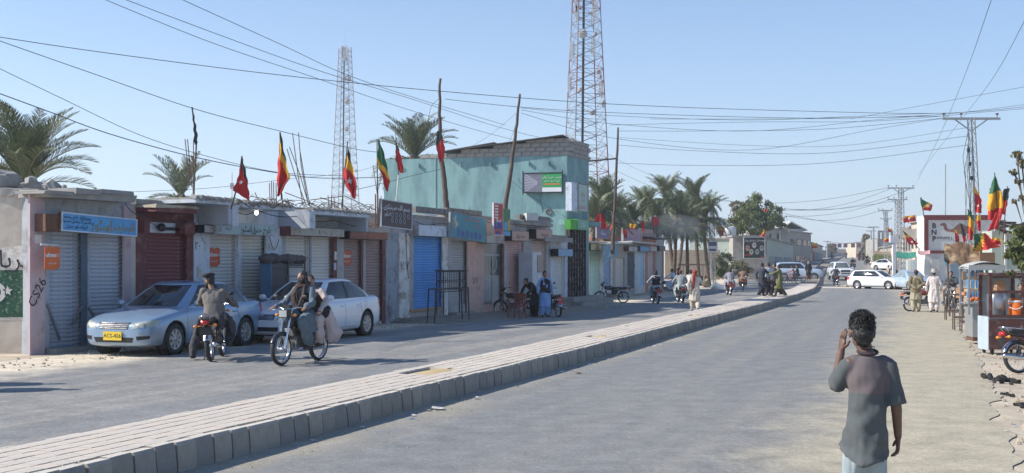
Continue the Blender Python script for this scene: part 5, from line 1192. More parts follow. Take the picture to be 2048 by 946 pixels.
# front face: ledge, iron gate column, steps
mb = FG.mb(); zl = FG.z(1155, 447, .3); FG.box(mb, FG.t(1140, .55), 2.95, .0, .6, zl-.1, zl+.12); mb.build('ledge', m_teal, GB, world=True)
zt2, zb2 = FG.z(1158, 458, .25), FG.z(1158, 592, .25); mb = FG.mb(); ta, tb = FG.t(1142, .25), FG.t(1174, .25)
FG.box(mb, ta, tb, .0, .12, zb2, zt2); gt = mb.build('iron_gate', cm((.025, .025, .03), .7), GB, world=True)
mb = FG.mb()
for k in range(7): FG.box(mb, lerp(ta, tb, k/6)-.03, lerp(ta, tb, k/6)+.03, .12, .2, zb2, zt2)
for k in range(15): z = lerp(zb2, zt2, k/14); FG.box(mb, ta, tb, .13, .17, z-.02, z+.02)
mb.build('gate_bars', cm((.05, .045, .045), .6), gt, world=True)
mb = FG.mb(); r = random.Random(3)
for k in range(30): t = ta+(tb-ta)*(int(r.random()*6)+.5)/6; z = lerp(zb2, zt2, (int(r.random()*14)+.5)/14); FG.box(mb, t-.1, t+.1, .121, .128, z-.06, z+.06)
mb.build('gate_light_gaps', cm((.4, .4, .4)), gt, world=True)  # small pale plates scattered in the cells between the bars
mb = FG.mb(); g = zg(*FG.pt(1, 1).xy)
for k in range(3): FG.box(mb, ta-.6, tb+1.5, .0, 1.5-.45*k, g-.1+k*.2, g+.1+k*.2)
mb.build('entrance_steps', m_conc, GB, world=True)
# signs on it
m_metal_print = mat('shelf_photo_grey', (.18, .18, .22), .5, var=.35, scale=14, bump=0)
sx0, sx1 = (1052-768)/366*Lw, (1127-768)/366*Lw; D_ = YB+.3
rt = thing('wall_sign', 'landscape green and grey printed sign high on the teal wall', 'sign', FW.pt((sx0+sx1)/2, .2, 4.5), FW.ang, 'signs on the teal building')
zc0, zc1 = Z(385, D_-.3), Z(346, D_-.3); w_, h = sx1-sx0, zc1-zc0; T = FR(FW.pt((sx0+sx1)/2, .3, (zc0+zc1)/2), FW.u)
mb = MB(T); mb.bb(-w_/2, w_/2, -h/2, h/2, -.28, -.01); mb.build('housing', m_steel, rt, world=True)
mb = MB(T); mb.bb(-w_/2+.03, -.02, -h/2+.03, h/2-.03, -.01, 0); mb.build('photo_half', m_metal_print, rt, world=True)
mb = MB(T)
for k in range(7): a = lerp(-h*.45, h*.45, k/6); mb.add([(-w_/2+.04, a-.02, .002), (-.25, a*.15-.008, .002), (-.25, a*.15+.008, .002), (-w_/2+.04, a+.03, .002)], [(0, 1, 2, 3)])
mb.build('shelf_print', ink((.42, .42, .5)), rt, world=True)
mb = MB(T); mb.bb(-.02, w_/2-.03, -h/2+.22, h/2-.03, -.01, 0); mb.build('green_half', ink((.03, .3, .09)), rt, world=True)
mb = MB(T); mb.bb(-.02, w_/2-.03, -h/2+.03, -h/2+.22, -.01, .0); mb.build('white_strip', wht, rt, world=True)
mb = MB(T); mb.bb(.05, w_*.44, -h*.12, -h*.04, .0, .004); mb.build('orange_line', ink((.5, .2, .06)), rt, world=True)
mb = MB(T)
for a, b in ((-w_/2, w_/2),): mb.bb(a-.03, b+.03, h/2-.02, h/2+.02, -.02, .02); mb.bb(a-.03, b+.03, -h/2-.02, -h/2+.02, -.02, .02); mb.bb(a-.04, a, -h/2-.1, h/2+.12, -.02, .02); mb.bb(b, b+.04, -h/2-.1, h/2+.12, -.02, .02)
mb.build('frame', m_black, rt, world=True)
text('حبیب میڈیکل', h*.17, wht, T @ Matrix.Translation((w_*.24, h*.29, .004)), rt, .002); text('اینڈ جنرل اسٹور', h*.13, wht, T @ Matrix.Translation((w_*.24, h*.1, .004)), rt, .002)
rt, T, w_, h = sbox(FG, 'tall pale green light box sign on the corner of the teal building', 1156, 1176, 368, 424, .8, .3, mat('pale_green_face', (.33, .47, .42), .5, var=.12, bump=0), m_wb, frame=m_black, group='signs on the teal building', texts=[('میڈیکل', 0, .25, .16, ink((.5, .2, .1))), ('اسٹور', 0, -.1, .16, ink((.5, .3, .3)))])
mb = MB(T); mb.bb(-w_/2-.75, -w_/2-.01, -h/2, h/2, -.3, -.02); mb.build('side_box', m_wb, rt, world=True)
mb = MB(T)
for k in range(6): mb.bb(-w_*.4+k*w_*.13, -w_*.32+k*w_*.13, -h*.42, -h*.28, .003, .006)
mb.build('small_print', ink((.45, .25, .3)), rt, world=True)
rt, T, w_, h = sbox(FG, 'bright green sign with white Urdu lettering above the iron gate', 1155, 1178, 439, 460, .7, .4, ink((.2, .42, .3)), ink((.08, .35, .05)), group='signs on the teal building', texts=[('دکان', 0, 0, .6, wht)])
rt, T, w_, h = sbox(FG, 'vivid green end panel over the gate, left of the lettered green sign', 1142, 1154, 439, 459, .7, .3, ink((.08, .38, .05)), ink((.06, .3, .04)), group='signs on the teal building')
# ================================================================ ROW C beyond the teal building
FC = Fac(X(1176, 63), 63, 1735)
m_tan = mat('tan_plaster', (.42, .37, .31), .92, var=.2, bump=.5, dirt=(.3, .25, .2), da=.4)
rowC = 'shops beyond the teal building'
zc = lambda px, py, off=0.: FC.z(px, py, off)
shop(FC, 'pale green shuttered shop beside the iron gate', 1174, 1201, zc(1190, 487), m_ww, [(1177, 1197, 502, 586, mslat((.40, .55, .46)), 'shutter')], group=rowC, zb=.1)
shop(FC, 'shop with a narrow blue and pink shutter under the hanging blue banner', 1201, 1225, zc(1212, 489), m_ww, [(1204, 1219, 515, 573, mslat((.20, .36, .52), (.5, .3, .28), .5), 'shutter')], group=rowC, zb=.1)
shop(FC, 'shop with a cream shutter behind the parked black motorcycle', 1225, 1250, zc(1238, 490), m_tan, [(1228, 1246, 516, 575, mslat((.50, .46, .40)), 'shutter')], group=rowC, zb=.1)
shop(FC, 'shop closed by a dark lattice gate', 1250, 1270, zc(1260, 491), m_gr, [(1252, 1268, 505, 577, mslat((.06, .07, .08)), 'shutter')], group=rowC, zb=.1)
shop(FC, 'shop with a white and light blue shutter', 1270, 1290, zc(1280, 491), m_ww, [(1272, 1286, 504, 572, mslat((.45, .55, .62), (.2, .42, .65), .5), 'shutter')], group=rowC, zb=.1)
shop(FC, 'coral painted shop with a pink-grey shutter', 1290, 1312, zc(1300, 470), mat('coral_paint', (.48, .22, .18), .9, var=.15, bump=.3), [(1293, 1306, 504, 566, mslat((.46, .38, .36)), 'shutter')], group=rowC, zb=.1)
shop(FC, 'smoke blackened last shop of the far row with a grey shutter', 1312, 1328, zc(1320, 478), m_gr, [(1314, 1324, 502, 562, mslat((.36, .34, .33)), 'shutter')], group=rowC, zb=.1)
gC = 'signs over the shops beyond the teal building'
sbox(FC, 'dark green and cream box over the pale green shutter', 1182, 1203, 487, 501, .4, .3, cm((.45, .44, .3)), cm((.04, .12, .07)), name='shutter_box', cat='box', group=gC)
sbox(FC, 'slanted faded blue banner with white Urdu writing', 1206, 1236, 486, 518, .8, .04, mat('faded_blue_banner', (.16, .3, .38), .8, var=.3, bump=.1, dirt=(.4, .45, .5), da=.3, ds=4), m_gr, tilt=.1, texts=[('بلوچ ہوٹل', 0, -.3, .35, wht)], group=gC)
sbox(FC, 'white sign with dark Urdu writing over the lattice gate', 1258, 1275, 493, 503, .35, .25, cm((.5, .5, .48)), m_mar, texts=[('دکان', 0, 0, .6, blk)], group=gC)
sbox(FC, 'blue strip sign over the light blue shutter', 1281, 1299, 493, 503, .4, .25, cm((.2, .38, .6)), cm((.05, .12, .25)), name='shutter_box', cat='box', group=gC)
sbox(FC, 'cream box over the pink-grey shutter', 1301, 1314, 493, 503, .4, .25, cm((.5, .42, .34)), m_gr, name='shutter_box', cat='box', group=gC)
sbox(FC, 'black box over the grey end shutter', 1319, 1331, 492, 502, .4, .25, m_black, m_black, name='shutter_box', cat='box', group=gC)
sbox(FC, 'purple rooftop sign with white Urdu lettering', 1194, 1219, 455, 477, .0, .1, mat('purple_banner', (.22, .17, .27), .8, var=.2), m_gr, texts=[('سبحان اللہ', 0, 0, .5, wht)], group=gC)
sbox(FC, 'mauve rooftop wall sign with faint lettering', 1247, 1280, 458, 484, .0, .15, mat('mauve_paint', (.42, .27, .32), .85, var=.2), m_gr, texts=[('جنرل اسٹور', 0, 0, .3, ink((.6, .5, .5)))], group=gC)
sbox(FC, 'salmon rooftop sign with white outline lettering', 1281, 1306, 458, 484, .0, .15, mat('salmon_paint', (.5, .3, .27), .85, var=.2), m_gr, texts=[('ہوٹل', .1, 0, .6, wht)], group=gC)
for i, (xa, xb, y, lb) in enumerate(((1174, 1212, 484, 'mud topped'), (1218, 1262, 486, 'white edged'), (1262, 1312, 486, 'long thin'), (1308, 1334, 476, 'sloping dark'))):
    mb = FC.mb(); z = zc((xa+xb)/2, y, .8); FC.box(mb, FC.t(xa, .8), FC.t(xb, .8), -.5, .9, z-.06, z+.04); r = random.Random(i); mb.v = [v+V((0, 0, r.uniform(-.05, .05))) for v in mb.v]
    tag(mb.build('tin_awning', cm((.5, .48, .44) if i < 3 else (.08, .08, .09), .8)), lb+' sheet awning over the far shop row', 'awning', 'awnings over the far shop row')
# ================================================================ TOWERS
m_tw_r = mat('tower_red', (.20, .07, .06), .7, var=.15); m_tw_w = mat('tower_white', (.22, .22, .24), .7, var=.12)
def tower(label, px, D, base_w, top_w, zt, z0=0., n=26, rot=.3, leg_r=.09, bands=7):
    x = X(px, D); rt = thing('telecom_tower', label, 'tower', (x, D, z0), rot, 'lattice telecom towers')
    def cor(k, z): w_ = lerp(base_w, top_w, (z/zt)**.9)/2; return V((w_*(1 if k in (0, 3) else -1), w_*(1 if k in (0, 1) else -1), z))
    col = lambda z: (m_tw_r, m_tw_w)[int(z/zt*bands) % 2]
    zz = [zt*(1-(1-i/n)**1.18) for i in range(n+1)]
    for k in range(4):
        mb = MB()
        for i in range(n): mb.cur = int(zz[i]/zt*bands) % 2 if bands else 1; mb.tube([cor(k, zz[i]), cor(k, zz[i+1])], leg_r, 5, cap=False)
        mb.build('leg', [m_tw_r, m_tw_w], rt)
    mb = MB()
    for i in range(n):
        mb.cur = int(zz[i]/zt*bands) % 2 if bands else 1
        for k in range(4):
            a, b = cor(k, zz[i]), cor((k+1) % 4, zz[i]); c, d = cor(k, zz[i+1]), cor((k+1) % 4, zz[i+1])
            mb.tube([a, d], leg_r*.42, 3, cap=False); mb.tube([b, c], leg_r*.42, 3, cap=False); mb.tube([a, b], leg_r*.42, 3, cap=False)
    mb.build('lattice_brace', [m_tw_r, m_tw_w], rt, kind='stuff')
    mb = MB(); 
    for s in (-.25, 0, .25): mb.tube([(s*.4-base_w*.12, -.1, 0), (s*.3-top_w*.1, -.1, zt)], leg_r*.8, 4)
    mb.build('feeder_cable', m_black, rt)
    return rt
def ant(rt, x, y, z, kind, s=1., rz=0, nm=None):
    T = Matrix.Translation((x, y, z)) @ Matrix.Rotation(rz, 4, 'Z'); mb = MB(T)
    if kind == 'dish': mb.lathe([(0, .3*s), (.25*s, .28*s), (.5*s, .2*s), (.52*s, .0), (.3*s, -.15*s), (0, -.2*s)], 14, Matrix.Rotation(-pi/2, 4, 'Z')); mb.build('dish_antenna', cm((.42, .42, .42)), rt, smooth=True)
    else:
        mb.bb(-.16*s, .16*s, -.1*s, .1*s, -1.1*s, 1.1*s); mb.build('panel_antenna', cm((.6, .6, .6)), rt); mb = MB(T); mb.tube([(.3*s, 0, -1.*s), (.3*s, 0, 1.*s)], .06*s, 5); mb.tube([(0, 0, .6*s), (.8*s, 0, .6*s)], .05, 4); mb.tube([(0, 0, -.6*s), (.8*s, 0, -.6*s)], .05, 4); mb.build('antenna_mount', m_galv, rt)
D2 = 130.; kpx = D2/F
t2 = tower('large red and white lattice telecom tower rising behind the teal building', 1172, D2, 5.1, 1.5, 45, 0, 34, .25, .07, 9)
for px, py, kd, s, rz in ((1143, 100, 'panel', .85, 0), (1137, 168, 'panel', .85, 0), (1203, 180, 'panel', .85, pi), (1190, 18, 'panel', .9, pi), (1152, 10, 'panel', .8, 0), (1188, 95, 'panel', .9, pi), (1153, 28, 'panel', .8, 0), (1187, 35, 'panel', .8, pi), (1164, 72, 'dish', 1., 0), (1196, 145, 'dish', .55, .3), (1200, 154, 'dish', .5, .9), (1206, 207, 'dish', .7, .8), (1183, 228, 'dish', .6, 0), (1190, 70, 'dish', .5, .6), (1160, 180, 'dish', .5, 0)):
    ant(t2, *(Matrix.Rotation(-.25, 4, 'Z') @ V((X(px, D2)-X(1172, D2), -1.2 if abs(px-1172) < 12 else -.3, Z(py, D2)))), kd, s, rz-.25)
D1 = 230.
t1 = tower('slender far lattice telecom tower standing alone behind the shop roofs', 690, D1, 5.6, 1.9, 45, 0, 30, .5, .075, 0)
for px, py, kd, s, rz in ((686, 106, 'panel', 1.1, 0), (695, 106, 'panel', 1.1, pi), (690, 112, 'panel', 1.1, 0), (698, 118, 'panel', .9, pi), (699, 160, 'dish', 1., .5), (695, 159, 'dish', .9, .3), (696, 204, 'dish', 1.1, 0), (695, 260, 'dish', .9, 0)):
    ant(t1, *(Matrix.Rotation(-.5, 4, 'Z') @ V((X(px, D1)-X(690, D1), -1.2, Z(py, D1)))), kd, s, rz-.5)
mb = MB(); mb.tube([(0, 0, 45), (0, 0, 48)], .04, 4); mb.build('lightning_rod', m_galv, t1)
# far thin mast
mb = MB(); D = 300.; mb.tube([P(464, 345, D), P(464, 420, D)], .1, 4); mb.box(P(464, 372, D), (.9, .3, 1.6)); tag(mb.build('radio_mast', m_galv), 'faint thin radio mast on the horizon beyond the small palm', 'mast')
# ================================================================ UTILITY POLES
def lattice_pole(label, px, D, ytop, w0=.42, w1=.2, arm=None, lean=0., yarm=None, armw=None, extra=0, zb=None, group='steel lattice power poles'):
    g = GD(px, D) if zb is None else V((X(px, D), D, zb)); zt = Z(ytop, D)-g.z
    rt = thing('power_pole', label, 'power pole', g, radians(18), group); n = max(8, int(zt/.45))
    c = lambda k, z: V((lerp(w0, w1, z/zt)/2*(1 if k in (0, 3) else -1)+lean*z/zt, lerp(w0, w1, z/zt)/2*(1 if k in (0, 1) else -1), z))
    for k in range(4): mb = MB(); mb.beam(c(k, -.3), c(k, zt), .04 if D < 70 else .06); mb.build('leg', m_galv, rt)
    mb = MB()
    for i in range(n):
        for k in range(4): a, b = c(k, zt*i/n), c((k+1) % 4, zt*(i+(1 if i % 2 else 0))/n); mb.beam(c(k, zt*i/n), c((k+1) % 4, zt*(i+1)/n) if k % 2 else c((k+1) % 4, zt*i/n), .022 if D < 70 else .04)
    mb.build('lattice_brace', m_galv, rt, kind='stuff')
    if arm:
        z = zt-.05; mb = MB(); L_ = arm/2; a = c(0, z); o = V((lean, 0, z)); R = Matrix.Rotation(-radians(18)+(armw or 0), 3, 'Z')
        mb.beam(o+R @ V((-L_, 0, 0)), o+R @ V((L_, 0, 0)), .11); mb.beam(o+R @ V((-L_*.6, 0, 0)), o+V((0, 0, -.6)), .05); mb.beam(o+R @ V((L_*.6, 0, 0)), o+V((0, 0, -.6)), .05); mb.build('crossarm', m_galv, rt)
        for s in (-.95, -.35, .9):
            mb = MB(); p = o+R @ V((L_*s, 0, .05)); mb.tube([p, p+V((0, 0, .13)), p+V((0, 0, .14)), p+V((0, 0, .2)), p+V((0, 0, .22))], [.015, .02, .07, .075, .03], 8); mb.build('insulator', cm((.08, .05, .04), .3), rt)
        if extra:
            mb = MB(); o2 = V((lean*.9, 0, zt-extra)); mb.beam(o2+R @ V((-L_, 0, 0)), o2+R @ V((L_*.8, 0, 0)), .1); mb.build('lower_crossarm', m_galv, rt)
    return rt
DP = 55.
pole1 = lattice_pole('nearest steel lattice pole with a wide crossarm, right of the street', 1958, DP, 236, .36, .22, 2.75, lean=-.45)
mb = MB(); r = random.Random(4)
for k in range(9):
    a = P(1938+r.uniform(-4, 6), 262+k*5, DP-.4); mb.tube([a, a+V((r.uniform(-.3, .2), 0, -1.2)), a+V((r.uniform(-.3, .4), .1, -2.6-r.random()*2)), a+V((r.uniform(-.2, .6), .1, -5))], .012, 4)
for k in range(3): mb.box(P(1937+k*3, 300+28*k, DP-.45), (.12, .1, .18))
tag(mb.build('hanging_cables', m_wire), 'tangle of service cables hanging beside the nearest lattice pole', 'cables')
lattice_pole('second lattice pole with a broad crossarm beyond the flags', 1802, 108, 375, .6, .3, 2.5)
lattice_pole('third lattice pole, its crossarm just below the second one', 1795, 122, 398, .6, .3, 2.1)
lattice_pole('fourth leaning lattice pole further along the street', 1776, 150, 420, .6, .3, 1.9, lean=-.4)
lattice_pole('fifth slim lattice pole near the unfinished far building', 1772, 190, 437, .6, .3, 1.9)
lattice_pole('slim lattice pole standing before the palm grove on the left side', 1424, 100, 398, .45, .22, 1.5, zb=.1)
lattice_pole('lattice pole with several arms over the grey far houses', 1561, 150, 419, .45, .3, 1.3, extra=1.1)
for px, D, yt, lb in ((1747, 200, 453, 'grey concrete street pole with double arm, right roadside'), (1742, 240, 461, 'thin short pole just left of the double armed one'), (1654, 300, 482, 'tiny far pole above the left road')):
    g = GD(px, D); mb = MB(); zt = Z(yt, D); mb.tube([g, (g.x, g.y, zt)], [.2, .14], 6); mb.beam((g.x-1., g.y, zt-.1), (g.x+1., g.y, zt-.1), .15); tag(mb.build('street_pole', m_galv), lb, 'pole', 'far street poles')
def wpole(label, pts, D, r0, r1, zb=None, dk=0):
    mb = MB(); P_ = [P(a, b, D) for a, b in pts]; P_.append(V((P_[-1].x, D, zb if zb is not None else 0)));  k = len(P_)
    rr = random.Random(int(pts[0][0])); Q = []
    for i in range(k-1):
        for j in range(5): Q.append(P_[i].lerp(P_[i+1], j/5)+V((rr.uniform(-.02, .02), 0, 0)))
    Q.append(P_[-1]); mb.tube(Q, [lerp(r0, r1, i/(len(Q)-1))*(1+.12*rr.random()) for i in range(len(Q))], 8)
    return tag(mb.build('wooden_pole', m_wood, smooth=True), label, 'pole', 'rough wooden poles')
wpole('dark crooked wooden pole rising before the teal wall, with a small red flag', [(880, 157), (879, 230), (880, 300), (888, 360), (894, 420)], 47, .045, .14, 0)
wpole('leaning reddish wooden pole in front of the teal wall', [(1040, 188), (1032, 260), (1020, 350), (1011, 412)], 46, .04, .11, 0)
wpole('tall thin wooden pole beyond the teal building corner', [(1236, 255), (1233, 330), (1228, 440), (1226, 480)], 62, .05, .1, 2.5)
mb = MB(); mb.beam(P(1170, 323, 57), P(1234, 317, 61.9), .08); tag(mb.build('cross_pole', m_wood), 'horizontal pole tied between the teal building corner and the thin pole', 'pole')
mb = MB(); mb.tube([P(1171, 372, 70), P(1195, 478, 70)], .05, 5); 
# black furled flag pole and rebar
def rods(label, lst, D, r=.011, base=0., name='rebar_rods'):
    mb = MB()
    for pts in lst: mb.tube([P(a, b, D) for a, b in pts], r, 4)
    return tag(mb.build(name, m_rust), label, 'reinforcing bars', 'reinforcing bars on the shop roofs')
rods('cluster of rusty rods beside the small palm', [[(370, 278), (380, 370)], [(375, 278), (384, 375)], [(387, 280), (386, 395)], [(392, 290), (388, 400)]], 26.5)
rods('tall thin rods leaning behind the first three flags', [[(574, 298), (590, 350), (612, 410)], [(579, 294), (600, 350), (618, 412)], [(585, 266), (596, 350), (606, 412)], [(597, 265), (602, 330), (616, 405)], [(599, 296), (608, 350), (620, 412)]], 29.5)
rods('short bars standing on the roof left of the tall thin rods', [[(539, 366), (540, 408)], [(543, 362), (544, 408)], [(547, 364), (548, 410)], [(552, 366), (553, 410)], [(564, 388), (565, 412)]], 28.5)
rods('bent low bars along the roof edge under the slender tower', [[(656, 390), (658, 415)], [(663, 392), (664, 416)], [(668, 394), (669, 416)], [(570, 385), (610, 400), (640, 415)], [(500, 392), (530, 398), (545, 412)], [(620, 400), (690, 392), (750, 420)], [(640, 395), (680, 408), (700, 420)], [(515, 398), (510, 385)]], 30.5)
rods('two rods behind the dark brown sign', [[(756, 380), (757, 420)], [(762, 392), (763, 425)], [(746, 330), (756, 400)]], 36)
r = random.Random(11); mb = MB()
for _ in range(90):
    px = r.uniform(480, 755); D = lerp(27, 35, (px-480)/275)+r.uniform(0, 1.2); p = P(px, 414+ (px-480)*.04, D); a = r.uniform(0, 6.28); l = r.uniform(.2, .7); mb.tube([p, p+V((cos(a)*l*.5, sin(a)*l*.3, l*.35)), p+V((cos(a)*l, sin(a)*l, r.uniform(0, .3)))], .008, 3)
tag(mb.build('roof_brushwood', m_wood), kind='stuff')
r = random.Random(5); 
for i, (px, py, s) in enumerate(((60, 368, .28), (75, 372, .2), (92, 374, .22), (110, 376, .3), (45, 374, .2), (128, 377, .16), (6, 360, .5), (1124, 290, .0))):
    if s == 0: continue
    D = 24.3; p = P(px, py, D); mb = MB(); mb.ell(p, (s*.8, s*.5, s*.45), 7, 5, (r.random(), r.random(), r.random()*3)); mb.v = [v+V((r.uniform(-1, 1), r.uniform(-1, 1), r.uniform(-1, 1)))*s*.1 for v in mb.v]
    tag(mb.build('roof_stone', m_conc), ('largest square lump of masonry at the left picture edge on the roof' if i == 6 else ('pale', 'second', 'third', 'largest rough', 'small', 'last')[min(i, 5)]+' stone lying on the roof edge of the first shop'), 'stone', None if i == 6 else 'stones on the first shop roof')
# ================================================================ CABLES
def cable(label, pts, r=.012, group='overhead cables', D=None, m=None):
    """smooth cable through picture points (px, py, distance)"""
    Q = [P(*p) for p in pts]; out = []
    n = len(Q)
    for i in range(n-1):
        p0, p1, p2, p3 = Q[max(i-1, 0)], Q[i], Q[i+1], Q[min(i+2, n-1)]
        for j in range(8):
            t = j/8; out.append(.5*((2*p1)+(p2-p0)*t+(2*p0-5*p1+4*p2-p3)*t*t+(3*p1-p0-3*p2+p3)*t**3))
    out.append(Q[-1]); mb = MB(); mb.tube(out, r*.72, 4); return tag(mb.build('power_cable', m or m_wire), label, 'cable', group)
cable('longest cable crossing the picture from upper left to the nearest lattice pole', [(-40, 68, 30), (200, 104, 32), (560, 150, 35), (900, 184, 38), (1240, 209, 43), (1600, 222, 49), (1900, 226, 54.5), (2100, 208, 60)], .014)
cable('second long cable just below the longest one, ending at the reddish wooden pole', [(890, 198, 47), (1040, 214, 46), (1240, 226, 50), (1600, 236, 53), (1895, 232, 55)], .014)
cable('cable falling from the top edge to behind the shop roofs, leftmost of three', [(200, -5, 28), (420, 84, 32), (620, 152, 36), (800, 214, 42), (960, 262, 50), (1050, 285, 60)], .012)
cable('cable falling from the top edge, middle one of the three', [(240, -5, 28), (450, 74, 32), (640, 142, 36), (830, 200, 42), (990, 252, 50), (1100, 280, 60)], .012)
cable('cable falling from the top edge, right of the other two', [(355, -5, 28), (560, 88, 32), (700, 152, 36), (860, 205, 44), (1010, 250, 52)], .012)
cable('cable from the left edge passing the black furled flag', [(-20, 75, 25), (180, 145, 27), (390, 218, 29), (560, 262, 32), (700, 296, 36), (760, 305, 40)], .012)
cable('cable from the left edge over the big palm to the second flag', [(-20, 128, 24), (120, 195, 25), (280, 270, 27), (420, 314, 29), (560, 345, 32), (700, 352, 36)], .010)
cable('thick low cable from the left edge with a hook, over the small palm', [(-20, 180, 22), (100, 224, 23), (220, 268, 25), (380, 312, 27), (520, 340, 30), (640, 356, 33), (770, 354, 38)], .014)
cable('thin wire between the small palm and the slender tower', [(230, 385, 28), (420, 376, 30), (560, 360, 33), (700, 345, 40), (760, 330, 45)], .007)
for i, (a, b, c, lb) in enumerate(((212, 240, 226, 'topmost of the seven cables slung from the reddish pole to the right'), (216, 262, 228, 'second cable slung from the reddish pole, sagging slightly'), (222, 300, 236, 'third cable slung from the reddish pole, sagging more'))):
    cable(lb, [(1042, a+4, 46), (1230, lerp(a, b, .7), 49), (1500, b, 52), (1750, lerp(b, c, .65), 54), (1890, c, 55)], .011)
cable('cable from the thin pole to the nearest lattice pole, upper', [(1236, 262, 62), (1400, 262, 60), (1650, 258, 57), (1890, 236, 55)], .013)
cable('cable from the thin pole to the nearest lattice pole, middle', [(1236, 290, 62), (1400, 302, 60), (1650, 306, 57), (1935, 272, 55)], .013)
cable('cable from the thin pole to the nearest lattice pole, lowest and most sagging', [(1236, 326, 62), (1400, 331, 60), (1650, 326, 57), (1935, 290, 55)], .013)
cable('single sagging cable under the lattice pole crossarm', [(1236, 275, 62), (1500, 291, 59), (1700, 290, 57), (1935, 255, 55)], .010)
cable('line of the main crossarm running left, upper conductor', [(1300, 238, 60), (1500, 238, 58), (1700, 236, 57), (1892, 228, 55), (2080, 205, 58)], .012)
cable('line of the main crossarm running left, lower conductor', [(1220, 250, 60), (1500, 244, 58), (1750, 242, 57), (1992, 222, 55), (2080, 215, 58)], .012)
cable('rising cable at the right edge above the crossarm', [(1700, 238, 80), (1850, 210, 70), (2080, 168, 60)], .014)
cable('steep cable from the top right edge down to the street flags', [(1986, -10, 40), (1930, 150, 60), (1880, 270, 80), (1836, 360, 110)], .016)
cable('second steep cable near the right edge', [(2060, 20, 40), (1990, 150, 55), (1930, 230, 75), (1836, 350, 110)], .016)
cable('stay wire from the reddish pole down to the left', [(1038, 222, 46), (980, 270, 47), (930, 300, 48), (880, 330, 50)], .008)
cable('stay wire from the reddish pole to the small roof', [(1038, 225, 46), (1015, 290, 48), (970, 330, 50)], .008)
cable('loose wire loop on the dark crooked pole', [(880, 196, 46.8), (862, 215, 46.8), (858, 255, 46.8), (872, 290, 46.8), (880, 330, 46.8)], .012)
cable('wire slanting across the teal wall from the reddish pole', [(1020, 360, 45.9), (1060, 390, 47), (1100, 415, 49), (1142, 440, 51)], .010)
cable('dark cable crossing the teal wall to the flag pole', [(700, 382, 36), (760, 368, 40), (830, 350, 44), (884, 338, 46.8)], .012)
cable('wire looping down the maroon shop front', [(272, 420, 23.6), (300, 445, 24.3), (340, 455, 25), (385, 442, 25.6), (392, 420, 25.6)], .010)
cable('drooping wire on the white pillar by the silver sedan', [(396, 430, 26.0), (402, 470, 26.0), (412, 488, 26.3)], .008)
def sag(a, b, s, D0, D1): return [(a[0], a[1], D0), (lerp(a[0], b[0], .33), lerp(a[1], b[1], .33)+s, lerp(D0, D1, .33)), (lerp(a[0], b[0], .66), lerp(a[1], b[1], .66)+s, lerp(D0, D1, .66)), (b[0], b[1], D1)]
for i, (a, b, s) in enumerate((((1405, 398), (1778, 375), 16), ((1438, 398), (1800, 400), 18), ((1560, 420), (1780, 378), 12), ((1573, 420), (1826, 376), 14), ((1560, 432), (1778, 400), 10), ((1573, 432), (1760, 422), 12), ((1560, 425), (1745, 456), 3), ((1240, 345), (1405, 400), 6), ((1200, 300), (1438, 398), 8))):
    cable(('topmost', 'second', 'third', 'fourth', 'fifth', 'sixth', 'lowest', 'nearer left', 'nearer long')[i]+' faint far line sagging over the far end of the street', sag(a, b, s, 120 if i < 7 else 66, 115 if i < 7 else 100), .022 if i < 7 else .012, 'faint far power lines')
for i, (px, py) in enumerate(((1688, 486), (1700, 486), (1712, 489))):
    pass
D = 260.; mb = MB(); mb.tube([P(1655, 484, D), P(1690, 487, D), P(1730, 483, D)], .04, 3)
for px in (1679, 1691, 1706, 1668, 1718): mb.box(P(px, 491, D), (.9, .04, .9)); 
tag(mb.build('bunting', cm((.2, .1, .1))), 'string of small dark bunting across the far street', 'bunting')
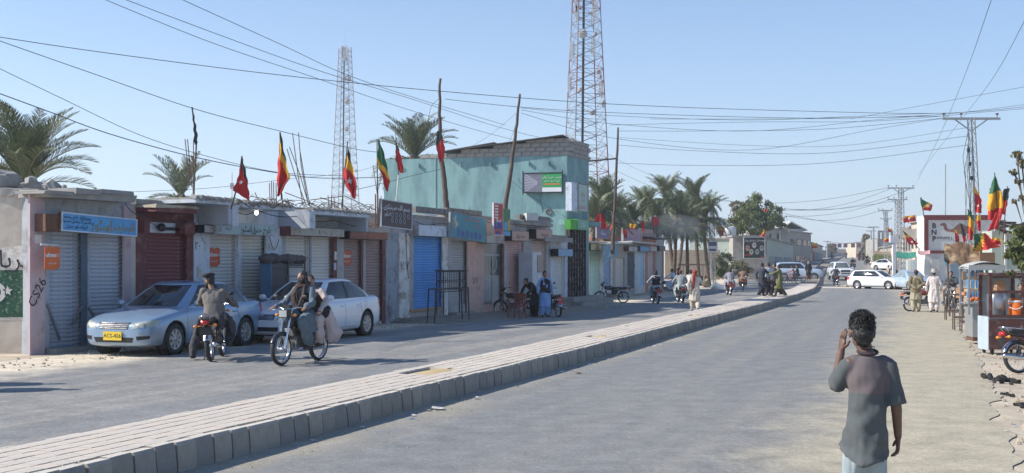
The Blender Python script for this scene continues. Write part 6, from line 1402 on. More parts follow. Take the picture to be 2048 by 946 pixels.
# ================================================================ FLAGS
C_G, C_Y, C_R, C_K, C_W = (.02, .12, .05), (.72, .36, .02), (.50, .022, .02), (.02, .03, .025), (.65, .63, .62)
fm_ = {c: mat('flag_'+n, c, .75, var=.16, scale=5, bump=.25, fine=150) for c, n in ((C_G, 'green'), (C_Y, 'yellow'), (C_R, 'red'), (C_K, 'dark'), (C_W, 'white'))}
def flag(label, D, left, right, bands, star=None, pole=None, amp=.07, slant=0., folds=3., group='party flags over the street', name='flag', nx=10, ny=26):
    """left/right: picture polylines down both edges; bands: [(fraction, colour)]; slant tips the stripes"""
    def along(pl, t):
        L_ = [0]
        for i in range(len(pl)-1): L_.append(L_[-1]+hypot(pl[i+1][0]-pl[i][0], pl[i+1][1]-pl[i][1]))
        s = t*L_[-1]
        for i in range(len(pl)-1):
            if s <= L_[i+1]+1e-9: k = (s-L_[i])/max(1e-6, L_[i+1]-L_[i]); return (lerp(pl[i][0], pl[i+1][0], k), lerp(pl[i][1], pl[i+1][1], k))
        return pl[-1]
    c = along([((a[0]+b[0])/2, (a[1]+b[1])/2) for a, b in zip(left, right)] if len(left) == len(right) else left, .5)
    rt = thing(name, label, 'flag', P(c[0], c[1], D), 0, group)
    mats = [fm_[b[1]] for b in bands]; mb = MB(); rows = []; sd = left[0][0]*.37
    for j in range(ny+1):
        t = j/ny; a, b = along(left, t), along(right, t); r_ = []
        for i in range(nx+1):
            u = i/nx; w_ = (abs(b[0]-a[0])+6)*D/F; m2 = (a[0]+b[0])/2; p = P(m2+(lerp(a[0], b[0], u)-m2)*1.18, lerp(a[1], b[1], u), D)
            p.y += (sin(u*folds*pi*1.1+t*2.3+sd)+.5*sin(u*7+t*5+sd*2))*amp*(.3+t)*min(1.2, w_*1.4); p.x += .012*sin(t*23+u*5+sd); r_.append(p)
        rows.append(r_)
    for j in range(ny):
        for i in range(nx):
            t = (j+.5)/ny+slant*((i+.5)/nx-.5); k = 0
            while k < len(bands)-1 and t > bands[k][0]: k += 1
            mb.cur = k; mb.add([rows[j][i], rows[j][i+1], rows[j+1][i+1], rows[j+1][i]], [(0, 1, 2, 3)])
    # weld
    idx = {}; vs_ = []; fs = []
    for f in mb.f:
        g = []
        for q in f:
            key = tuple(round(x, 5) for x in mb.v[q])
            if key not in idx: idx[key] = len(vs_); vs_.append(mb.v[q])
            g.append(idx[key])
        fs.append(tuple(g))
    mi = mb.mi; n0 = len(vs_); mb = MB(); mb.v = vs_; mb.f = fs; mb.mi = mi; mb.build('cloth', mats, rt, smooth=True, world=True)
    if star:
        sx, sy, sr = star; pts = [P(a, b, D) for a, b in star_pts(sx, sy, sr)]
        best = min(range(len(vs_)), key=lambda i: (vs_[i]-P(sx, sy, D)).xz.length if False else hypot(vs_[i].x-P(sx, sy, D).x, vs_[i].z-P(sx, sy, D).z)); yb = vs_[best].y
        mb = MB(); 
        for q in pts:
            k = min(range(len(vs_)), key=lambda i: hypot(vs_[i].x-q.x, vs_[i].z-q.z)); q.y = vs_[k].y-.03
        mb.add([P(sx, sy, D)+V((0, yb-D-.035, 0))]+pts, [(0, i+1, (i+1) % 10+1) for i in range(10)]); mb.build('star', fm_[C_W], rt, world=True)
    if pole:
        mb = MB(); mb.tube([P(a, b, D+.02) for a, b in pole], .018*max(1, D/45), 6); mb.build('flag_pole', m_wood, rt, world=True)
    return rt
flag('limp red and dark green flag with white stars, first from the left', 26.5, [(484, 316), (478, 355), (469, 382)], [(485, 316), (492, 350), (498, 402), ], [(.4, C_K), (1.1, C_R)], (482, 365, 5), [(484, 312), (478, 360), (462, 418)], slant=-.45)
flag('tall limp flag, dark green tip, yellow middle and red end, second from the left', 28.5, [(561, 266), (557, 320), (556, 350), (555, 393)], [(562, 266), (567, 300), (578, 357), (558, 392)], [(.24, C_K), (.5, C_Y), (1.1, C_R)], None, [(560, 264), (563, 398)], slant=-.5)
flag('yellow and red flag with a white star before the slender tower, third from the left', 33, [(696, 296), (688, 340), (687, 358), (706, 397)], [(697, 296), (703, 330), (713, 375), (710, 398)], [(.2, C_K), (.42, C_Y), (1.1, C_R)], (699, 362, 7), [(695, 283), (690, 350), (683, 415)], slant=-.25)
flag('green, yellow and red hanging flag, fourth from the left beside the teal wall', 36, [(757, 278), (755, 325), (765, 350), (772, 382)], [(758, 278), (768, 310), (779, 362), (776, 383)], [(.5, C_G), (.68, C_Y), (1.1, C_R)], None, [(754, 278), (755, 400)], slant=-.3)
flag('thin furled red flag on a white stick before the teal wall', 40, [(792, 284), (792, 318), (800, 346)], [(793, 284), (803, 318), (807, 346)], [(.25, C_K), (1.1, C_R)], None, [(791, 280), (797, 350)], slant=-.3)
mb = MB(); mb.tube([P(797, 350, 40), P(792, 405, 40)], .025, 6); tag(mb.build('flag_stick', m_white), 'white stick holding the thin furled red flag', 'pole')
flag('bundled dark and red flags tied on the crooked wooden pole', 46.6, [(875, 262), (873, 290), (880, 323)], [(882, 262), (889, 300), (886, 324)], [(.35, C_K), (1.1, C_R)], None, [(872, 268), (884, 300)], slant=.3)
flag('furled black flag at the tip of the leaning rods', 26.4, [(384, 216), (388, 260), (389, 290)], [(385, 216), (394, 265), (395, 286)], [(1.1, C_K)], None, [(384, 214), (393, 282), (387, 395)], amp=.03)
flag('full red flag flying above the purple rooftop sign', 66, [(1198, 424), (1191, 440), (1189, 458)], [(1201, 425), (1209, 440), (1212, 457)], [(.08, C_K), (1.1, C_R)], (1200, 446, 3), [(1199, 415), (1197, 480)])
flag('small yellow and red flag beside the ledge of the teal building', 58, [(1166, 436), (1168, 442)], [(1180, 436), (1178, 444)], [(.6, C_Y), (1.1, C_R)], None, None, ny=8)
flag('small green and red flag on a stick over the far shop roofs', 68, [(1247, 448), (1246, 462), (1248, 474)], [(1250, 448), (1254, 464), (1253, 478)], [(.35, C_G), (1.1, C_R)], None, [(1248, 440), (1249, 482)])
flag('short red flag over the salmon rooftop sign', 76, [(1285, 436), (1283, 448), (1284, 462)], [(1287, 436), (1289, 450), (1288, 462)], [(.2, C_W), (1.1, C_R)], None, [(1286, 430), (1286, 470)])
flag('red flag blowing beside the palm crowns left of the grove', 84, [(1307, 430), (1303, 440), (1305, 454)], [(1310, 430), (1318, 440), (1316, 452)], [(.15, C_W), (1.1, C_R)], None, [(1307, 428), (1306, 480)], ny=12)
flag('yellow and red flag in front of the palm trunks, left of the pair', 96, [(1399, 446), (1399, 455), (1402, 464)], [(1409, 446), (1409, 454), (1407, 463)], [(.5, C_Y), (1.1, C_R)], None, [(1403, 444), (1403, 475)], ny=12)
flag('yellow over red flag on the slim lattice pole, right of the pair', 98, [(1434, 453), (1435, 463), (1440, 473)], [(1446, 453), (1447, 463), (1446, 472)], [(.4, C_Y), (1.1, C_R)], None, None, ny=12)
flag('yellow and orange flag on the pole beside the dark billboard', 106, [(1526, 459), (1524, 468), (1521, 473)], [(1529, 459), (1530, 467), (1529, 472)], [(.6, C_Y), (1.1, C_R)], None, None, ny=12)
flag('square yellow over red flag far down the left road', 180, [(1625, 486), (1625, 496)], [(1634, 486), (1634, 496)], [(.6, C_Y), (1.1, C_R)], None, [(1624, 484), (1624, 506)], ny=8)
flag('tiny red flag in the broad tree crown', 128, [(1529, 417), (1529, 424)], [(1534, 418), (1532, 424)], [(1.1, C_R)], None, None, ny=6)
# ================================================================ TREES
m_frond = mat('palm_leaf', (.125, .155, .085), .55, var=.35, scale=3, bump=0, fine=12, dirt=(.2, .19, .1), da=.25, ds=2)
m_trunk = mat('palm_bark', (.11, .085, .065), .95, var=.4, scale=9, bump=1.)
m_lgrn = mat('leaf_green', (.11, .145, .045), .6, var=.5, scale=1.2, bump=0, fine=8)
m_ldry = mat('leaf_olive', (.13, .115, .05), .65, var=.5, scale=1.2, bump=0, fine=8)
def frond_me(kind, seed, L_=2.7, n=26, lw=.027):
    r = random.Random(seed); mb = MB(); a0, dr = {'up': (1.3, .85), 'mid': (.85, 1.15), 'low': (.25, .85), 'dry': (-.6, .6), 'hang': (.0, 1.3)}[kind]
    P_ = [V((0, 0, 0))]; A = []
    for i in range(n):
        a = a0-dr*(i/n)**1.5; A.append(a); P_.append(P_[-1]+V((0, cos(a), sin(a)))*L_/n)
    Q = P_[::3]+[P_[-1]]; mb.tube(Q, [.03-.026*i/len(Q) for i in range(len(Q))], 4, cap=False)
    for i in range(n//7, n+1):
        f = i/n; l = .56*sin(pi*min(1, (f*.86+.12)))**.7*(1.1 if kind != 'dry' else .7); a = A[i-1]; t = V((0, cos(a), sin(a))); u = V((0, -sin(a), cos(a)))
        for s in (-1, 1):
            d = (V((s, 0, 0))*(.75+r.uniform(-.1, .1))+t*(.75+.3*f)+u*(.32+r.uniform(-.15, .15))).normalized(); b = P_[i]+t*r.uniform(-.03, .03); w_ = t.cross(d).cross(d).normalized()*lw
            e = b+d*l+V((0, 0, -.10*l)); m_ = b+d*l*.5; mb.add([b-w_*.5, m_-w_, e, m_+w_, b+w_*.5], [(0, 1, 2, 3, 4)])
    return mb.mesh('frond', [m_frond])
FM = {k: [frond_me(k, i) for i in range(2)] for k in ('up', 'mid', 'low', 'dry')}
FN = {k: [frond_me(k, i+5, 2.7, 52, .014) for i in range(3)] for k in FM}
FM['low'] = [frond_me('hang', i) for i in range(2)]
def palm(label, px, py, D, s, n=34, zb=0., trunk=True, group='date palms', seed=1, low=.3, upf=.4):
    top = P(px, py, D); rt = thing('date_palm', label, 'palm tree', (top.x, D, zb), 0, group); h = top.z-zb; r = random.Random(seed)
    if trunk:
        mb = MB(); N = max(6, int(h*2.4)); lx = r.uniform(-.9, .9)
        pts = []; rd = []
        for i in range(N+1): f = i/N; x = lx*(1-f)**1.6; pts += [(x, 0, h*f-.1*s), (x, 0, h*f+.1*h/N)]; rd += [.15*s*(1.15-.3*f), .172*s*(1.15-.3*f)]
        mb.tube(pts, rd, 9); mb.build('trunk', m_trunk, rt, smooth=False)
    mb = MB(); mb.ell((0, 0, h-.1*s), (.3*s, .3*s, .45*s), 9, 6); mb.build('crown_base', m_trunk, rt)
    for i in range(n):
        f = i/n; k = 'up' if f < upf else 'mid' if f < 1-low else 'low' if f < .96 else 'dry'
        M_ = Matrix.Translation((0, 0, h)) @ Matrix.Rotation(i*2.399+r.uniform(-.2, .2), 4, 'Z') @ Matrix.Rotation(r.uniform(-.22, .22), 4, 'X') @ Matrix.Rotation(r.uniform(-.3, .3), 4, 'Y') @ Matrix.Scale(s*r.uniform(.82, 1.1), 4)
        inst(r.choice((FN if D < 40 else FM)[k]), 'frond', rt, M_)
palm('large date palm with long fronds above the first shops, at the left edge', 50, 378, 34, .98, 56, seed=3, low=.12, upf=.62)
palm('small date palm peeping over the maroon shop roof behind the rods', 362, 396, 72, 1.1, 40, seed=5, low=.5)
palm('date palm with a round crown behind the teal building', 828, 318, 70, 1.15, 56, seed=8, low=.35, upf=.5)
for i, (px, py, D, s, lb) in enumerate(((1206, 415, 80, .95, 'tallest palm just right of the teal building corner'), (1232, 440, 84, .9, 'palm behind the thin wooden pole'), (1288, 425, 92, .9, 'palm leftmost in the grove behind the salmon sign'), (1334, 402, 96, .95, 'tall upright palm in the middle of the grove'),
     (1390, 404, 100, .95, 'tall palm at the right of the grove'), (1352, 440, 90, .9, 'lower palm in the smoke at the heart of the grove'), (1408, 440, 98, .95, 'right-hand low palm beside the slim lattice pole'), (1312, 448, 88, .85, 'low palm behind the red blowing flag'), (1368, 425, 104, .9, 'palm between the two tall ones in the grove'), (1265, 452, 86, .8, 'short palm behind the mauve sign'), (1374, 455, 88, .8, 'short palm with hanging fronds in the smoke'), (1190, 445, 78, .8, 'half hidden palm touching the teal building'))):
    palm(lb, px, py, D, s*1.04, 60, zb=zg(X(px, D), D), seed=20+i, low=.55)
def tree(label, px, D, py_base, blobs, leaf=.16, n=2500, m=None, limbs=True, seed=1, group=None, name='tree', cat='tree', tr=.16):
    """blobs: (px, py, rx_px, ry_px) leaf masses"""
    r = random.Random(seed); b = P(px, py_base, D); rt = thing(name, label, cat, b, 0, group); bl = [(P(x, y, D)+V((0, r.uniform(-.3, .3)*rx*D/F, 0)), rx*D/F, ry*D/F) for x, y, rx, ry in blobs]
    if limbs:
        mb = MB(); c = sum((q[0] for q in bl), V())/len(bl); k = b.lerp(V((b.x*.5+c.x*.5, b.y, c.z)), .55); mb.tube([b-V((0, 0, .2)), b.lerp(k, .5)+V((.06, 0, 0)), k], [tr, tr*.75, tr*.55], 8)
        for q, rx, ry in bl: mb.tube([k, k.lerp(q, .55)+V((r.uniform(-.1, .1), 0, .08)), q+V((0, 0, ry*.3))], [tr*.45, tr*.28, .02], 6)
        mb.build('trunk', m_trunk, rt, world=True, smooth=True)
    mb = MB(); tot = sum(rx*ry for _, rx, ry in bl)
    for q, rx, ry in bl:
        nc = max(5, int(14*rx*ry/tot*len(bl)/2)); cl = []
        for _ in range(nc*2):
            v = V((r.gauss(0, 1), r.gauss(0, 1), r.gauss(0, 1))).normalized()*r.uniform(.35, 1.)**.5; cl.append((q+V((v.x*rx, v.y*rx*.8, v.z*ry)), min(rx, ry)*r.uniform(.22, .48)))
        for _ in range(int(n*rx*ry/tot)):
            c, cr = r.choice(cl); v = V((r.gauss(0, 1), r.gauss(0, 1), r.gauss(0, .8)))*cr*.62; p = c+v; a = Euler((r.uniform(0, 6.3), r.uniform(0, 6.3), r.uniform(0, 6.3))).to_matrix(); s = leaf*r.uniform(.6, 1.3)
            mb.add([p+a @ V((-s/2, 0, 0)), p+a @ V((0, -s*.22, 0)), p+a @ V((s/2, 0, 0)), p+a @ V((0, s*.22, s*.08))], [(0, 1, 2, 3)])
    mb.build('crown', m or m_lgrn, rt, world=True)
    return rt
gz = lambda px, D: zg(X(px, D), D)
tree('broad dark green tree rising over the flat roofs left of the far road', 1518, 140, 510, [(1518, 408, 24, 18), (1495, 430, 20, 20), (1542, 428, 22, 20), (1520, 440, 34, 22), (1480, 455, 20, 18), (1550, 450, 20, 16), (1505, 420, 24, 20)], .34, 9500, seed=2, tr=.3)
tree('yellow-green feathery tree at the left of the broad dark tree', 1492, 134, 515, [(1462, 455, 18, 16), (1480, 440, 16, 22), (1500, 455, 20, 18), (1455, 462, 16, 10)], .3, 4200, m=mat('leaf_yellow_green', (.17, .19, .05), .6, var=.45, bump=0, scale=1.2), seed=4, tr=.2)
tree('thin drooping tree standing against the sky left of the broad tree', 1474, 150, 500, [(1468, 412, 10, 10), (1484, 414, 9, 10), (1472, 428, 9, 12)], .3, 900, m=m_ldry, seed=5, tr=.12)
tree('green roadside bush below the palm grove', 1442, 104, 560, [(1436, 530, 18, 16), (1450, 520, 16, 14), (1460, 538, 18, 14), (1440, 545, 16, 10)], .2, 3000, m=mat('leaf_grey_green', (.10, .13, .06), .7, var=.4, bump=0), seed=6, limbs=False, name='bush', cat='bush', group='bushes by the left roadside')
tree('smaller olive bush right of the green roadside bush', 1486, 112, 560, [(1480, 535, 16, 14), (1495, 542, 12, 10)], .2, 1500, m=m_ldry, seed=7, limbs=False, name='bush', cat='bush', group='bushes by the left roadside')
tree('bright green shrub on the dirt edge', 1443, 92, 556, [(1443, 548, 10, 8)], .15, 900, seed=8, limbs=False, name='bush', cat='bush', group='bushes by the left roadside')
tree('pale far tree beyond the left road end', 1663, 330, 522, [(1663, 495, 9, 12), (1660, 505, 10, 8)], .8, 700, m=m_ldry, seed=9, tr=.3, group='far pale trees')
tree('pale far tree behind the grey street pole', 1738, 260, 520, [(1735, 478, 10, 9), (1752, 484, 9, 9), (1738, 495, 14, 8)], .6, 1200, m=m_ldry, seed=10, tr=.3, group='far pale trees')
tree('dark low tree at the far right roadside stalls', 1728, 230, 522, [(1726, 508, 10, 7)], .5, 600, seed=11, tr=.2, group='far pale trees')
r = random.Random(3)
rt = tree('leafy branch of a tree reaching in from the right edge', 2075, 21, 700, [(2028, 490, 16, 12), (2042, 512, 18, 14), (2018, 508, 12, 7), (2030, 460, 12, 9), (2045, 532, 16, 8), (2046, 470, 12, 14), (2020, 545, 8, 4)], .085, 3000, m=mat('leaf_olive_green', (.12, .14, .045), .55, var=.55, bump=0, scale=6), seed=12, tr=.03)  # lighter olive green is the foliage's own tone
tree('sparse twigs with small leaves near the upper right edge', 2085, 24, 700, [(2032, 310, 12, 8), (2044, 325, 8, 12), (2028, 344, 9, 6), (2040, 362, 10, 6), (2044, 395, 8, 5), (2030, 402, 8, 4)], .085, 420, m=m_ldry, seed=13, tr=.025)
# ================================================================ FAR LEFT SIDE
m_mud = mat('mud_wall', (.42, .34, .25), .95, var=.2, scale=1.5, bump=.6, dirt=(.3, .24, .18), da=.4, ds=.4)
m_cem = mat('cement_wall', (.36, .34, .31), .95, var=.18, scale=1.5, bump=.4, dirt=(.25, .22, .2), da=.4, ds=.5)
m_pgr = mat('pale_green_wall', (.42, .48, .42), .9, var=.14, scale=1.5, bump=.3, dirt=(.33, .33, .28), da=.3, ds=.6)
m_crm = mat('cream_wall', (.55, .48, .38), .9, var=.14, scale=1.2, bump=.3, dirt=(.38, .33, .27), da=.35, ds=.6)
def bld(label, x0, x1, D0, ytop, depth, m, wins=(), name='building', slab=True, group='far buildings', zb=None, D1=None, cat='building', shut=(), rz=None):
    """house whose near face runs from picture column x0 at D0 to x1 at D1; windows given as face fractions (a, b, c, d)"""
    D1 = D1 or D0; a = V((X(x0, D0), D0, 0)); b = V((X(x1, D1), D1, 0)); f = Fac2(a, b-a); L_ = (b-a).length; zt = Z(ytop, min(D0, D1)); g = min(zg(*a.xy), zg(*b.xy))-.3 if zb is None else zb
    rt = thing(name, label, cat, (a+b)/2+V((0, 0, g)), f.ang, group); mb = f.mb(); mb.bb(0, L_, 0, depth, g, zt); mb.build('wall', m, rt, world=True); H_ = zt-g
    if slab: mb = f.mb(); mb.bb(-.15, L_+.15, -.25, depth+.15, zt, zt+.16); mb.build('roof', m_conc, rt, world=True)
    for q in wins:
        mb = f.mb(); mb.bb(q[0]*L_, q[1]*L_, -.06, .0, g+q[2]*H_, g+q[3]*H_); fr_ = mb.build('window', cm((.12, .11, .1)), rt, world=True); mb = f.mb(); mb.bb(q[0]*L_+.07, q[1]*L_-.07, -.075, -.06, g+q[2]*H_+.07, g+q[3]*H_-.07); mb.build('pane', m_glassd, fr_, world=True)
    for q in shut:
        mb = f.mb(); mb.bb(q[0]*L_, q[1]*L_, -.05, .0, g, g+q[2]*H_)
        for k in range(8): z = g+q[2]*H_*k/8; mb.bb(q[0]*L_+.05, q[1]*L_-.05, -.075, -.05, z+.03, z+q[2]*H_/8-.03)
        mb.build('shutter', q[3], rt, world=True)
    return rt, f, L_, g, zt
sG, sB, sW, sR = cm((.30, .33, .30)), cm((.20, .26, .33)), cm((.5, .5, .48)), cm((.3, .12, .1))
bld('long low mud compound wall behind the palm trunks', 1330, 1440, 118, 500, .4, m_mud, slab=False, name='compound_wall', cat='wall')
bld('higher mud house wall left of the black billboard', 1438, 1475, 128, 478, 8, m_mud, cat='building')
rt, f, L_, g, zt = bld('cement house carrying the black billboard', 1466, 1534, 118, 474, 10, m_cem)
mb = MB(); mb.lathe([(0, 0), (.75, 0), (.75, 1.), (.5, 1.15), (0, 1.2)], 14, Matrix.Translation(P(1459, 473, 130)) @ Matrix.Rotation(-pi/2, 4, 'Y')); tag(mb.build('water_tank', cm((.6, .6, .6), .5), smooth=True), 'white round water tank on the mud house roof', 'water tank')
T = FR(P(1508.5, 495.5, 117.3), V((1, 0, 0))); bw, bh = 41*117/F, 41*117/F; rt = thing('billboard', 'square black billboard with five oval portraits and a white headline', 'billboard', P(1508, 516, 117.4))
mb = MB(T); mb.bb(-bw/2, bw/2, -bh/2, bh/2, -.12, 0); mb.build('panel', cm((.02, .02, .025), .5), rt, world=True)
mb = MB(T)
for a in (((-bw/2-.06, -bw/2), (-bh/2, bh/2)), ((bw/2, bw/2+.06), (-bh/2, bh/2)), ((-bw/2, bw/2), (bh/2, bh/2+.06)), ((-bw/2, bw/2), (-bh/2-.06, -bh/2))): mb.bb(*a[0], *a[1], -.1, .03)
mb.build('frame', sW, rt, world=True)
for i, (x, y) in enumerate(((-.33, -.02), (0, .12), (.36, -.02), (-.14, -.2), (.14, -.2))):
    mb = MB(T); mb.prism([((x+.1*cos(t))*bw, (y+.14*sin(t))*bh) for t in [2*pi*k/16 for k in range(16)]], .002, .01); mb.build('portrait_oval', cm(((.45, .25, .2), (.5, .48, .45), (.3, .35, .3), (.4, .4, .3), (.28, .3, .26))[i]), rt, world=True)
    mb = MB(T); mb.prism([((x+.045*cos(t))*bw, (y+.02+.06*sin(t))*bh) for t in [2*pi*k/10 for k in range(10)]], .011, .016); mb.build('portrait_face', cm((.2, .12, .09)), rt, world=True)
text('بلوچستان نیشنل پارٹی', .26, wht, T @ Matrix.Translation((.05, bh*.36, .006)), rt, .004)
mb = MB(T); mb.bb(-bw*.47, -bw*.15, -bh*.38, -bh*.33, .002, .012); mb.bb(bw*.3, bw*.47, -bh*.46, -bh*.42, .002, .012); mb.build('red_caption', m_red, rt, world=True)
bld('row of pale green shop fronts right of the billboard', 1534, 1586, 119, 478, 8, m_pgr, D1=160, shut=[(.05, .2, .6, sG), (.24, .38, .6, sB), (.42, .56, .6, sG), (.6, .74, .6, sB), (.78, .94, .6, sG)])
bld('grey slab roofed house behind the shop fronts', 1500, 1576, 150, 459, 8, m_cem, wins=[(.5, .56, .75, .9), (.7, .78, .72, .9)])
bld('two storey grey house with overhanging roof far on the left', 1576, 1622, 172, 463, 10, m_cem, D1=186, wins=[(.1, .25, .62, .8), (.35, .5, .62, .8), (.62, .74, .62, .8), (.82, .92, .62, .8), (.3, .45, .15, .35)])
rt, f, L_, g, zt = bld('white gabled shed roof behind the grey two storey house', 1568, 1606, 190, 458, 9, sW, slab=False)
mb = f.mb(); mb.prism([(-.5, zt), (L_*.35, zt+1.3), (L_+.6, zt-.1), (L_+.6, zt-.3), (L_*.35, zt+1.1), (-.5, zt-.2)], -.5, 9.2, Matrix(((1, 0, 0, 0), (0, 0, 1, 0), (0, 1, 0, 0), (0, 0, 0, 1)))); mb.build('gable_roof', sW, rt, world=True)
bld('low shop row beyond the grey house', 1622, 1645, 200, 486, 6, m_crm, D1=250, shut=[(.1, .3, .6, sR), (.4, .6, .6, sB), (.7, .9, .6, sG)])
bld('long low dark wall far at the road end', 1645, 1700, 300, 500, 6, m_cem, D1=430, slab=False)
bld('small flat house at the very end of the road', 1668, 1712, 460, 499, 12, m_mud)
bld('pale distant house right of the road end', 1712, 1745, 300, 486, 9, m_crm, wins=[(.3, .45, .4, .7)])
# smoke over the grove
sm = mat('smoke', (.5, .5, .5)); nt_ = sm.node_tree; nt_.nodes.clear(); o_ = nt_.nodes.new('ShaderNodeOutputMaterial'); v_ = nt_.nodes.new('ShaderNodeVolumePrincipled'); v_.inputs['Color'].default_value = (.75, .8, .88, 1); v_.inputs['Density'].default_value = .085; nt_.links.new(v_.outputs[0], o_.inputs['Volume'])
mb = MB(); c = P(1345, 452, 84); mb.ell(c, (2.3, 1.6, .9), 14, 9); tag(mb.build('smoke', sm, smooth=True), 'bluish smoke drifting in front of the palm grove', 'smoke', kind='stuff')
# ================================================================ RIGHT SIDE BUILDINGS
DB = 100.
rt, f, L_, g, zt = bld('two storey white building with a camel mural and maroon borders', 1850, 2000, DB, 431, 2, mat('lit_white_wall', (.62, .62, .6), .9, var=.1, bump=.3, dirt=(.45, .42, .36), da=.3), group='right side buildings', slab=False)
def bp(px, py): return f.T.inverted() @ P(px, py, DB)
def wp(name, pts, m, d=.03):
    mb = f.mb(); q = [bp(a, b) for a, b in pts]; mb.prism([(v.x, v.z) for v in q], -d, .0, Matrix(((1, 0, 0, 0), (0, 0, 1, 0), (0, 1, 0, 0), (0, 0, 0, 1)))); return mb.build(name, m, rt, world=True)
m_mr = cm((.16, .035, .035))
wp('maroon_top_band', [(1848, 430), (1992, 430), (1992, 440), (1848, 440)], m_mr, .12); wp('maroon_left_border', [(1848, 440), (1856, 440), (1856, 500), (1848, 500)], m_mr, .12); wp('maroon_lower_band', [(1848, 501), (1930, 501), (1930, 507), (1848, 507)], m_mr, .12)
wp('camel_mural', [(1881, 448), (1885, 446), (1890, 446), (1893, 449), (1894, 456), (1900, 459), (1906, 458), (1912, 452), (1918, 448), (1922, 446), (1927, 449), (1932, 452), (1942, 452), (1950, 456), (1954, 462), (1954, 466), (1944, 467), (1930, 467), (1916, 468), (1904, 464), (1894, 463), (1889, 460), (1887, 452), (1880, 451)], mat('camel_brown', (.28, .13, .10), .9, var=.2, bump=.1), .012)
for i, c in enumerate('BNP'): text(c, .62, m_black, f.T @ Matrix.Translation(bp(1868, 452+i*13)) @ Matrix.Rotation(pi/2, 4, 'X') @ Matrix.Translation((0, 0, .02)), rt, .01, off=.02)
text('( AWAMI )', .34, m_black, f.T @ Matrix.Translation(bp(1886, 476)) @ Matrix.Rotation(pi/2, 4, 'X') @ Matrix.Translation((0, 0, .02)), rt, .01)
wp('shutter', [(1862, 512), (1880, 512), (1880, 568), (1862, 568)], sW, .05); wp('shutter', [(1900, 515), (1925, 515), (1925, 568), (1900, 568)], sB, .05); wp('blue_window', [(1888, 516), (1896, 516), (1896, 530), (1888, 530)], cm((.2, .4, .5)), .05)
mb = MB(); mb.tube([P(1891, 328, DB+3), P(1891, 430, DB+3)], .05, 5); tag(mb.build('flagstaff', m_galv), 'bare thin staff on the roof of the camel mural building', 'pole')
# road-facing houses beyond, their near ends step along the street
bg = 'right side buildings'
for i, (x0, D0, x1, D1, y, m, lb) in enumerate(((1822, 108, 1849, 102, 442, m_crm, 'cream shop building with tall slots beside the mural building'), (1806, 122, 1824, 112, 455, m_cem, 'grey shop building behind the second lattice pole'), (1792, 140, 1808, 126, 470, m_crm, 'low cream building near the white post'),
      (1768, 175, 1796, 145, 490, m_crm, 'far cream shop row with awnings'), (1752, 215, 1770, 180, 494, m_cem, 'far grey shop row before the bend'))):
    bld(lb, x0, x1, D0, y, 3, m, D1=D1, group=bg, shut=[(.06, .3, .42, sB), (.36, .62, .42, sW), (.68, .94, .42, sG)], wins=[(.1, .2, .6, .85), (.4, .5, .6, .85), (.7, .8, .6, .85)] if i < 2 else ())
rt2 = bld('unfinished concrete frame on the far cream shops', 1756, 1786, 200, 478, 7, m_cem, group=bg, slab=False)[0]
mb = MB()
for x in (1758, 1766, 1774, 1784): mb.beam(P(x, 478, 200), P(x, 461, 200), .35)
mb.beam(P(1757, 463, 200), P(1785, 463, 200), .3); mb.build('bare_column_frame', m_conc, rt2, world=True)
def awn(label, x0, x1, y0, y1, D, m, d=1.5, posts=True, group='awnings of the right side shops'):
    rt = thing('awning', label, 'awning', P((x0+x1)/2, y1, D), 0, group); mb = MB(); r = random.Random(x0); rows = [[P(lerp(x0, x1, i/8), lerp(y0, y1, j/4)+r.uniform(-1, 1)*.8, D-d*j/4)+V((0, 0, -.1*sin(pi*i/8))) for i in range(9)] for j in range(5)]; mb.grid(rows); mb.grid([[p-V((0, 0, .03)) for p in q] for q in rows][::-1]); mb.build('sheet', m, rt, world=True)
    if posts:
        mb = MB()
        for i in (0, 8): p = rows[4][i]; mb.tube([p, (p.x, p.y, zg(p.x, p.y))], .03*D/60, 5)
        mb.build('posts', m_wood, rt, world=True)
m_brc = mat('brown_sackcloth', (.17, .10, .055), .95, var=.5, scale=2.2, bump=1., dirt=(.5, .38, .22), da=.45, ds=1.2)
awn('green sheet awning over the pavement beyond the white post', 1792, 1832, 503, 514, 100, cm((.03, .22, .16)))
awn('grey tent sheet stretched above the green awning', 1800, 1848, 455, 476, 104, cm((.3, .28, .24)), posts=False)
awn('brown awning over the vegetable stall far on the right', 1750, 1790, 502, 509, 160, cm((.3, .2, .12)))
awn('pink sheet awning under the camel mural', 1836, 1860, 500, 507, 98, cm((.55, .3, .3)), posts=False)
mb = MB(); r = random.Random(2)
for _ in range(420): p = P(1765+r.gauss(0, 9), 519+r.uniform(-8, 4), 158+r.uniform(-1, 1)); s = .25; mb.add([p, p+V((s, 0, .1)), p+V((s*.5, .1, s))], [(0, 1, 2)])
tag(mb.build('vegetable_heap', m_lgrn), 'green heap of fodder at the far stall', 'vegetables')
mb = MB(); mb.beam(P(1788, 480, 96), GD(1788, 96), .25); mb.box(P(1788, 478, 96), (.7, .3, .6)); tag(mb.build('white_post', cm((.6, .62, .64))), 'white square post with a box on top, right side of the street', 'post')
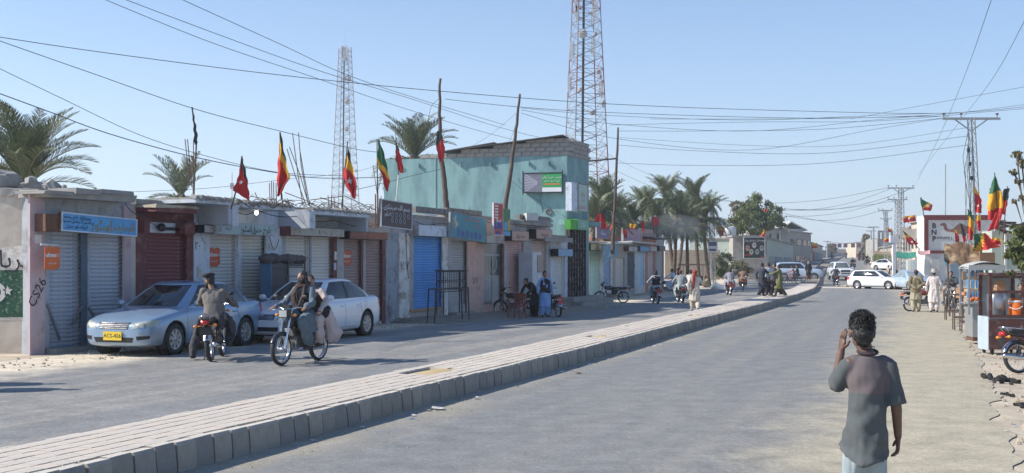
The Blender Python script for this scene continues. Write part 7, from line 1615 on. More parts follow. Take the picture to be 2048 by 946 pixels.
# pale green shop with loose roof stuff near the right edge
rt, f, L_, g, zt = bld('pale green plastered shop behind the food carts', 1984, 2110, 46, 462, 1, m_pgr, group='right side buildings', slab=False)
T = FR(P(2036, 504, 45.95), V((1, 0, 0))); mb = MB(T); 
mb.bb(-.55, -.48, -.7, .75, 0, .07); mb.bb(-.55, .8, -.75, -.68, 0, .08); mb.bb(-.55, .8, .72, .78, 0, .08); mb.build('window_frame', m_white, rt, world=True); mb = MB(T); mb.bb(-.48, .8, -.68, .72, .0, .02); mb.build('board', m_pgr, rt, world=True)
mb = MB(); r = random.Random(7)
for k in range(16): a = P(r.uniform(1988, 2060), r.uniform(440, 470), 45.6+r.random()); mb.beam(a, a+V((r.uniform(.4, 1.2), .1, r.uniform(-.25, .2))), r.uniform(.04, .1))
tag(mb.build('roof_lumber', m_wood), kind='stuff')
# sackcloth canopy and shack
DC = 44.
rt = thing('sackcloth_canopy', 'brown patched sackcloth canopy on poles under the flags', 'canopy', P(1925, 545, DC)); mb = MB()
rows = [[P(1889+72*i/12, (486+3*sin(i*.9)) if j == 0 else lerp(487, 522+6*sin(i*.7)+(12 if 4 < i < 10 else 0), j/6)+sin(i*1.3+j), DC-1.2*j/6+.08*sin(i*2.2+j)) for i in range(13)] for j in range(7)]
mb.grid(rows); mb.grid([[p+V((0, .03, 0)) for p in q] for q in rows][::-1]); mb.build('cloth', m_brc, rt, world=True, smooth=True)
mb = MB(); mb.grid([[P(1889+72*i/8, 487+sin(i), DC+1.6*j/3) for i in range(9)] for j in range(4)]); mb.build('cloth_top', m_brc, rt, world=True)
for x in (1894, 1921, 1958, 1962):
    mb = MB(); a = P(x, 495, DC-.1); mb.tube([a, (a.x+.1, a.y, zg(a.x, a.y))], .035, 6); mb.build('post', m_wood, rt, world=True)
for i, (x0, x1, y0, y1, D, c, lb) in enumerate(((1960, 1990, 505, 530, 42, (.25, .13, .07), 'rusty brown board hanging beside the sackcloth'), (1990, 2012, 440, 470, 46.5, (.35, .3, .25), 'pale board stack on the pale green shop roof'), (1925, 1960, 543, 560, 41, (.3, .2, .12), 'brown counter board under the sackcloth canopy'))):
    mb = MB(); a, b = P(x0, y1, D), P(x1, y0, D); mb.bb(a.x, b.x, D, D+.05, a.z, b.z); tag(mb.build('board', cm(c)), lb, 'board')
# flags on the right
flag('big triple flag, green over yellow over red, tallest of the bunch by the lattice pole', 45, [(1989, 350), (1981, 385), (1977, 410), (1979, 440)], [(1990, 350), (2003, 395), (2004, 425), (2001, 442)], [(.38, C_G), (.75, C_Y), (1.1, C_R)], None, [(1989, 345), (1999, 470)], amp=.12, slant=.1)
flag('dark green and red furled flag right of the triple flag', 45.5, [(2008, 378), (2003, 410), (2004, 428)], [(2018, 376), (2014, 410), (2010, 430)], [(.45, C_K), (1.1, C_R)], None, [(2015, 372), (2006, 480)])
flag('long red flag hanging under the triple flag', 44.6, [(1992, 424), (1984, 445), (1976, 463)], [(1998, 424), (1997, 445), (1996, 455)], [(1.1, C_R)], None, None)
flag('yellow and dark flag left of the triple flag', 45.4, [(1980, 376), (1978, 400), (1977, 418)], [(1983, 378), (1986, 400), (1984, 418)], [(.2, C_R), (.7, C_Y), (1.1, C_R)])
flag('yellow tipped crimson flag high on the lattice pole', 54, [(1948, 372), (1950, 395), (1952, 425)], [(1953, 378), (1962, 400), (1962, 426)], [(.25, C_Y), (1.1, (C_R))], (1956, 412, 3))
flag('small yellow and red flag low on the lattice pole', 53, [(1954, 430), (1954, 445), (1957, 462)], [(1960, 430), (1961, 448), (1961, 462)], [(.35, C_Y), (1.1, C_R)])
flag('green, yellow and red flag with a dark tip left of the lattice pole', 48, [(1935, 418), (1937, 440), (1939, 480)], [(1937, 418), (1948, 440), (1944, 480)], [(.3, C_G), (.65, C_Y), (1.1, C_R)], None, None, slant=-.25)
flag('wide draped flag, green and yellow at left, red with a white corner', 43, [(1948, 468), (1950, 490), (1953, 504)], [(1970, 466), (1985, 485), (1996, 494)], [(.25, C_G), (.55, C_Y), (1.4, C_R)], None, None, slant=1.6, amp=.1)
flag('small bright flag, yellow and red, on the pale green shop', 43.5, [(1986, 474), (1985, 486)], [(2001, 478), (2000, 490)], [(.4, C_Y), (1.1, C_R)], None, None, ny=10)
flag('short red flag with yellow top before the camel mural', 60, [(1910, 459), (1910, 472), (1911, 484)], [(1913, 459), (1918, 474), (1918, 484)], [(.3, C_Y), (1.1, C_R)], None, [(1911, 455), (1913, 490)])
flag('olive furled flag crossing the camel mural', 60, [(1920, 448), (1924, 468), (1927, 484)], [(1923, 448), (1931, 468), (1932, 482)], [(.7, (C_K)), (1.1, C_R)], None, [(1919, 446), (1930, 488)])
flag('waving flag with a white star on the roof corner, green yellow and red', 98, [(1842, 396), (1843, 408), (1845, 420)], [(1864, 410), (1863, 416), (1860, 422)], [(.32, C_G), (.55, C_Y), (1.4, C_R)], (1856, 413, 3), [(1842, 394), (1848, 435)], slant=1.2, ny=14)
flag('horizontal red and yellow banner flag with a white star', 96, [(1808, 433), (1808, 446)], [(1830, 430), (1830, 442)], [(.3, C_Y), (1.1, C_R)], (1818, 437, 3), None, ny=10)
flag('large tilted flag, dark tip, yellow and red, over the pavement', 94, [(1808, 464), (1811, 474), (1818, 490)], [(1810, 464), (1822, 474), (1836, 488)], [(.2, C_K), (.45, C_Y), (1.1, C_R)], (1824, 484, 3), [(1806, 462), (1840, 500)], ny=14)
flag('small red and yellow flag by the fourth lattice pole', 130, [(1768, 478), (1770, 485)], [(1780, 475), (1778, 482)], [(.4, C_Y), (1.1, C_R)], None, None, ny=8)
flag('small red flag with a dark corner between the poles', 120, [(1790, 470), (1790, 480)], [(1800, 474), (1798, 481)], [(.3, C_K), (1.1, C_R)], None, None, ny=8)
flag('tiny orange flag on the far right roofs', 140, [(1775, 455), (1776, 463)], [(1784, 458), (1782, 464)], [(.4, C_Y), (1.1, C_R)], None, None, ny=8)
# ================================================================ VEHICLES
m_silver = mat('silver_blue_paint', (.25, .36, .50), .32, .35, var=.06, coat=.8, bump=0, dirt=(.42, .40, .36), da=.12, ds=1.4)
m_wcar = mat('white_car_paint', (.72, .74, .78), .3, var=.04, coat=.8, bump=0, dirt=(.55, .5, .44), da=.08, ds=1.4)
m_bcar = mat('pale_blue_car_paint', (.45, .55, .66), .3, .2, var=.05, coat=.8, bump=0)
m_kcar = mat('black_car_paint', (.03, .035, .045), .25, var=.08, coat=.8, bump=0)
car('silver-blue sedan with a yellow front plate parked before the maroon and whitish shutters', (-7.11, 24.63, .2), radians(162), SEDAN, m_silver, plate=m_plate_y, ptext='ACS-426', lampc=(.42, .45, .38), group='sedans parked on the left')
car('clean white sedan with tinted windows parked behind the bearded rider', (-4.9, 28.2, .2), radians(159), SEDAN, m_wcar, group='sedans parked on the left')
g = GD(1755, 89); car('white estate car crossing the right carriageway with both left wheels showing', g, radians(222), WAGON, m_wcar, name='estate_car', hub=False)
g = GD(1681, 116); car('large white off-road vehicle driving towards the camera by the far median', g, radians(176), SUV, m_wcar, name='off_road_car', tint=cm((.10, .12, .13), .1), hub=False)
g = GD(1823, 86); car('pale blue-white sedan facing the camera behind the man with folded hands', g, radians(184), SEDAN, m_bcar, tint=cm((.22, .27, .3), .1))
g = GD(1776, 150); car('small white sedan parked far on the right beyond the estate car', g, radians(215), SEDAN, m_wcar, detail=False)
g = GD(1595, 113); car('pale blue estate car turning across the left road behind the men', g, radians(-100), SUV, m_bcar, name='estate_car', detail=False)
g = GD(1540, 130); car('dark hatchback with its wide rear window, behind the group on the median', g, radians(20), WAGON, m_kcar, name='hatchback', detail=False)
g = GD(1767, 205); car('white hatchback parked on the far right kerb by the people', g, radians(170), SUV, m_wcar, name='hatchback', detail=False)
# motorcycles
B0 = bike('black motorcycle standing with its tail to the camera, red tail light and amber indicators', (-5.68, 22.12, .2), radians(4), lean=radians(-4))
B1 = bike('chrome and black motorcycle ridden towards the camera with two amber indicators', (-3.9, 21.2, .2), radians(157), lean=0)
SW = {'bike_tank_black': m_tankr}; SP = {'black_paint': m_plate_r}
def B(label, px, py=None, D=None, rz=0, red=False, rplate=False, lean=0, dz=0):
    g = G(px, py) if D is None else GD(px, D); sw = {}
    if red: sw.update(SW)
    o = copy_tree(B0, (g.x, g.y, g.z+dz), radians(rz), label, 'motorcycles in the street', sw or None); o.rotation_euler = (0, radians(lean), radians(rz))
    if rplate:
        for c in COL.objects:
            if c.parent == o and c.name.startswith('number_plate'): c.material_slots[0].link = 'OBJECT'; c.material_slots[0].material = m_plate_r
    return o
B('dark motorcycle parked behind the red plastic chair', 1032, D=44, rz=70, lean=-6)
B('motorcycle with an orange indicator parked right of the man in the blue gown', 1106, D=43.5, rz=20, lean=-6, rplate=True)
B('black motorcycle parked side-on before the shops beyond the teal building', 1223, D=57.5, rz=97, lean=-6)
B('motorcycle with a red plate ridden away by the man in the black waistcoat', 1311, D=57.5, rz=4, rplate=True)
B('motorcycle ridden away by the man in the grey jacket', 1361, D=58.5, rz=2)
B('motorcycle parked in the shade beyond the last left shop', 1334, D=74, rz=80, lean=-6)
B('red-plated motorcycle carrying the purple-grey pair', 1458, D=72, rz=-2, rplate=True)
B('motorcycle ridden away by the man in the brown shirt', 1486, D=84, rz=-12)
B('far motorcycle ridden towards the camera on the left road', 1507, D=122, rz=170)
B('red motorcycle of the man in pink turning by the median end', 1583, D=104, rz=75, red=True)
B('motorcycle ridden away on the right road by the man in black', 1671, D=100, rz=-4)
B('motorcycle with two riders coming beside the white off-road vehicle', 1706, D=150, rz=172)
B('far motorcycle behind the white estate car', 1735, D=172, rz=190)
B('far motorcycle on the left road beside the standing men', 1607, D=165, rz=170)
B('far motorcycle by the crowd on the right pavement', 1722, D=215, rz=175)
B('red motorcycle parked behind the man with folded hands, its rear wheel at left', 1843, D=48.4, rz=-72, red=True, lean=-6)
B('motorcycle parked behind the man in the white gown', 1892, D=48.5, rz=160, lean=-6)
B('dark motorcycle between the seated man and the white gowned man', 1905, D=50.5, rz=150, lean=-6)
B('red motorcycle with its rear wheel entering the picture at the right edge', 2096, D=21.5, rz=-80, red=True, lean=-6)
# ================================================================ PEOPLE
V3 = lambda *a: V(a)
person('man in a grey blazer and black wool cap straddling the rear-view motorcycle, head turned left', (-5.68, 22.12, .2), radians(4),
       pose('ride', neck=(-.06, -.1, 1.34), head=(-.13, -.06, 1.495), eR=(.27, .02, 1.10), wR=(.31, .28, 1.03), eL=(-.31, -.0, 1.08), wL=(-.32, .29, 1.04), kL=(-.33, -.02, .52), aL=(-.40, -.3, .09), kR=(.24, .2, .62), aR=(.22, .02, .3), pel=(0, -.22, .85)),
       kam=(.05, .05, .055), leg=(.045, .045, .052), blazer=(.155, .14, .125), hat='cap', hy=1.05, beard='short', vox=.015, group='motorcycle riders')
person('bearded rider with long black hair, dark waistcoat and blue-grey gown', (-3.9, 21.2, .2), radians(157),
       pose('ride', neck=(0, -.1, 1.42), head=(0, -.06, 1.57), eR=(.29, .06, 1.1), eL=(-.29, .06, 1.1)), kam=(.115, .155, .185), vest=(.015, .015, .018), scarf=(.06, .035, .03), beard='long', hair='long', hy=-.25, vox=.015, group='motorcycle riders', kfold=1.3)
PX_ = person('passenger in a pale pink gown and dark vest behind the bearded rider', (-3.9, 21.2, .2), radians(157),
       pose('pillion', neck=(.03, -.5, 1.36), head=(.09, -.46, 1.49), eL=(-.3, -.42, 1.12), wL=(-.3, -.2, .95)), kam=(.5, .42, .40), vest=(.05, .035, .035), hy=.6, vox=.016, group='motorcycle riders', klen=.3, kfold=1.6)
mb = MB(); mb.tube([(-.26, -.4, .95), (-.34, -.5, .75), (-.36, -.58, .5), (-.34, -.6, .36)], [(.12, .1), (.17, .11), (.2, .12), (.14, .08)], 12, side=V((0, 1, 0))); q = remesh(mb, .022, 3); fold(q, 9, 3, .05); z_ = MB(); z_.v = q.v; z_.f = q.f; z_.mi = q.mi; z_.build('gown_drape', cloth((.5, .42, .40)), PX_, smooth=True)
mb = MB(Matrix.Translation((-3.9, 21.2, .2)) @ Matrix.Rotation(radians(157), 4, 'Z')); mb.ell((-.34, -.36, .93), (.06, .15, .13), 10, 8); tag(mb.build('shoulder_bag', cloth((.015, .015, .02)), smooth=True), 'black cloth bag at the side of the pale pink passenger', 'bag')
def Pn(label, px, D, kind, rz, H=1.7, dz=0, dx=0, **k):
    g = GD(px, D); vx = k.pop('vox', .022 if D < 62 else .03); pk = k.pop('pk', {})
    if kind in ('ride', 'pillion'): k.setdefault('group', 'motorcycle riders')
    return person(label, (g.x+dx, g.y, g.z+dz), radians(rz), pose(kind, **pk), H, vox=vx, **k)
BK = (.018, .018, .022); GY = (.2, .2, .21); WH = (.6, .58, .55)
Pn('man walking away in a cream gown with a red scarf over head and back', 1390, 47.7, 'walk', -2, 1.74, kam=(.56, .49, .40), hat='scarf', scarf=(.32, .05, .04), klen=.47, vox=.018, pk=dict(eR=(.3, .0, 1.16), wR=(.22, .14, 1.3)))
Pn('man in a long light blue gown and dark jacket standing by the shop front', 1090, 42.6, 'stand', 195, 1.72, kam=(.20, .36, .62), vest=BK, klen=.38, vox=.018)
Pn('man all in black bending over the parked bike beside the blue gowned man', 1068, 42.9, 'stand', 130, 1.7, kam=BK, leg=BK, pk=dict(pel=(0, -.1, .9), neck=(0, .28, 1.28), head=(0, .42, 1.33), eR=(.25, .35, 1.0), wR=(.16, .5, .85), eL=(-.25, .35, 1.0), wL=(-.16, .5, .85)))
Pn('rider in a black waistcoat with a pale sleeve riding away', 1311, 57.5, 'ride', 4, kam=(.35, .38, .42), vest=BK, hair='long', leg=(.35, .42, .5))
Pn('rider in a grey jacket riding away next to the cream gowned walker', 1361, 58.5, 'ride', 2, kam=(.32, .36, .36), blazer=(.27, .30, .30), hat='skullcap', scarf=(.2, .07, .06))
Pn('passenger with a white shirt seen beyond the grey jacketed rider', 1381, 61, 'ride', 0, kam=WH)
Pn('seated man in a blue-white shirt on the parked bike beyond the last shop', 1343, 72, 'ride', 60, kam=(.45, .52, .62), pk=dict(eL=(-.3, .25, 1.1)))
Pn('dark haired man standing in the shade beside the parked bikes', 1357, 76, 'stand', 90, kam=BK)
Pn('driver of the purple-grey pair riding away', 1458, 72, 'ride', -2, kam=(.20, .19, .24), dz=0)
Pn('passenger of the purple-grey pair, lighter grey back', 1458, 72, 'pillion', -2, kam=(.30, .29, .33), hair='long')
Pn('rider in a brown shirt riding away', 1486, 84, 'ride', -12, kam=(.28, .17, .11))
Pn('rider in a dark green shirt far on the left road facing the camera', 1507, 122, 'ride', 170, kam=(.10, .12, .12))
Pn('man in an ochre shirt walking beside the far left rider', 1494, 117, 'walk', 30, kam=(.35, .27, .13))
Pn('man squatting in beige under the palms', 1412, 94, 'crouch', 120, kam=(.42, .33, .22))
# group on the median
def Mn(*a, **k): k['dz'] = KH; k.setdefault('group', 'men standing on the median'); return Pn(*a, **k)
Mn('man in a dark navy gown at the left of the group on the median', 1523, 59.5, 'walk', -60, 1.75, kam=(.035, .04, .06), leg=(.02, .02, .025), pk=dict(eR=(.2, .3, 1.15), wR=(.1, .5, 1.1)), vox=.02)
Mn('man in a white shirt hidden in the middle of the group on the median', 1537, 61.2, 'stand', 20, 1.75, kam=(.55, .56, .58), leg=BK, klen=.8)
Mn('man in black at the centre of the group, leaning to the green shirted man', 1552, 60.4, 'walk', 70, 1.72, kam=BK, leg=BK)
Mn('man in an olive green gown at the right of the group on the median', 1560, 59.2, 'walk', 60, 1.66, kam=(.15, .16, .06), leg=(.07, .075, .04), pk=dict(eL=(-.25, .35, 1.2), wL=(-.1, .55, 1.2)), vox=.02)
g = GD(1543, 59.3); mb = MB(); mb.tube([g+V((-.35, 0, 1.25)), g+V((.0, -.05, 1.05)), g+V((.3, 0, .85)), g+V((.45, 0, .8))], [(.12, .06), (.2, .09), (.16, .08), (.05, .03)], 10); q = remesh(mb, .03, 3); fold(q, 6, 6, .04); z_ = MB(); z_.v = q.v; z_.f = q.f; z_.mi = q.mi
tag(z_.build('jacket', cloth(BK), smooth=True), 'black jacket pulled between the men on the median', 'jacket')
Mn('man in a dark shawl and rust trousers standing at the end of the far median', 1617, 105.5, 'stand', 180, 1.74, kam=BK, leg=(.25, .10, .06), scarf=(.3, .25, .2), hat='scarf')
Pn('man in a pink shirt sitting on the red turning motorcycle', 1583, 104, 'ride', 75, kam=(.55, .3, .32), leg=(.5, .4, .4))
Pn('dark clothed passenger behind the pink shirted rider', 1583, 104, 'pillion', 75, kam=(.06, .06, .06))
Pn('rider in black riding away on the right road', 1671, 100, 'ride', -4, kam=(.03, .035, .045), leg=(.2, .27, .35))
Pn('rider in dark clothes beside the white off-road vehicle', 1706, 150, 'ride', 172, kam=BK)
Pn('passenger peering over the dark rider beside the off-road vehicle', 1706, 150, 'pillion', 172, kam=(.08, .08, .08))
Pn('rider in black seen over the white estate car roof', 1735, 172, 'ride', 190, kam=BK)
Pn('rider far on the left road by the standing pair', 1607, 165, 'ride', 170, kam=(.15, .1, .1))
for i, (px, D, kind, c, lb) in enumerate(((1603, 190, 'stand', (.03, .03, .04), 'left one of two dark men standing far on the left road'), (1611, 188, 'walk', (.05, .05, .07), 'right one of two dark men standing far on the left road'),
    (1718, 210, 'stand', (.2, .04, .04), 'far man in red at the right pavement crowd'), (1726, 218, 'stand', (.05, .05, .06), 'far man in black at the right pavement crowd'), (1733, 214, 'walk', (.35, .3, .3), 'far man in grey at the right pavement crowd'), (1751, 190, 'stand', (.02, .02, .02), 'man in black before the fodder stall'),
    (1757, 188, 'walk', (.06, .07, .08), 'man in charcoal before the fodder stall'), (1763, 192, 'stand', (.4, .4, .4), 'man in pale grey before the fodder stall'), (1770, 180, 'stand', (.1, .08, .07), 'man in brown beside the fodder heap'), (1692, 260, 'ride', (.08, .08, .1), 'farthest rider on the right road'))):
    Pn(lb, px, D, kind if kind != 'ride' else 'stand', 150+i*23, kam=c, leg=c, vox=.05, group='people far down the street')
Pn('man in white and dark vest standing behind the estate car', 1777, 104, 'stand', 60, kam=(.55, .5, .5), vest=(.08, .04, .05))
Pn('person in black with a dark red headscarf behind the estate car', 1791, 98, 'stand', 200, 1.62, kam=BK, hat='scarf', scarf=(.35, .05, .07))
Pn('man in an olive jacket with hands folded behind his back', 1832, 47.6, 'stand', -8, 1.74, kam=(.36, .32, .22), blazer=(.21, .17, .10), hat='skullcap', scarf=(.13, .05, .035), vox=.018, klen=.5, pk=dict(eR=(.3, -.08, 1.14), wR=(.06, -.19, .98), eL=(-.3, -.08, 1.14), wL=(-.06, -.2, .96)))
Pn('man in a pinkish white gown and cloth turban, his back to us', 1868, 47.2, 'stand', -20, 1.74, kam=(.58, .52, .50), hat='turban', scarf=(.5, .45, .42), vox=.018, klen=.4)
Pn('man in dark clothes sitting on a parked bike with folded arms', 1902, 50.5, 'ride', 150, kam=(.07, .08, .09), vest=BK, dz=0, pk=dict(eR=(.26, .02, 1.15), wR=(.02, .14, 1.14), eL=(-.26, .02, 1.15), wL=(0, .16, 1.16)))
Pn('youth in black seated behind the glass food cabinet at the right edge', 2043, 26.8, 'sit', 150, 1.6, dz=.38, kam=(.03, .03, .035), vox=.014)
# ---------------------------------------------------------------- the boy in front
m_tee = mat('two_tone_tshirt_grey', (.083, .094, .097), .92, var=.2, scale=6, bump=.3, fine=260)
nt_ = m_tee.node_tree; N = nt_.nodes; L = nt_.links; b_ = N['Principled BSDF']; src = b_.inputs['Base Color'].links[0].from_socket
tc = N.new('ShaderNodeTexCoord'); sp_ = N.new('ShaderNodeSeparateXYZ'); L.new(tc.outputs['Object'], sp_.inputs[0])
def mr_(v, a, b, c=0., d=1.):
    n = N.new('ShaderNodeMapRange'); n.inputs[1].default_value = a; n.inputs[2].default_value = b; n.inputs[3].default_value = c; n.inputs[4].default_value = d; L.new(v, n.inputs[0]); return n.outputs[0]
ab = N.new('ShaderNodeMath'); ab.operation = 'ABSOLUTE'; L.new(sp_.outputs[0], ab.inputs[0])
mu = N.new('ShaderNodeMath'); mu.operation = 'MULTIPLY'; L.new(mr_(sp_.outputs[2], 1.196, 1.202), mu.inputs[0]); L.new(mr_(ab.outputs[0], .136, .128), mu.inputs[1])
mx = N.new('ShaderNodeMix'); mx.data_type = 'RGBA'; L.new(mu.outputs[0], mx.inputs[0]); L.new(src, mx.inputs[6]); mx.inputs[7].default_value = (.12, .10, .103, 1); L.new(mx.outputs[2], b_.inputs['Base Color'])
BD = 7.56; bx = X(1733, BD)
boy_p = pose('walk', pel=(0, 0, .94), neck=(.01, 0, 1.435), head=(-.025, .03, 1.585), sR=V((.14, 0, 1.38)), sL=V((-.12, .02, 1.395)), eR=(.185, -.03, 1.10), wR=(.215, .04, .90), eL=(-.18, .12, 1.225), wL=(-.10, .27, 1.45), kR=(.08, .06, .5), aR=(.09, -.15, .1), kL=(-.08, .1, .5), aL=(-.09, .15, .08))
boy_p['hdL'] = V((.12, .0, 1)); boy_p['paL'] = V((1, .3, 0)); boy_p['hdR'] = V((.0, .06, -1)); boy_p['paR'] = V((-1, .15, 0))
BOY = person('boy in a two-tone grey T-shirt and pale blue trousers walking away, left hand raised', (bx, BD, 0), radians(-3), boy_p, 1.70, kam=m_tee, leg=mat('pale_blue_cotton', (.31, .37, .39), .9, var=.1, scale=8, bump=.3, fine=200), klen=.80, hair=None, shirt=True, skin=m_skin2, vox=.0105, slim=.66, group=None, hands=(.5, .12), hp=0, kfold=.0)
# creases of the shirt and trousers, curly hair
r = random.Random(4)
for c in kids(BOY):
    me = c.data
    if c.name.startswith('shirt'):
        nn = [v.normal.copy() for v in me.vertices]
        for v, n_ in zip(me.vertices, nn):
            p = v.co; d = .010*noise.noise(V((p.x*11-p.z*7, p.y*6, p.z*5+p.x*6)))+.008*noise.noise(V((p.x*5+p.z*13, p.y*9, p.z*2.2-p.x*9)))+.004*noise.noise(V((p.x*26+p.z*11, p.y*20, p.z*12)))
            k = 1.1-.75*ss(1.2, 1.38, p.z); v.co = p+n_*d*k
            if p.z < .86: v.co += V((0, 0, .012*sin(p.x*22)))
    if c.name.startswith('trousers'):
        nn = [v.normal.copy() for v in me.vertices]
        for v, n_ in zip(me.vertices, nn): p = v.co; v.co = p+n_*(.014*noise.noise(V((p.x*17, p.y*17, p.z*1.4)))+.01*noise.noise(V((p.x*34, p.y*34, p.z*2.)))-.025*ss(.76, .84, p.z))
hT = Matrix.Translation(V((-.025, .03, 1.585)))
h = MB(hT); h.ell((0, -.018, .05), (.082, .096, .09), 18, 12); h.ell((0, -.058, .005), (.076, .062, .078), 14, 10); h.ell((0, -.07, -.045), (.055, .04, .045), 12, 8)
q = remesh(h, .009, 2)
for i, p in enumerate(q.v): q.v[i] = p+q.nn[i]*(.011*noise.noise(p*38)+.006*noise.noise(p*80))
z_ = MB(); z_.v = q.v; z_.f = q.f; z_.mi = q.mi; ho = z_.build('hair', m_hair, BOY, smooth=True)
mb = MB(hT); 
for _ in range(1300):
    v = V((r.gauss(0, 1), r.gauss(0, 1)-.25, r.gauss(0, 1)+.55)).normalized()
    if v.z < -.35 or (v.y > .35 and v.z < .3): continue
    p = V((v.x*.08, v.y*.094-.018, v.z*.09+.05)); t = v.orthogonal().normalized(); t = Matrix.Rotation(r.uniform(0, 6.28), 3, v) @ t; l = r.uniform(.006, .016)*(1.7 if v.z > .5 else 1); P_ = [p-v*.006]; a0 = r.uniform(0, 6.28)
    for k in range(4): P_.append(P_[-1]+v*l*.28+(t*cos(a0+k*1.3)+v.cross(t)*sin(a0+k*1.3))*l*.38)
    mb.tube(P_, [.0034, .0032, .0028, .002, .001], 4, cap=False)
mb.build('hair_curl', m_hair, BOY, kind='stuff')
mb = MB(); c = V((.012, .0, 1.452)); mb.tube([c+V((.062*cos(a)-.006, .06*sin(a)-.004, .012*sin(a)+.012)) for a in [2*pi*i/24 for i in range(25)]], .010, 6); mb.build('collar', cloth((.045, .035, .04)), BOY, smooth=True)
mb = MB(); mb.tube([c+V((.052*cos(a)-.012, .05*sin(a)+.006, .012*sin(a)+.04)) for a in [2*pi*i/24 for i in range(25)]], .0025, 5); mb.build('neck_cord', m_black, BOY, smooth=True)
# ================================================================ STREET THINGS ON THE LEFT
def stick(mb, lst, r=.015):
    for a, b in lst: mb.tube([a, b], r, 5)
# red plastic chair
g = GD(1034, 41.2); rt = thing('plastic_chair', 'red-brown plastic armchair standing in front of the pink shutter', 'chair', g, radians(150)); m_ch = cm((.25, .05, .035), .4)
for x in (-.22, .22):
    for y in (-.2, .2): mb = MB(); mb.beam((x*1.1, y*1.1, 0), (x, y, .42 if y > 0 else .44), .045); mb.build('leg', m_ch, rt)
    mb = MB(); mb.tube([(x*1.12, .2, .42), (x*1.15, .2, .64), (x*1.15, -.2, .67)], .022, 6); mb.build('armrest', m_ch, rt)
mb = MB(); mb.box((0, 0, .43), (.46, .44, .03)); mb.build('seat', m_ch, rt)
mb = MB(); mb.box((0, -.24, .86), (.46, .03, .08)); mb.box((-.2, -.23, .64), (.05, .03, .4)); mb.box((.2, -.23, .64), (.05, .03, .4))
for i in range(4): mb.box((-.11+.073*i, -.23, .64), (.035, .02, .38))
mb.build('backrest', m_ch, rt)
# white fridge cabinet
o = FA.thing('display_fridge', 'white display fridge standing against the grey wall behind the men', 'fridge', FA.t(1072, .7), .7, .35); T = FR(FA.pt(FA.t(1072, .7), .75, FA.z(1072, 545, .75)), FA.u); w_, h = 1.0, 1.62
mb = MB(T); mb.bb(-w_/2, w_/2, -h/2, h/2, -.6, 0); mb.build('cabinet', cm((.5, .52, .55), .5), o, world=True); mb = MB(T); mb.bb(0, w_/2-.04, 0, h/2-.1, 0, .02); mb.build('glass_door', m_dgl, o, world=True); mb = MB(T); mb.bb(.02, w_/2-.05, -h*.4, -.1, 0, .015); mb.build('lower_panel', cm((.62, .64, .68), .5), o, world=True)
# iron cage behind the white sedan
o = FA.thing('iron_cage', 'large iron cage with folded tarpaulin on top, between the whitish and cream shutters', 'cage', FA.t(580, .8), .8, .2); ta, tb = FA.t(538, .8), FA.t(606, .8); zb_, zt_2 = .25, FA.z(575, 518, .8)
mb = FA.mb()
for t in (ta, (ta+tb)/2, tb):
    for of in (.55, .85): mb.beam((t, -of, zb_), (t, -of, zt_2), .035)
for k in range(9):
    z = lerp(zb_+.1, zt_2, k/8); mb.beam((ta, -.85, z), (tb, -.85, z), .022); mb.beam((ta, -.55, z), (ta, -.85, z), .022)
mb.build('bars', cm((.10, .09, .09), .6, .3), o, world=True)
mb = FA.mb(); mb.bb(ta, tb, -.8, -.57, zb_+.05, zt_2-.12); mb.build('stored_goods', cm((.11, .105, .11)), o, world=True)  # goods block darkened and filled up to paint in the cage's dark interior
mb = FA.mb(); mb.bb(tb-.7, tb-.08, -.845, -.83, zb_+1., zt_2-.2); mb.build('paper_sheet', cm((.45, .44, .42)), o, world=True)
mb = FA.mb(); mb.bb(ta-.03, ta+.02, -.87, -.55, zb_, zt_2-.1); mb.build('blue_side_sheet', cm((.08, .17, .28)), o, world=True)
mb = FA.mb(); rr = random.Random(3)
for k in range(6): t = lerp(ta, tb, k/5); mb.ell((t, -.7+rr.uniform(-.05, .05), zt_2+.0), (.26, .2, .11+.04*rr.random()), 8, 6)
q = remesh(mb, .04, 2); fold(q, 5, 6, .05); z_ = MB(); z_.v = q.v; z_.f = q.f; z_.mi = q.mi; tag(z_.build('tarpaulin', cloth((.09, .085, .085)), smooth=True), 'folded grey tarpaulin lying on the iron cage', 'tarpaulin')
# iron rack and table frame before the plain grey shutter
o = FA.thing('iron_rack', 'rusty iron rack of upright bars standing in front of the plain grey shutter', 'rack', FA.t(912, .9), .9, .3); ta, tb = FA.t(887, .9), FA.t(932, .9); z0, z1 = .35, FA.z(910, 543, .9); m_ir = cm((.06, .055, .055), .8)
mb = FA.mb()
for k in range(13): t = lerp(ta, tb, k/12); mb.beam((t, -.9, z0+.75), (t, -.9, z1), .016)
for z in (z0+.72, z0+1.1, z1-.35, z1): mb.beam((ta, -.9, z), (tb, -.9, z), .03); mb.beam((ta, -.65, z), (ta, -.9, z), .03); mb.beam((tb, -.65, z), (tb, -.9, z), .03)
for t in (ta, tb):
    for of in (.65, .9): mb.beam((t, -of, z0-.05), (t, -of, z1), .035)
mb.bb(ta-.05, tb+.05, -.95, -.6, z1+.01, z1+.05); mb.build('frame', m_ir, o, world=True)
o = FA.thing('table_frame', 'bare splayed iron table frame in front of the iron rack', 'table frame', FA.t(900, 1.9), 1.9, .3); ta, tb = FA.t(872, 1.9), FA.t(936, 1.9); z1 = FA.z(905, 577, 1.9)
mb = FA.mb(); mb.beam((ta, -1.9, z1), (tb, -1.9, z1), .05); mb.beam((ta, -1.65, z1), (tb, -1.65, z1), .04); mb.beam((ta, -1.65, z1), (ta, -1.9, z1), .03); mb.beam((tb, -1.65, z1), (tb, -1.9, z1), .03); mb.build('top_frame', m_ir, o, world=True)
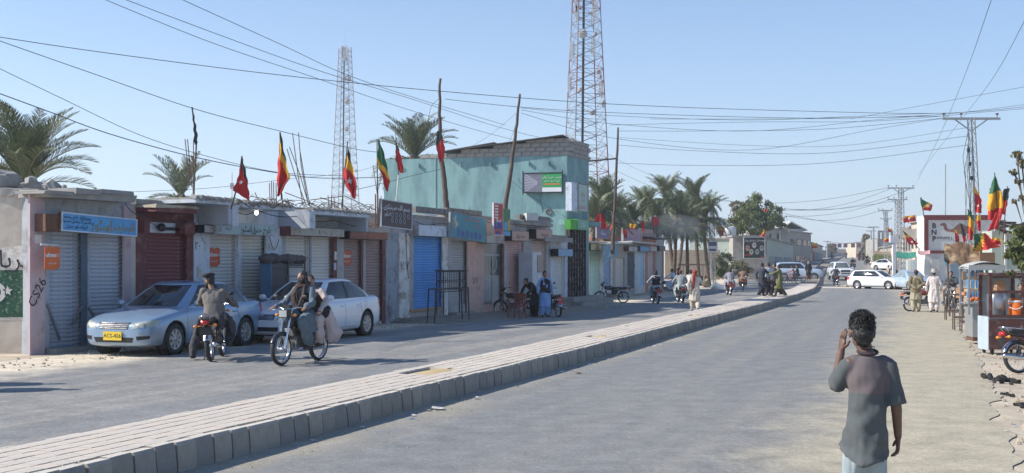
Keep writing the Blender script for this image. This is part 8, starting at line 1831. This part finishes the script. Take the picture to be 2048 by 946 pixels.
for t, d in ((ta, -.1), (tb, .1)):
    for of in (1.65, 1.9): mb = FA.mb(); mb.beam((t+d, -of, .18), (t, -of, z1), .035); mb.build('leg', m_ir, o, world=True)
# rubble before the blue shutter
r = random.Random(9); mb = MB()
for _ in range(46): p = G(r.gauss(845, 30), r.gauss(636, 3)); s = r.uniform(.04, .16); mb.ell(p, (s, s*.8, s*.5), 6, 4, (r.random(), r.random(), r.random()*3))
tag(mb.build('rubble', m_conc), kind='stuff')
# brown canopied cart in the distance on the left
g = GD(1384, 82); o = thing('canopied_cart', 'small cart with a rust-brown canopy beyond the riders on the left', 'cart', g); mb = MB(); mb.box((0, 0, .75), (1.4, 1., .7)); mb.build('box', cm((.2, .08, .06)), o); mb = MB(); mb.box((0, 0, 1.9), (1.9, 1.4, .1), tp=.85); mb.build('canopy', cm((.35, .17, .12)), o)
for x in (-.7, .7): mb = MB(); mb.beam((x, -.5, .6), (x, -.5, 1.9), .05); mb.build('post', m_steel, o)
for x in (-.72, .72): wheel_b('wheel', 0, .33, o); break
g = GD(1426, 88); o = thing('white_drum', 'white tilted barrel lying on the dirt edge by the palms', 'barrel', g); mb = MB(); mb.lathe([(0, 0), (.35, 0), (.35, .9), (0, .9)], 12, Matrix.Translation((0, 0, .3)) @ Matrix.Rotation(.5, 4, 'Y')); mb.build('shell', cm((.6, .62, .6)), o)
# slim pole sign
T = FR(P(1425, 493, 99.5), V((1, 0, 0))); mb = MB(T); mb.bb(-.42, .42, -.9, .0, 0, .05); mb.build('x', wht) if 0 else None
rt = thing('pole_notice', 'white and dark election notice board on the slim lattice pole', 'notice board', P(1425, 503, 99.5)); mb = MB(T); mb.bb(-.42, .42, -.5, .45, 0, .05); mb.build('panel', cm((.6, .62, .66)), rt, world=True); mb = MB(T); mb.bb(-.35, .35, .05, .4, .05, .06); mb.bb(-.3, .3, -.4, -.2, .05, .06); mb.build('dark_print', ink((.1, .12, .2)), rt, world=True)
# debris heap at the median gap
g = GD(1696, 95); mb = MB(); r = random.Random(2)
for _ in range(16): s = r.uniform(.08, .25); mb.ell(g+V((r.gauss(0, .6), r.gauss(0, .4), s*.3)), (s, s, s*.6), 6, 4)
tag(mb.build('rubble', m_peb), kind='stuff')
# ================================================================ FOOD CARTS, RIGHT
m_cab = mat('dark_red_wood', (.085, .03, .025), .6, var=.35, scale=6, bump=.3, dirt=(.3, .25, .2), da=.22, ds=7)
m_clear = mat('cabinet_glass', (.8, .82, .82), .05, trans=1., var=.02, bump=0); m_clear.node_tree.nodes['Principled BSDF'].inputs['IOR'].default_value = 1.02; m_clear.node_tree.nodes['Principled BSDF'].inputs['Alpha'].default_value = .3
m_tin = mat('tin_sheet', (.34, .35, .34), .5, .4, var=.2, dirt=(.2, .17, .14), da=.3, ds=4)
DC2 = 26.; g = GD(2005, DC2); o = thing('glass_food_cabinet', 'dark red wooden food cabinet on wheels with glass upper panes', 'food cart', g, radians(-4)); W_ = .80; Hc = Z(550, DC2)-g.z; yb_, yt_ = -.32, .42
def bx_(nm, m, x0, x1, y0, y1, z0, z1, par=None): mb = MB(); mb.bb(x0, x1, y0, y1, z0, z1); return mb.build(nm, m, par or o)
bx_('base_panel', m_cab, -W_/2, W_/2, yb_, yb_+.03, .12, .80); bx_('side_panel', cm((.38, .45, .5)), -W_/2-.01, -W_/2+.02, yb_+.03, yt_, .10, .85); bx_('side_panel', m_cab, W_/2-.02, W_/2+.005, yb_+.03, yt_, .12, .85); bx_('counter', m_tin, -W_/2+.02, W_/2-.02, yb_+.03, yt_, .80, .83)
for x in (-W_/2+.035, W_/2-.035):
    for y in (yb_+.03, yt_-.03): bx_('corner_post', m_cab, x-.035, x+.035, y-.03, y+.03, .83, Hc)
for z in (.835, 1.38, Hc-.07): bx_('rail', m_cab, -W_/2+.07, W_/2-.07, yb_, yb_+.05, z, z+.06)
bx_('roof', m_cab, -W_/2-.02, W_/2+.02, yb_-.02, yt_+.02, Hc, Hc+.05); bx_('back_board', cm((.34, .36, .36)), -W_/2+.07, W_/2-.07, yt_-.03, yt_-.01, .85, Hc)
bx_('glass_pane', m_clear, -W_/2+.07, W_/2-.07, yb_+.02, yb_+.028, 1.44, Hc-.07); bx_('glass_pane', m_clear, -W_/2+.005, -W_/2+.012, yb_+.06, yt_-.06, .9, Hc-.05)
for x in (-W_/2+.1, W_/2-.1):
    for y in (yb_+.12, yt_-.1): mb = MB(); mb.lathe([(0, -.02), (.07, -.02), (.07, .02), (0, .02)], 14, Matrix.Translation((x, y, .07))); mb.build('wheel', m_rub, o, smooth=False)
mb = MB(Matrix.Translation((-.12, .05, .84)) @ Matrix.Rotation(-pi/2, 4, 'Y')); mb.lathe([(0, 0), (.2, 0), (.2, .5), (.17, .53), (0, .53)], 24); q = mb.build('steel_pot', cm((.42, .44, .46), .35, .7), smooth=True); q.location = g; q.rotation_euler = (0, 0, radians(-4)); tag(q, 'big aluminium pot inside the dark red food cabinet', 'pot')
jug = thing('water_cooler', 'orange insulated water jug with a white lid rim in the food cabinet', 'water cooler', g+V((.23, -.16, .84))); jz = Matrix.Rotation(-pi/2, 4, 'Y'); m_jo = cm((.75, .16, .02), .4)
mb = MB(jz); mb.lathe([(0, 0), (.135, 0), (.15, .05), (.155, .3), (.15, .33)], 22); mb.build('body', m_jo, jug, smooth=True); mb = MB(jz); mb.lathe([(.152, .33), (.158, .335), (.158, .375), (.14, .38)], 22); mb.build('rim', m_white, jug, smooth=True); mb = MB(jz); mb.lathe([(.14, .38), (.11, .42), (0, .43)], 22); mb.build('lid', m_jo, jug, smooth=True)
mb = MB(); mb.tube([(-.16, 0, .3), (-.17, -.09, .22), (-.1, -.17, .18), (0, -.19, .2), (.1, -.17, .26), (.16, -.02, .32)], .012, 6); mb.build('handle', m_white, jug, smooth=True)
mb = MB(Matrix.Translation((-.02, .1, 1.42))); mb.box((0, 0, .1), (.24, .2, .25), tp=.6); q = mb.build('food_parcel', cm((.5, .27, .14))); q.location = g; tag(q, 'brown paper parcel in the upper pane of the food cabinet', 'parcel')
# roofed tin cart
DC3 = 29.2; g = GD(1963, DC3); o = thing('roofed_cart', 'grey tin snack cart with a curved canvas roof, beside the food cabinet', 'food cart', g, radians(-6)); W_ = .86; Hr = Z(530, DC3)-g.z
bx_('body_panel', m_tin, -.30, .42, -.3, .4, .18, 1.02); bx_('counter', m_tin, -.42, .46, -.36, .45, 1.02, 1.05); bx_('skid', m_rust, -.28, .4, -.25, .35, .08, .18)
for x in (-.40, .44):
    for y in (-.33, .42): bx_('post', m_galv, x-.02, x+.02, y-.02, y+.02, .05 if x > 0 else .75, Hr-.05)
mb = MB(); rows = []
for i in range(9): x = -.44+i*.11; z = Hr-.02+.14*sin(pi*i/8)**.6-.05; rows.append([V((x, -.45, z)), V((x, 0, z+.03)), V((x, .5, z))])
mb.grid(rows); mb.grid([[p-V((0, 0, .04)) for p in q] for q in rows][::-1]); mb.build('canvas_roof', cm((.42, .42, .40)), o, smooth=True); bx_('roof_valance', cm((.33, .34, .33)), -.44, .44, -.47, -.45, Hr-.13, Hr+.0)
for i, c in enumerate(((.08, .25, .5), (.1, .3, .55), (.07, .22, .42))):
    mb = MB(); 
    for k in range(5): mb.tube([(-.22+k*.12, .3, 1.1+i*.3), (-.22+k*.12, .3, 1.33+i*.3)], .04, 8)
    q = mb.build('bottle_row', cm(c, .3), kind='stuff'); q.location = g; tag(q, ('lowest', 'middle', 'top')[i]+' row of blue bottles at the back of the roofed cart', 'bottles')
mb = MB(); r = random.Random(3)
for _ in range(26): mb.ell((r.uniform(-.35, .35), r.uniform(-.3, 0), 1.1+r.random()*.06), (.06, .05, .04), 7, 5)
q = mb.build('snacks', cm((.55, .16, .05)), kind='stuff'); q.location = g
for i, (px, D, w_, h, lb) in enumerate(((1925, 35, .5, 1.05, 'tall bare wooden stand left of the roofed cart'), (1938, 34.2, .45, .75, 'lower wooden stand touching the roofed cart'), (1918, 41, .9, .9, 'dark counter table under the sackcloth canopy'))):
    g = GD(px, D); o = thing('wooden_stand', lb, 'stand', g, radians(-15), 'wooden stands by the carts')
    for x in (-w_/2, w_/2):
        for y in (-.25, .25): bx_('leg', m_wood, x-.017, x+.017, y-.017, y+.017, 0, h)
    bx_('top', m_wood, -w_/2-.06, w_/2+.06, -.32, .32, h, h+.05); bx_('shelf', m_wood, -w_/2, w_/2, -.27, .27, h*.35, h*.35+.04)
for i, (px, D, s, c, lb) in enumerate(((1930, 40, .5, (.3, .17, .09), 'brown carton stacked under the sackcloth canopy'), (1945, 39.5, .45, (.4, .3, .18), 'tan carton beside the brown one under the canopy'), (1935, 34.6, .3, (.5, .2, .08), 'orange snack tray on the wooden stand'))):
    g = GD(px, D); mb = MB(); mb.box((0, 0, .0), (s, s*.8, s*.7 if i < 2 else .1)); mb.v = [v+V((random.uniform(-.01, .01),)*3) for v in mb.v]; q = mb.build('carton', cm(c)); q.location = g+V((0, 0, 1.0 if i < 2 else 1.12)); tag(q, lb, 'carton')
# ================================================================ SMALL THINGS
for i, (x, y, c, lb) in enumerate(((-8.62, 16.5, (.3, .3, .3), 'man standing just outside the left picture edge, only his shadow in view'), (-9.15, 17.3, (.1, .1, .12), 'second man outside the left picture edge, casting the upper short shadow'))):
    person(lb, (x, y, zg(x, y)), radians(80+30*i), pose('stand'), 1.72, kam=c, vox=.03)
# papers pasted on posts and walls
for i, (x0, x1, y0, y1, off, c, lb) in enumerate(((668, 673, 503, 520, .05, (.6, .62, .64), 'white paper notice pasted on the maroon post right of the cream shutters'), (667, 672, 526, 540, .05, (.5, .55, .62), 'bluish torn notice below the white one on the maroon post'), (395, 402, 540, 556, .07, (.55, .5, .4), 'yellowed notice on the pale blue pillar behind the silver sedan'),
    (802, 812, 585, 598, .08, (.42, .38, .33), 'dirty poster remnant low on the white pillar'), (1048, 1056, 520, 534, .01, (.6, .58, .5), 'pale bill on the grey wall left of the fridge'), (538, 546, 486, 500, .07, (.62, .6, .55), 'pale bill on the white pillar beside the whitish shutter'))):
    mb = FA.mb(); r = random.Random(i); ta, tb = FA.t(x0, off), FA.t(x1, off); z1, z0 = FA.z(x0, y0, off), FA.z(x0, y1, off); n = 5
    mb.grid([[V((lerp(ta, tb, a/n)+r.uniform(-.006, .006), -off-.006-.008*r.random(), lerp(z0, z1, b/n)+r.uniform(-.008, .008))) for a in range(n+1)] for b in range(n+1)]); tag(mb.build('notice', cm(c)), lb, 'notice', 'papers pasted on the shop row')
# wires strung along the shop fronts
def fw(label, pts, off=.3, r=.011):
    Q = []
    for i in range(len(pts)-1):
        a, b = pts[i], pts[i+1]
        for k in range(6): t = k/6; px = lerp(a[0], b[0], t); py = lerp(a[1], b[1], t)+7*sin(pi*t); Q.append(FA.pt(FA.t(px, off), off, FA.z(px, py, off)))
    mb = MB(); mb.tube(Q, r, 4); tag(mb.build('service_wire', m_wire), label, 'cable', 'wires along the shop fronts')
fw('wire sagging between the blue sign and the maroon canopy', [(250, 408), (285, 430), (388, 440)], .55)
fw('wire under the canopies from the bulb to the dark brown sign', [(475, 424), (513, 420), (600, 432), (668, 440), (760, 452)], .6)
fw('dark wire along the parapet above the blue shutter', [(824, 440), (880, 446), (960, 436), (1010, 444), (1100, 452)], .3)
fw('wire dropping beside the white pillar at the blue shutter', [(812, 466), (814, 520), (818, 560)], .1)
fw('wire looping across the pale blue pillar fronts', [(536, 458), (548, 500), (560, 470)], .12)
# thresholds and loose masonry at the foot of the shops
mb_ = []
for i, (a, b, y) in enumerate(((92, 168, .0), (174, 247, .0), (288, 372, 0), (898, 934, 0), (1011, 1043, 0), (1104, 1127, 0))):
    ta, tb = FA.t(a), FA.t(b); mb = FA.mb(); g = zg(*FA.pt(ta, .2).xy); r = random.Random(i); mb.bb(ta-.05, tb+.05, -.32, -.0, g-.1, g+.09+(.12 if a > 800 else 0)); mb.v = [v+V((r.uniform(-.02, .02), r.uniform(-.02, .02), r.uniform(-.02, .02))) for v in mb.v]
    mb.build('door_step', m_conc, (S1, S1, S2, S7, S9, S11)[i], world=True)
r = random.Random(21)
mb = MB()
for _ in range(260):
    t = r.uniform(0, 30); o_ = abs(r.gauss(.1, .35))+.1; p = FA.pt(t, o_); p.z = zg(p.x, p.y)+(.12 if t > 14 else 0); s = r.uniform(.015, .07); mb.ell(p, (s, s*.8, s*.6), 5, 4, (r.random(), r.random(), r.random()*3))
tag(mb.build('rubble', m_conc), kind='stuff')
# scraps in the gutter of the near kerb and on the verge
r = random.Random(8); mb = MB()
for _ in range(150):
    y = r.uniform(10, 55); x = edge(y)+(abs(r.gauss(0, .35))+.05 if r.random() < .5 else 8.0+abs(r.gauss(0, 1.2))); z = zg(x, y)+.006; s = r.uniform(.015, .06); a = r.uniform(0, 6.3)
    q = [V((x+s*cos(a+k*1.57), y+s*.7*sin(a+k*1.57), z+r.uniform(0, .02))) for k in range(4)]; mb.cur = r.randrange(3); mb.add(q, [(0, 1, 2, 3)])
tag(mb.build('litter', [cm((.6, .6, .58)), cm((.25, .16, .09)), cm((.12, .2, .4))]), kind='stuff')
p = P(1062, 434, 47); mb = MB(); mb.box(p, (.5, .4, .3), (0, 0, .3)); tag(mb.build('carton', cm((.55, .55, .52))), 'white carton on the roof of the row near the teal corner', 'carton')
flag('small yellow flag hanging behind the thin pole over the far roofs', 68, [(1260, 447), (1261, 458)], [(1271, 449), (1269, 459)], [(.7, C_Y), (1.1, C_R)], None, None, ny=8)
flag('little red flag between the purple and mauve rooftop signs', 67, [(1223, 446), (1221, 460)], [(1229, 448), (1228, 460)], [(.15, C_K), (1.1, C_R)], None, [(1224, 440), (1225, 480)], ny=8)
mb = MB(); mb.tube([P(1204+62*k/12, 470-26*sin(pi*k/12), 67.5) for k in range(13)], .05, 5); tag(mb.build('bent_branch', m_wood), 'bent branch arching over the far shop roofs by the thin pole', 'branch')
# ================================================================ AIR
hz = bpy.data.materials.new('air_haze'); hz.use_nodes = True; n_ = hz.node_tree; n_.nodes.clear(); o_ = n_.nodes.new('ShaderNodeOutputMaterial'); v_ = n_.nodes.new('ShaderNodeVolumePrincipled')
v_.inputs['Color'].default_value = (.95, .975, 1., 1); v_.inputs['Density'].default_value = .0006; v_.inputs['Anisotropy'].default_value = .2; n_.links.new(v_.outputs[0], o_.inputs['Volume'])
mb = MB(); mb.bb(-260, 330, -12, 520, -3, 52); tag(mb.build('haze', hz), kind='stuff')

bpy.data.scenes.remove(TS)
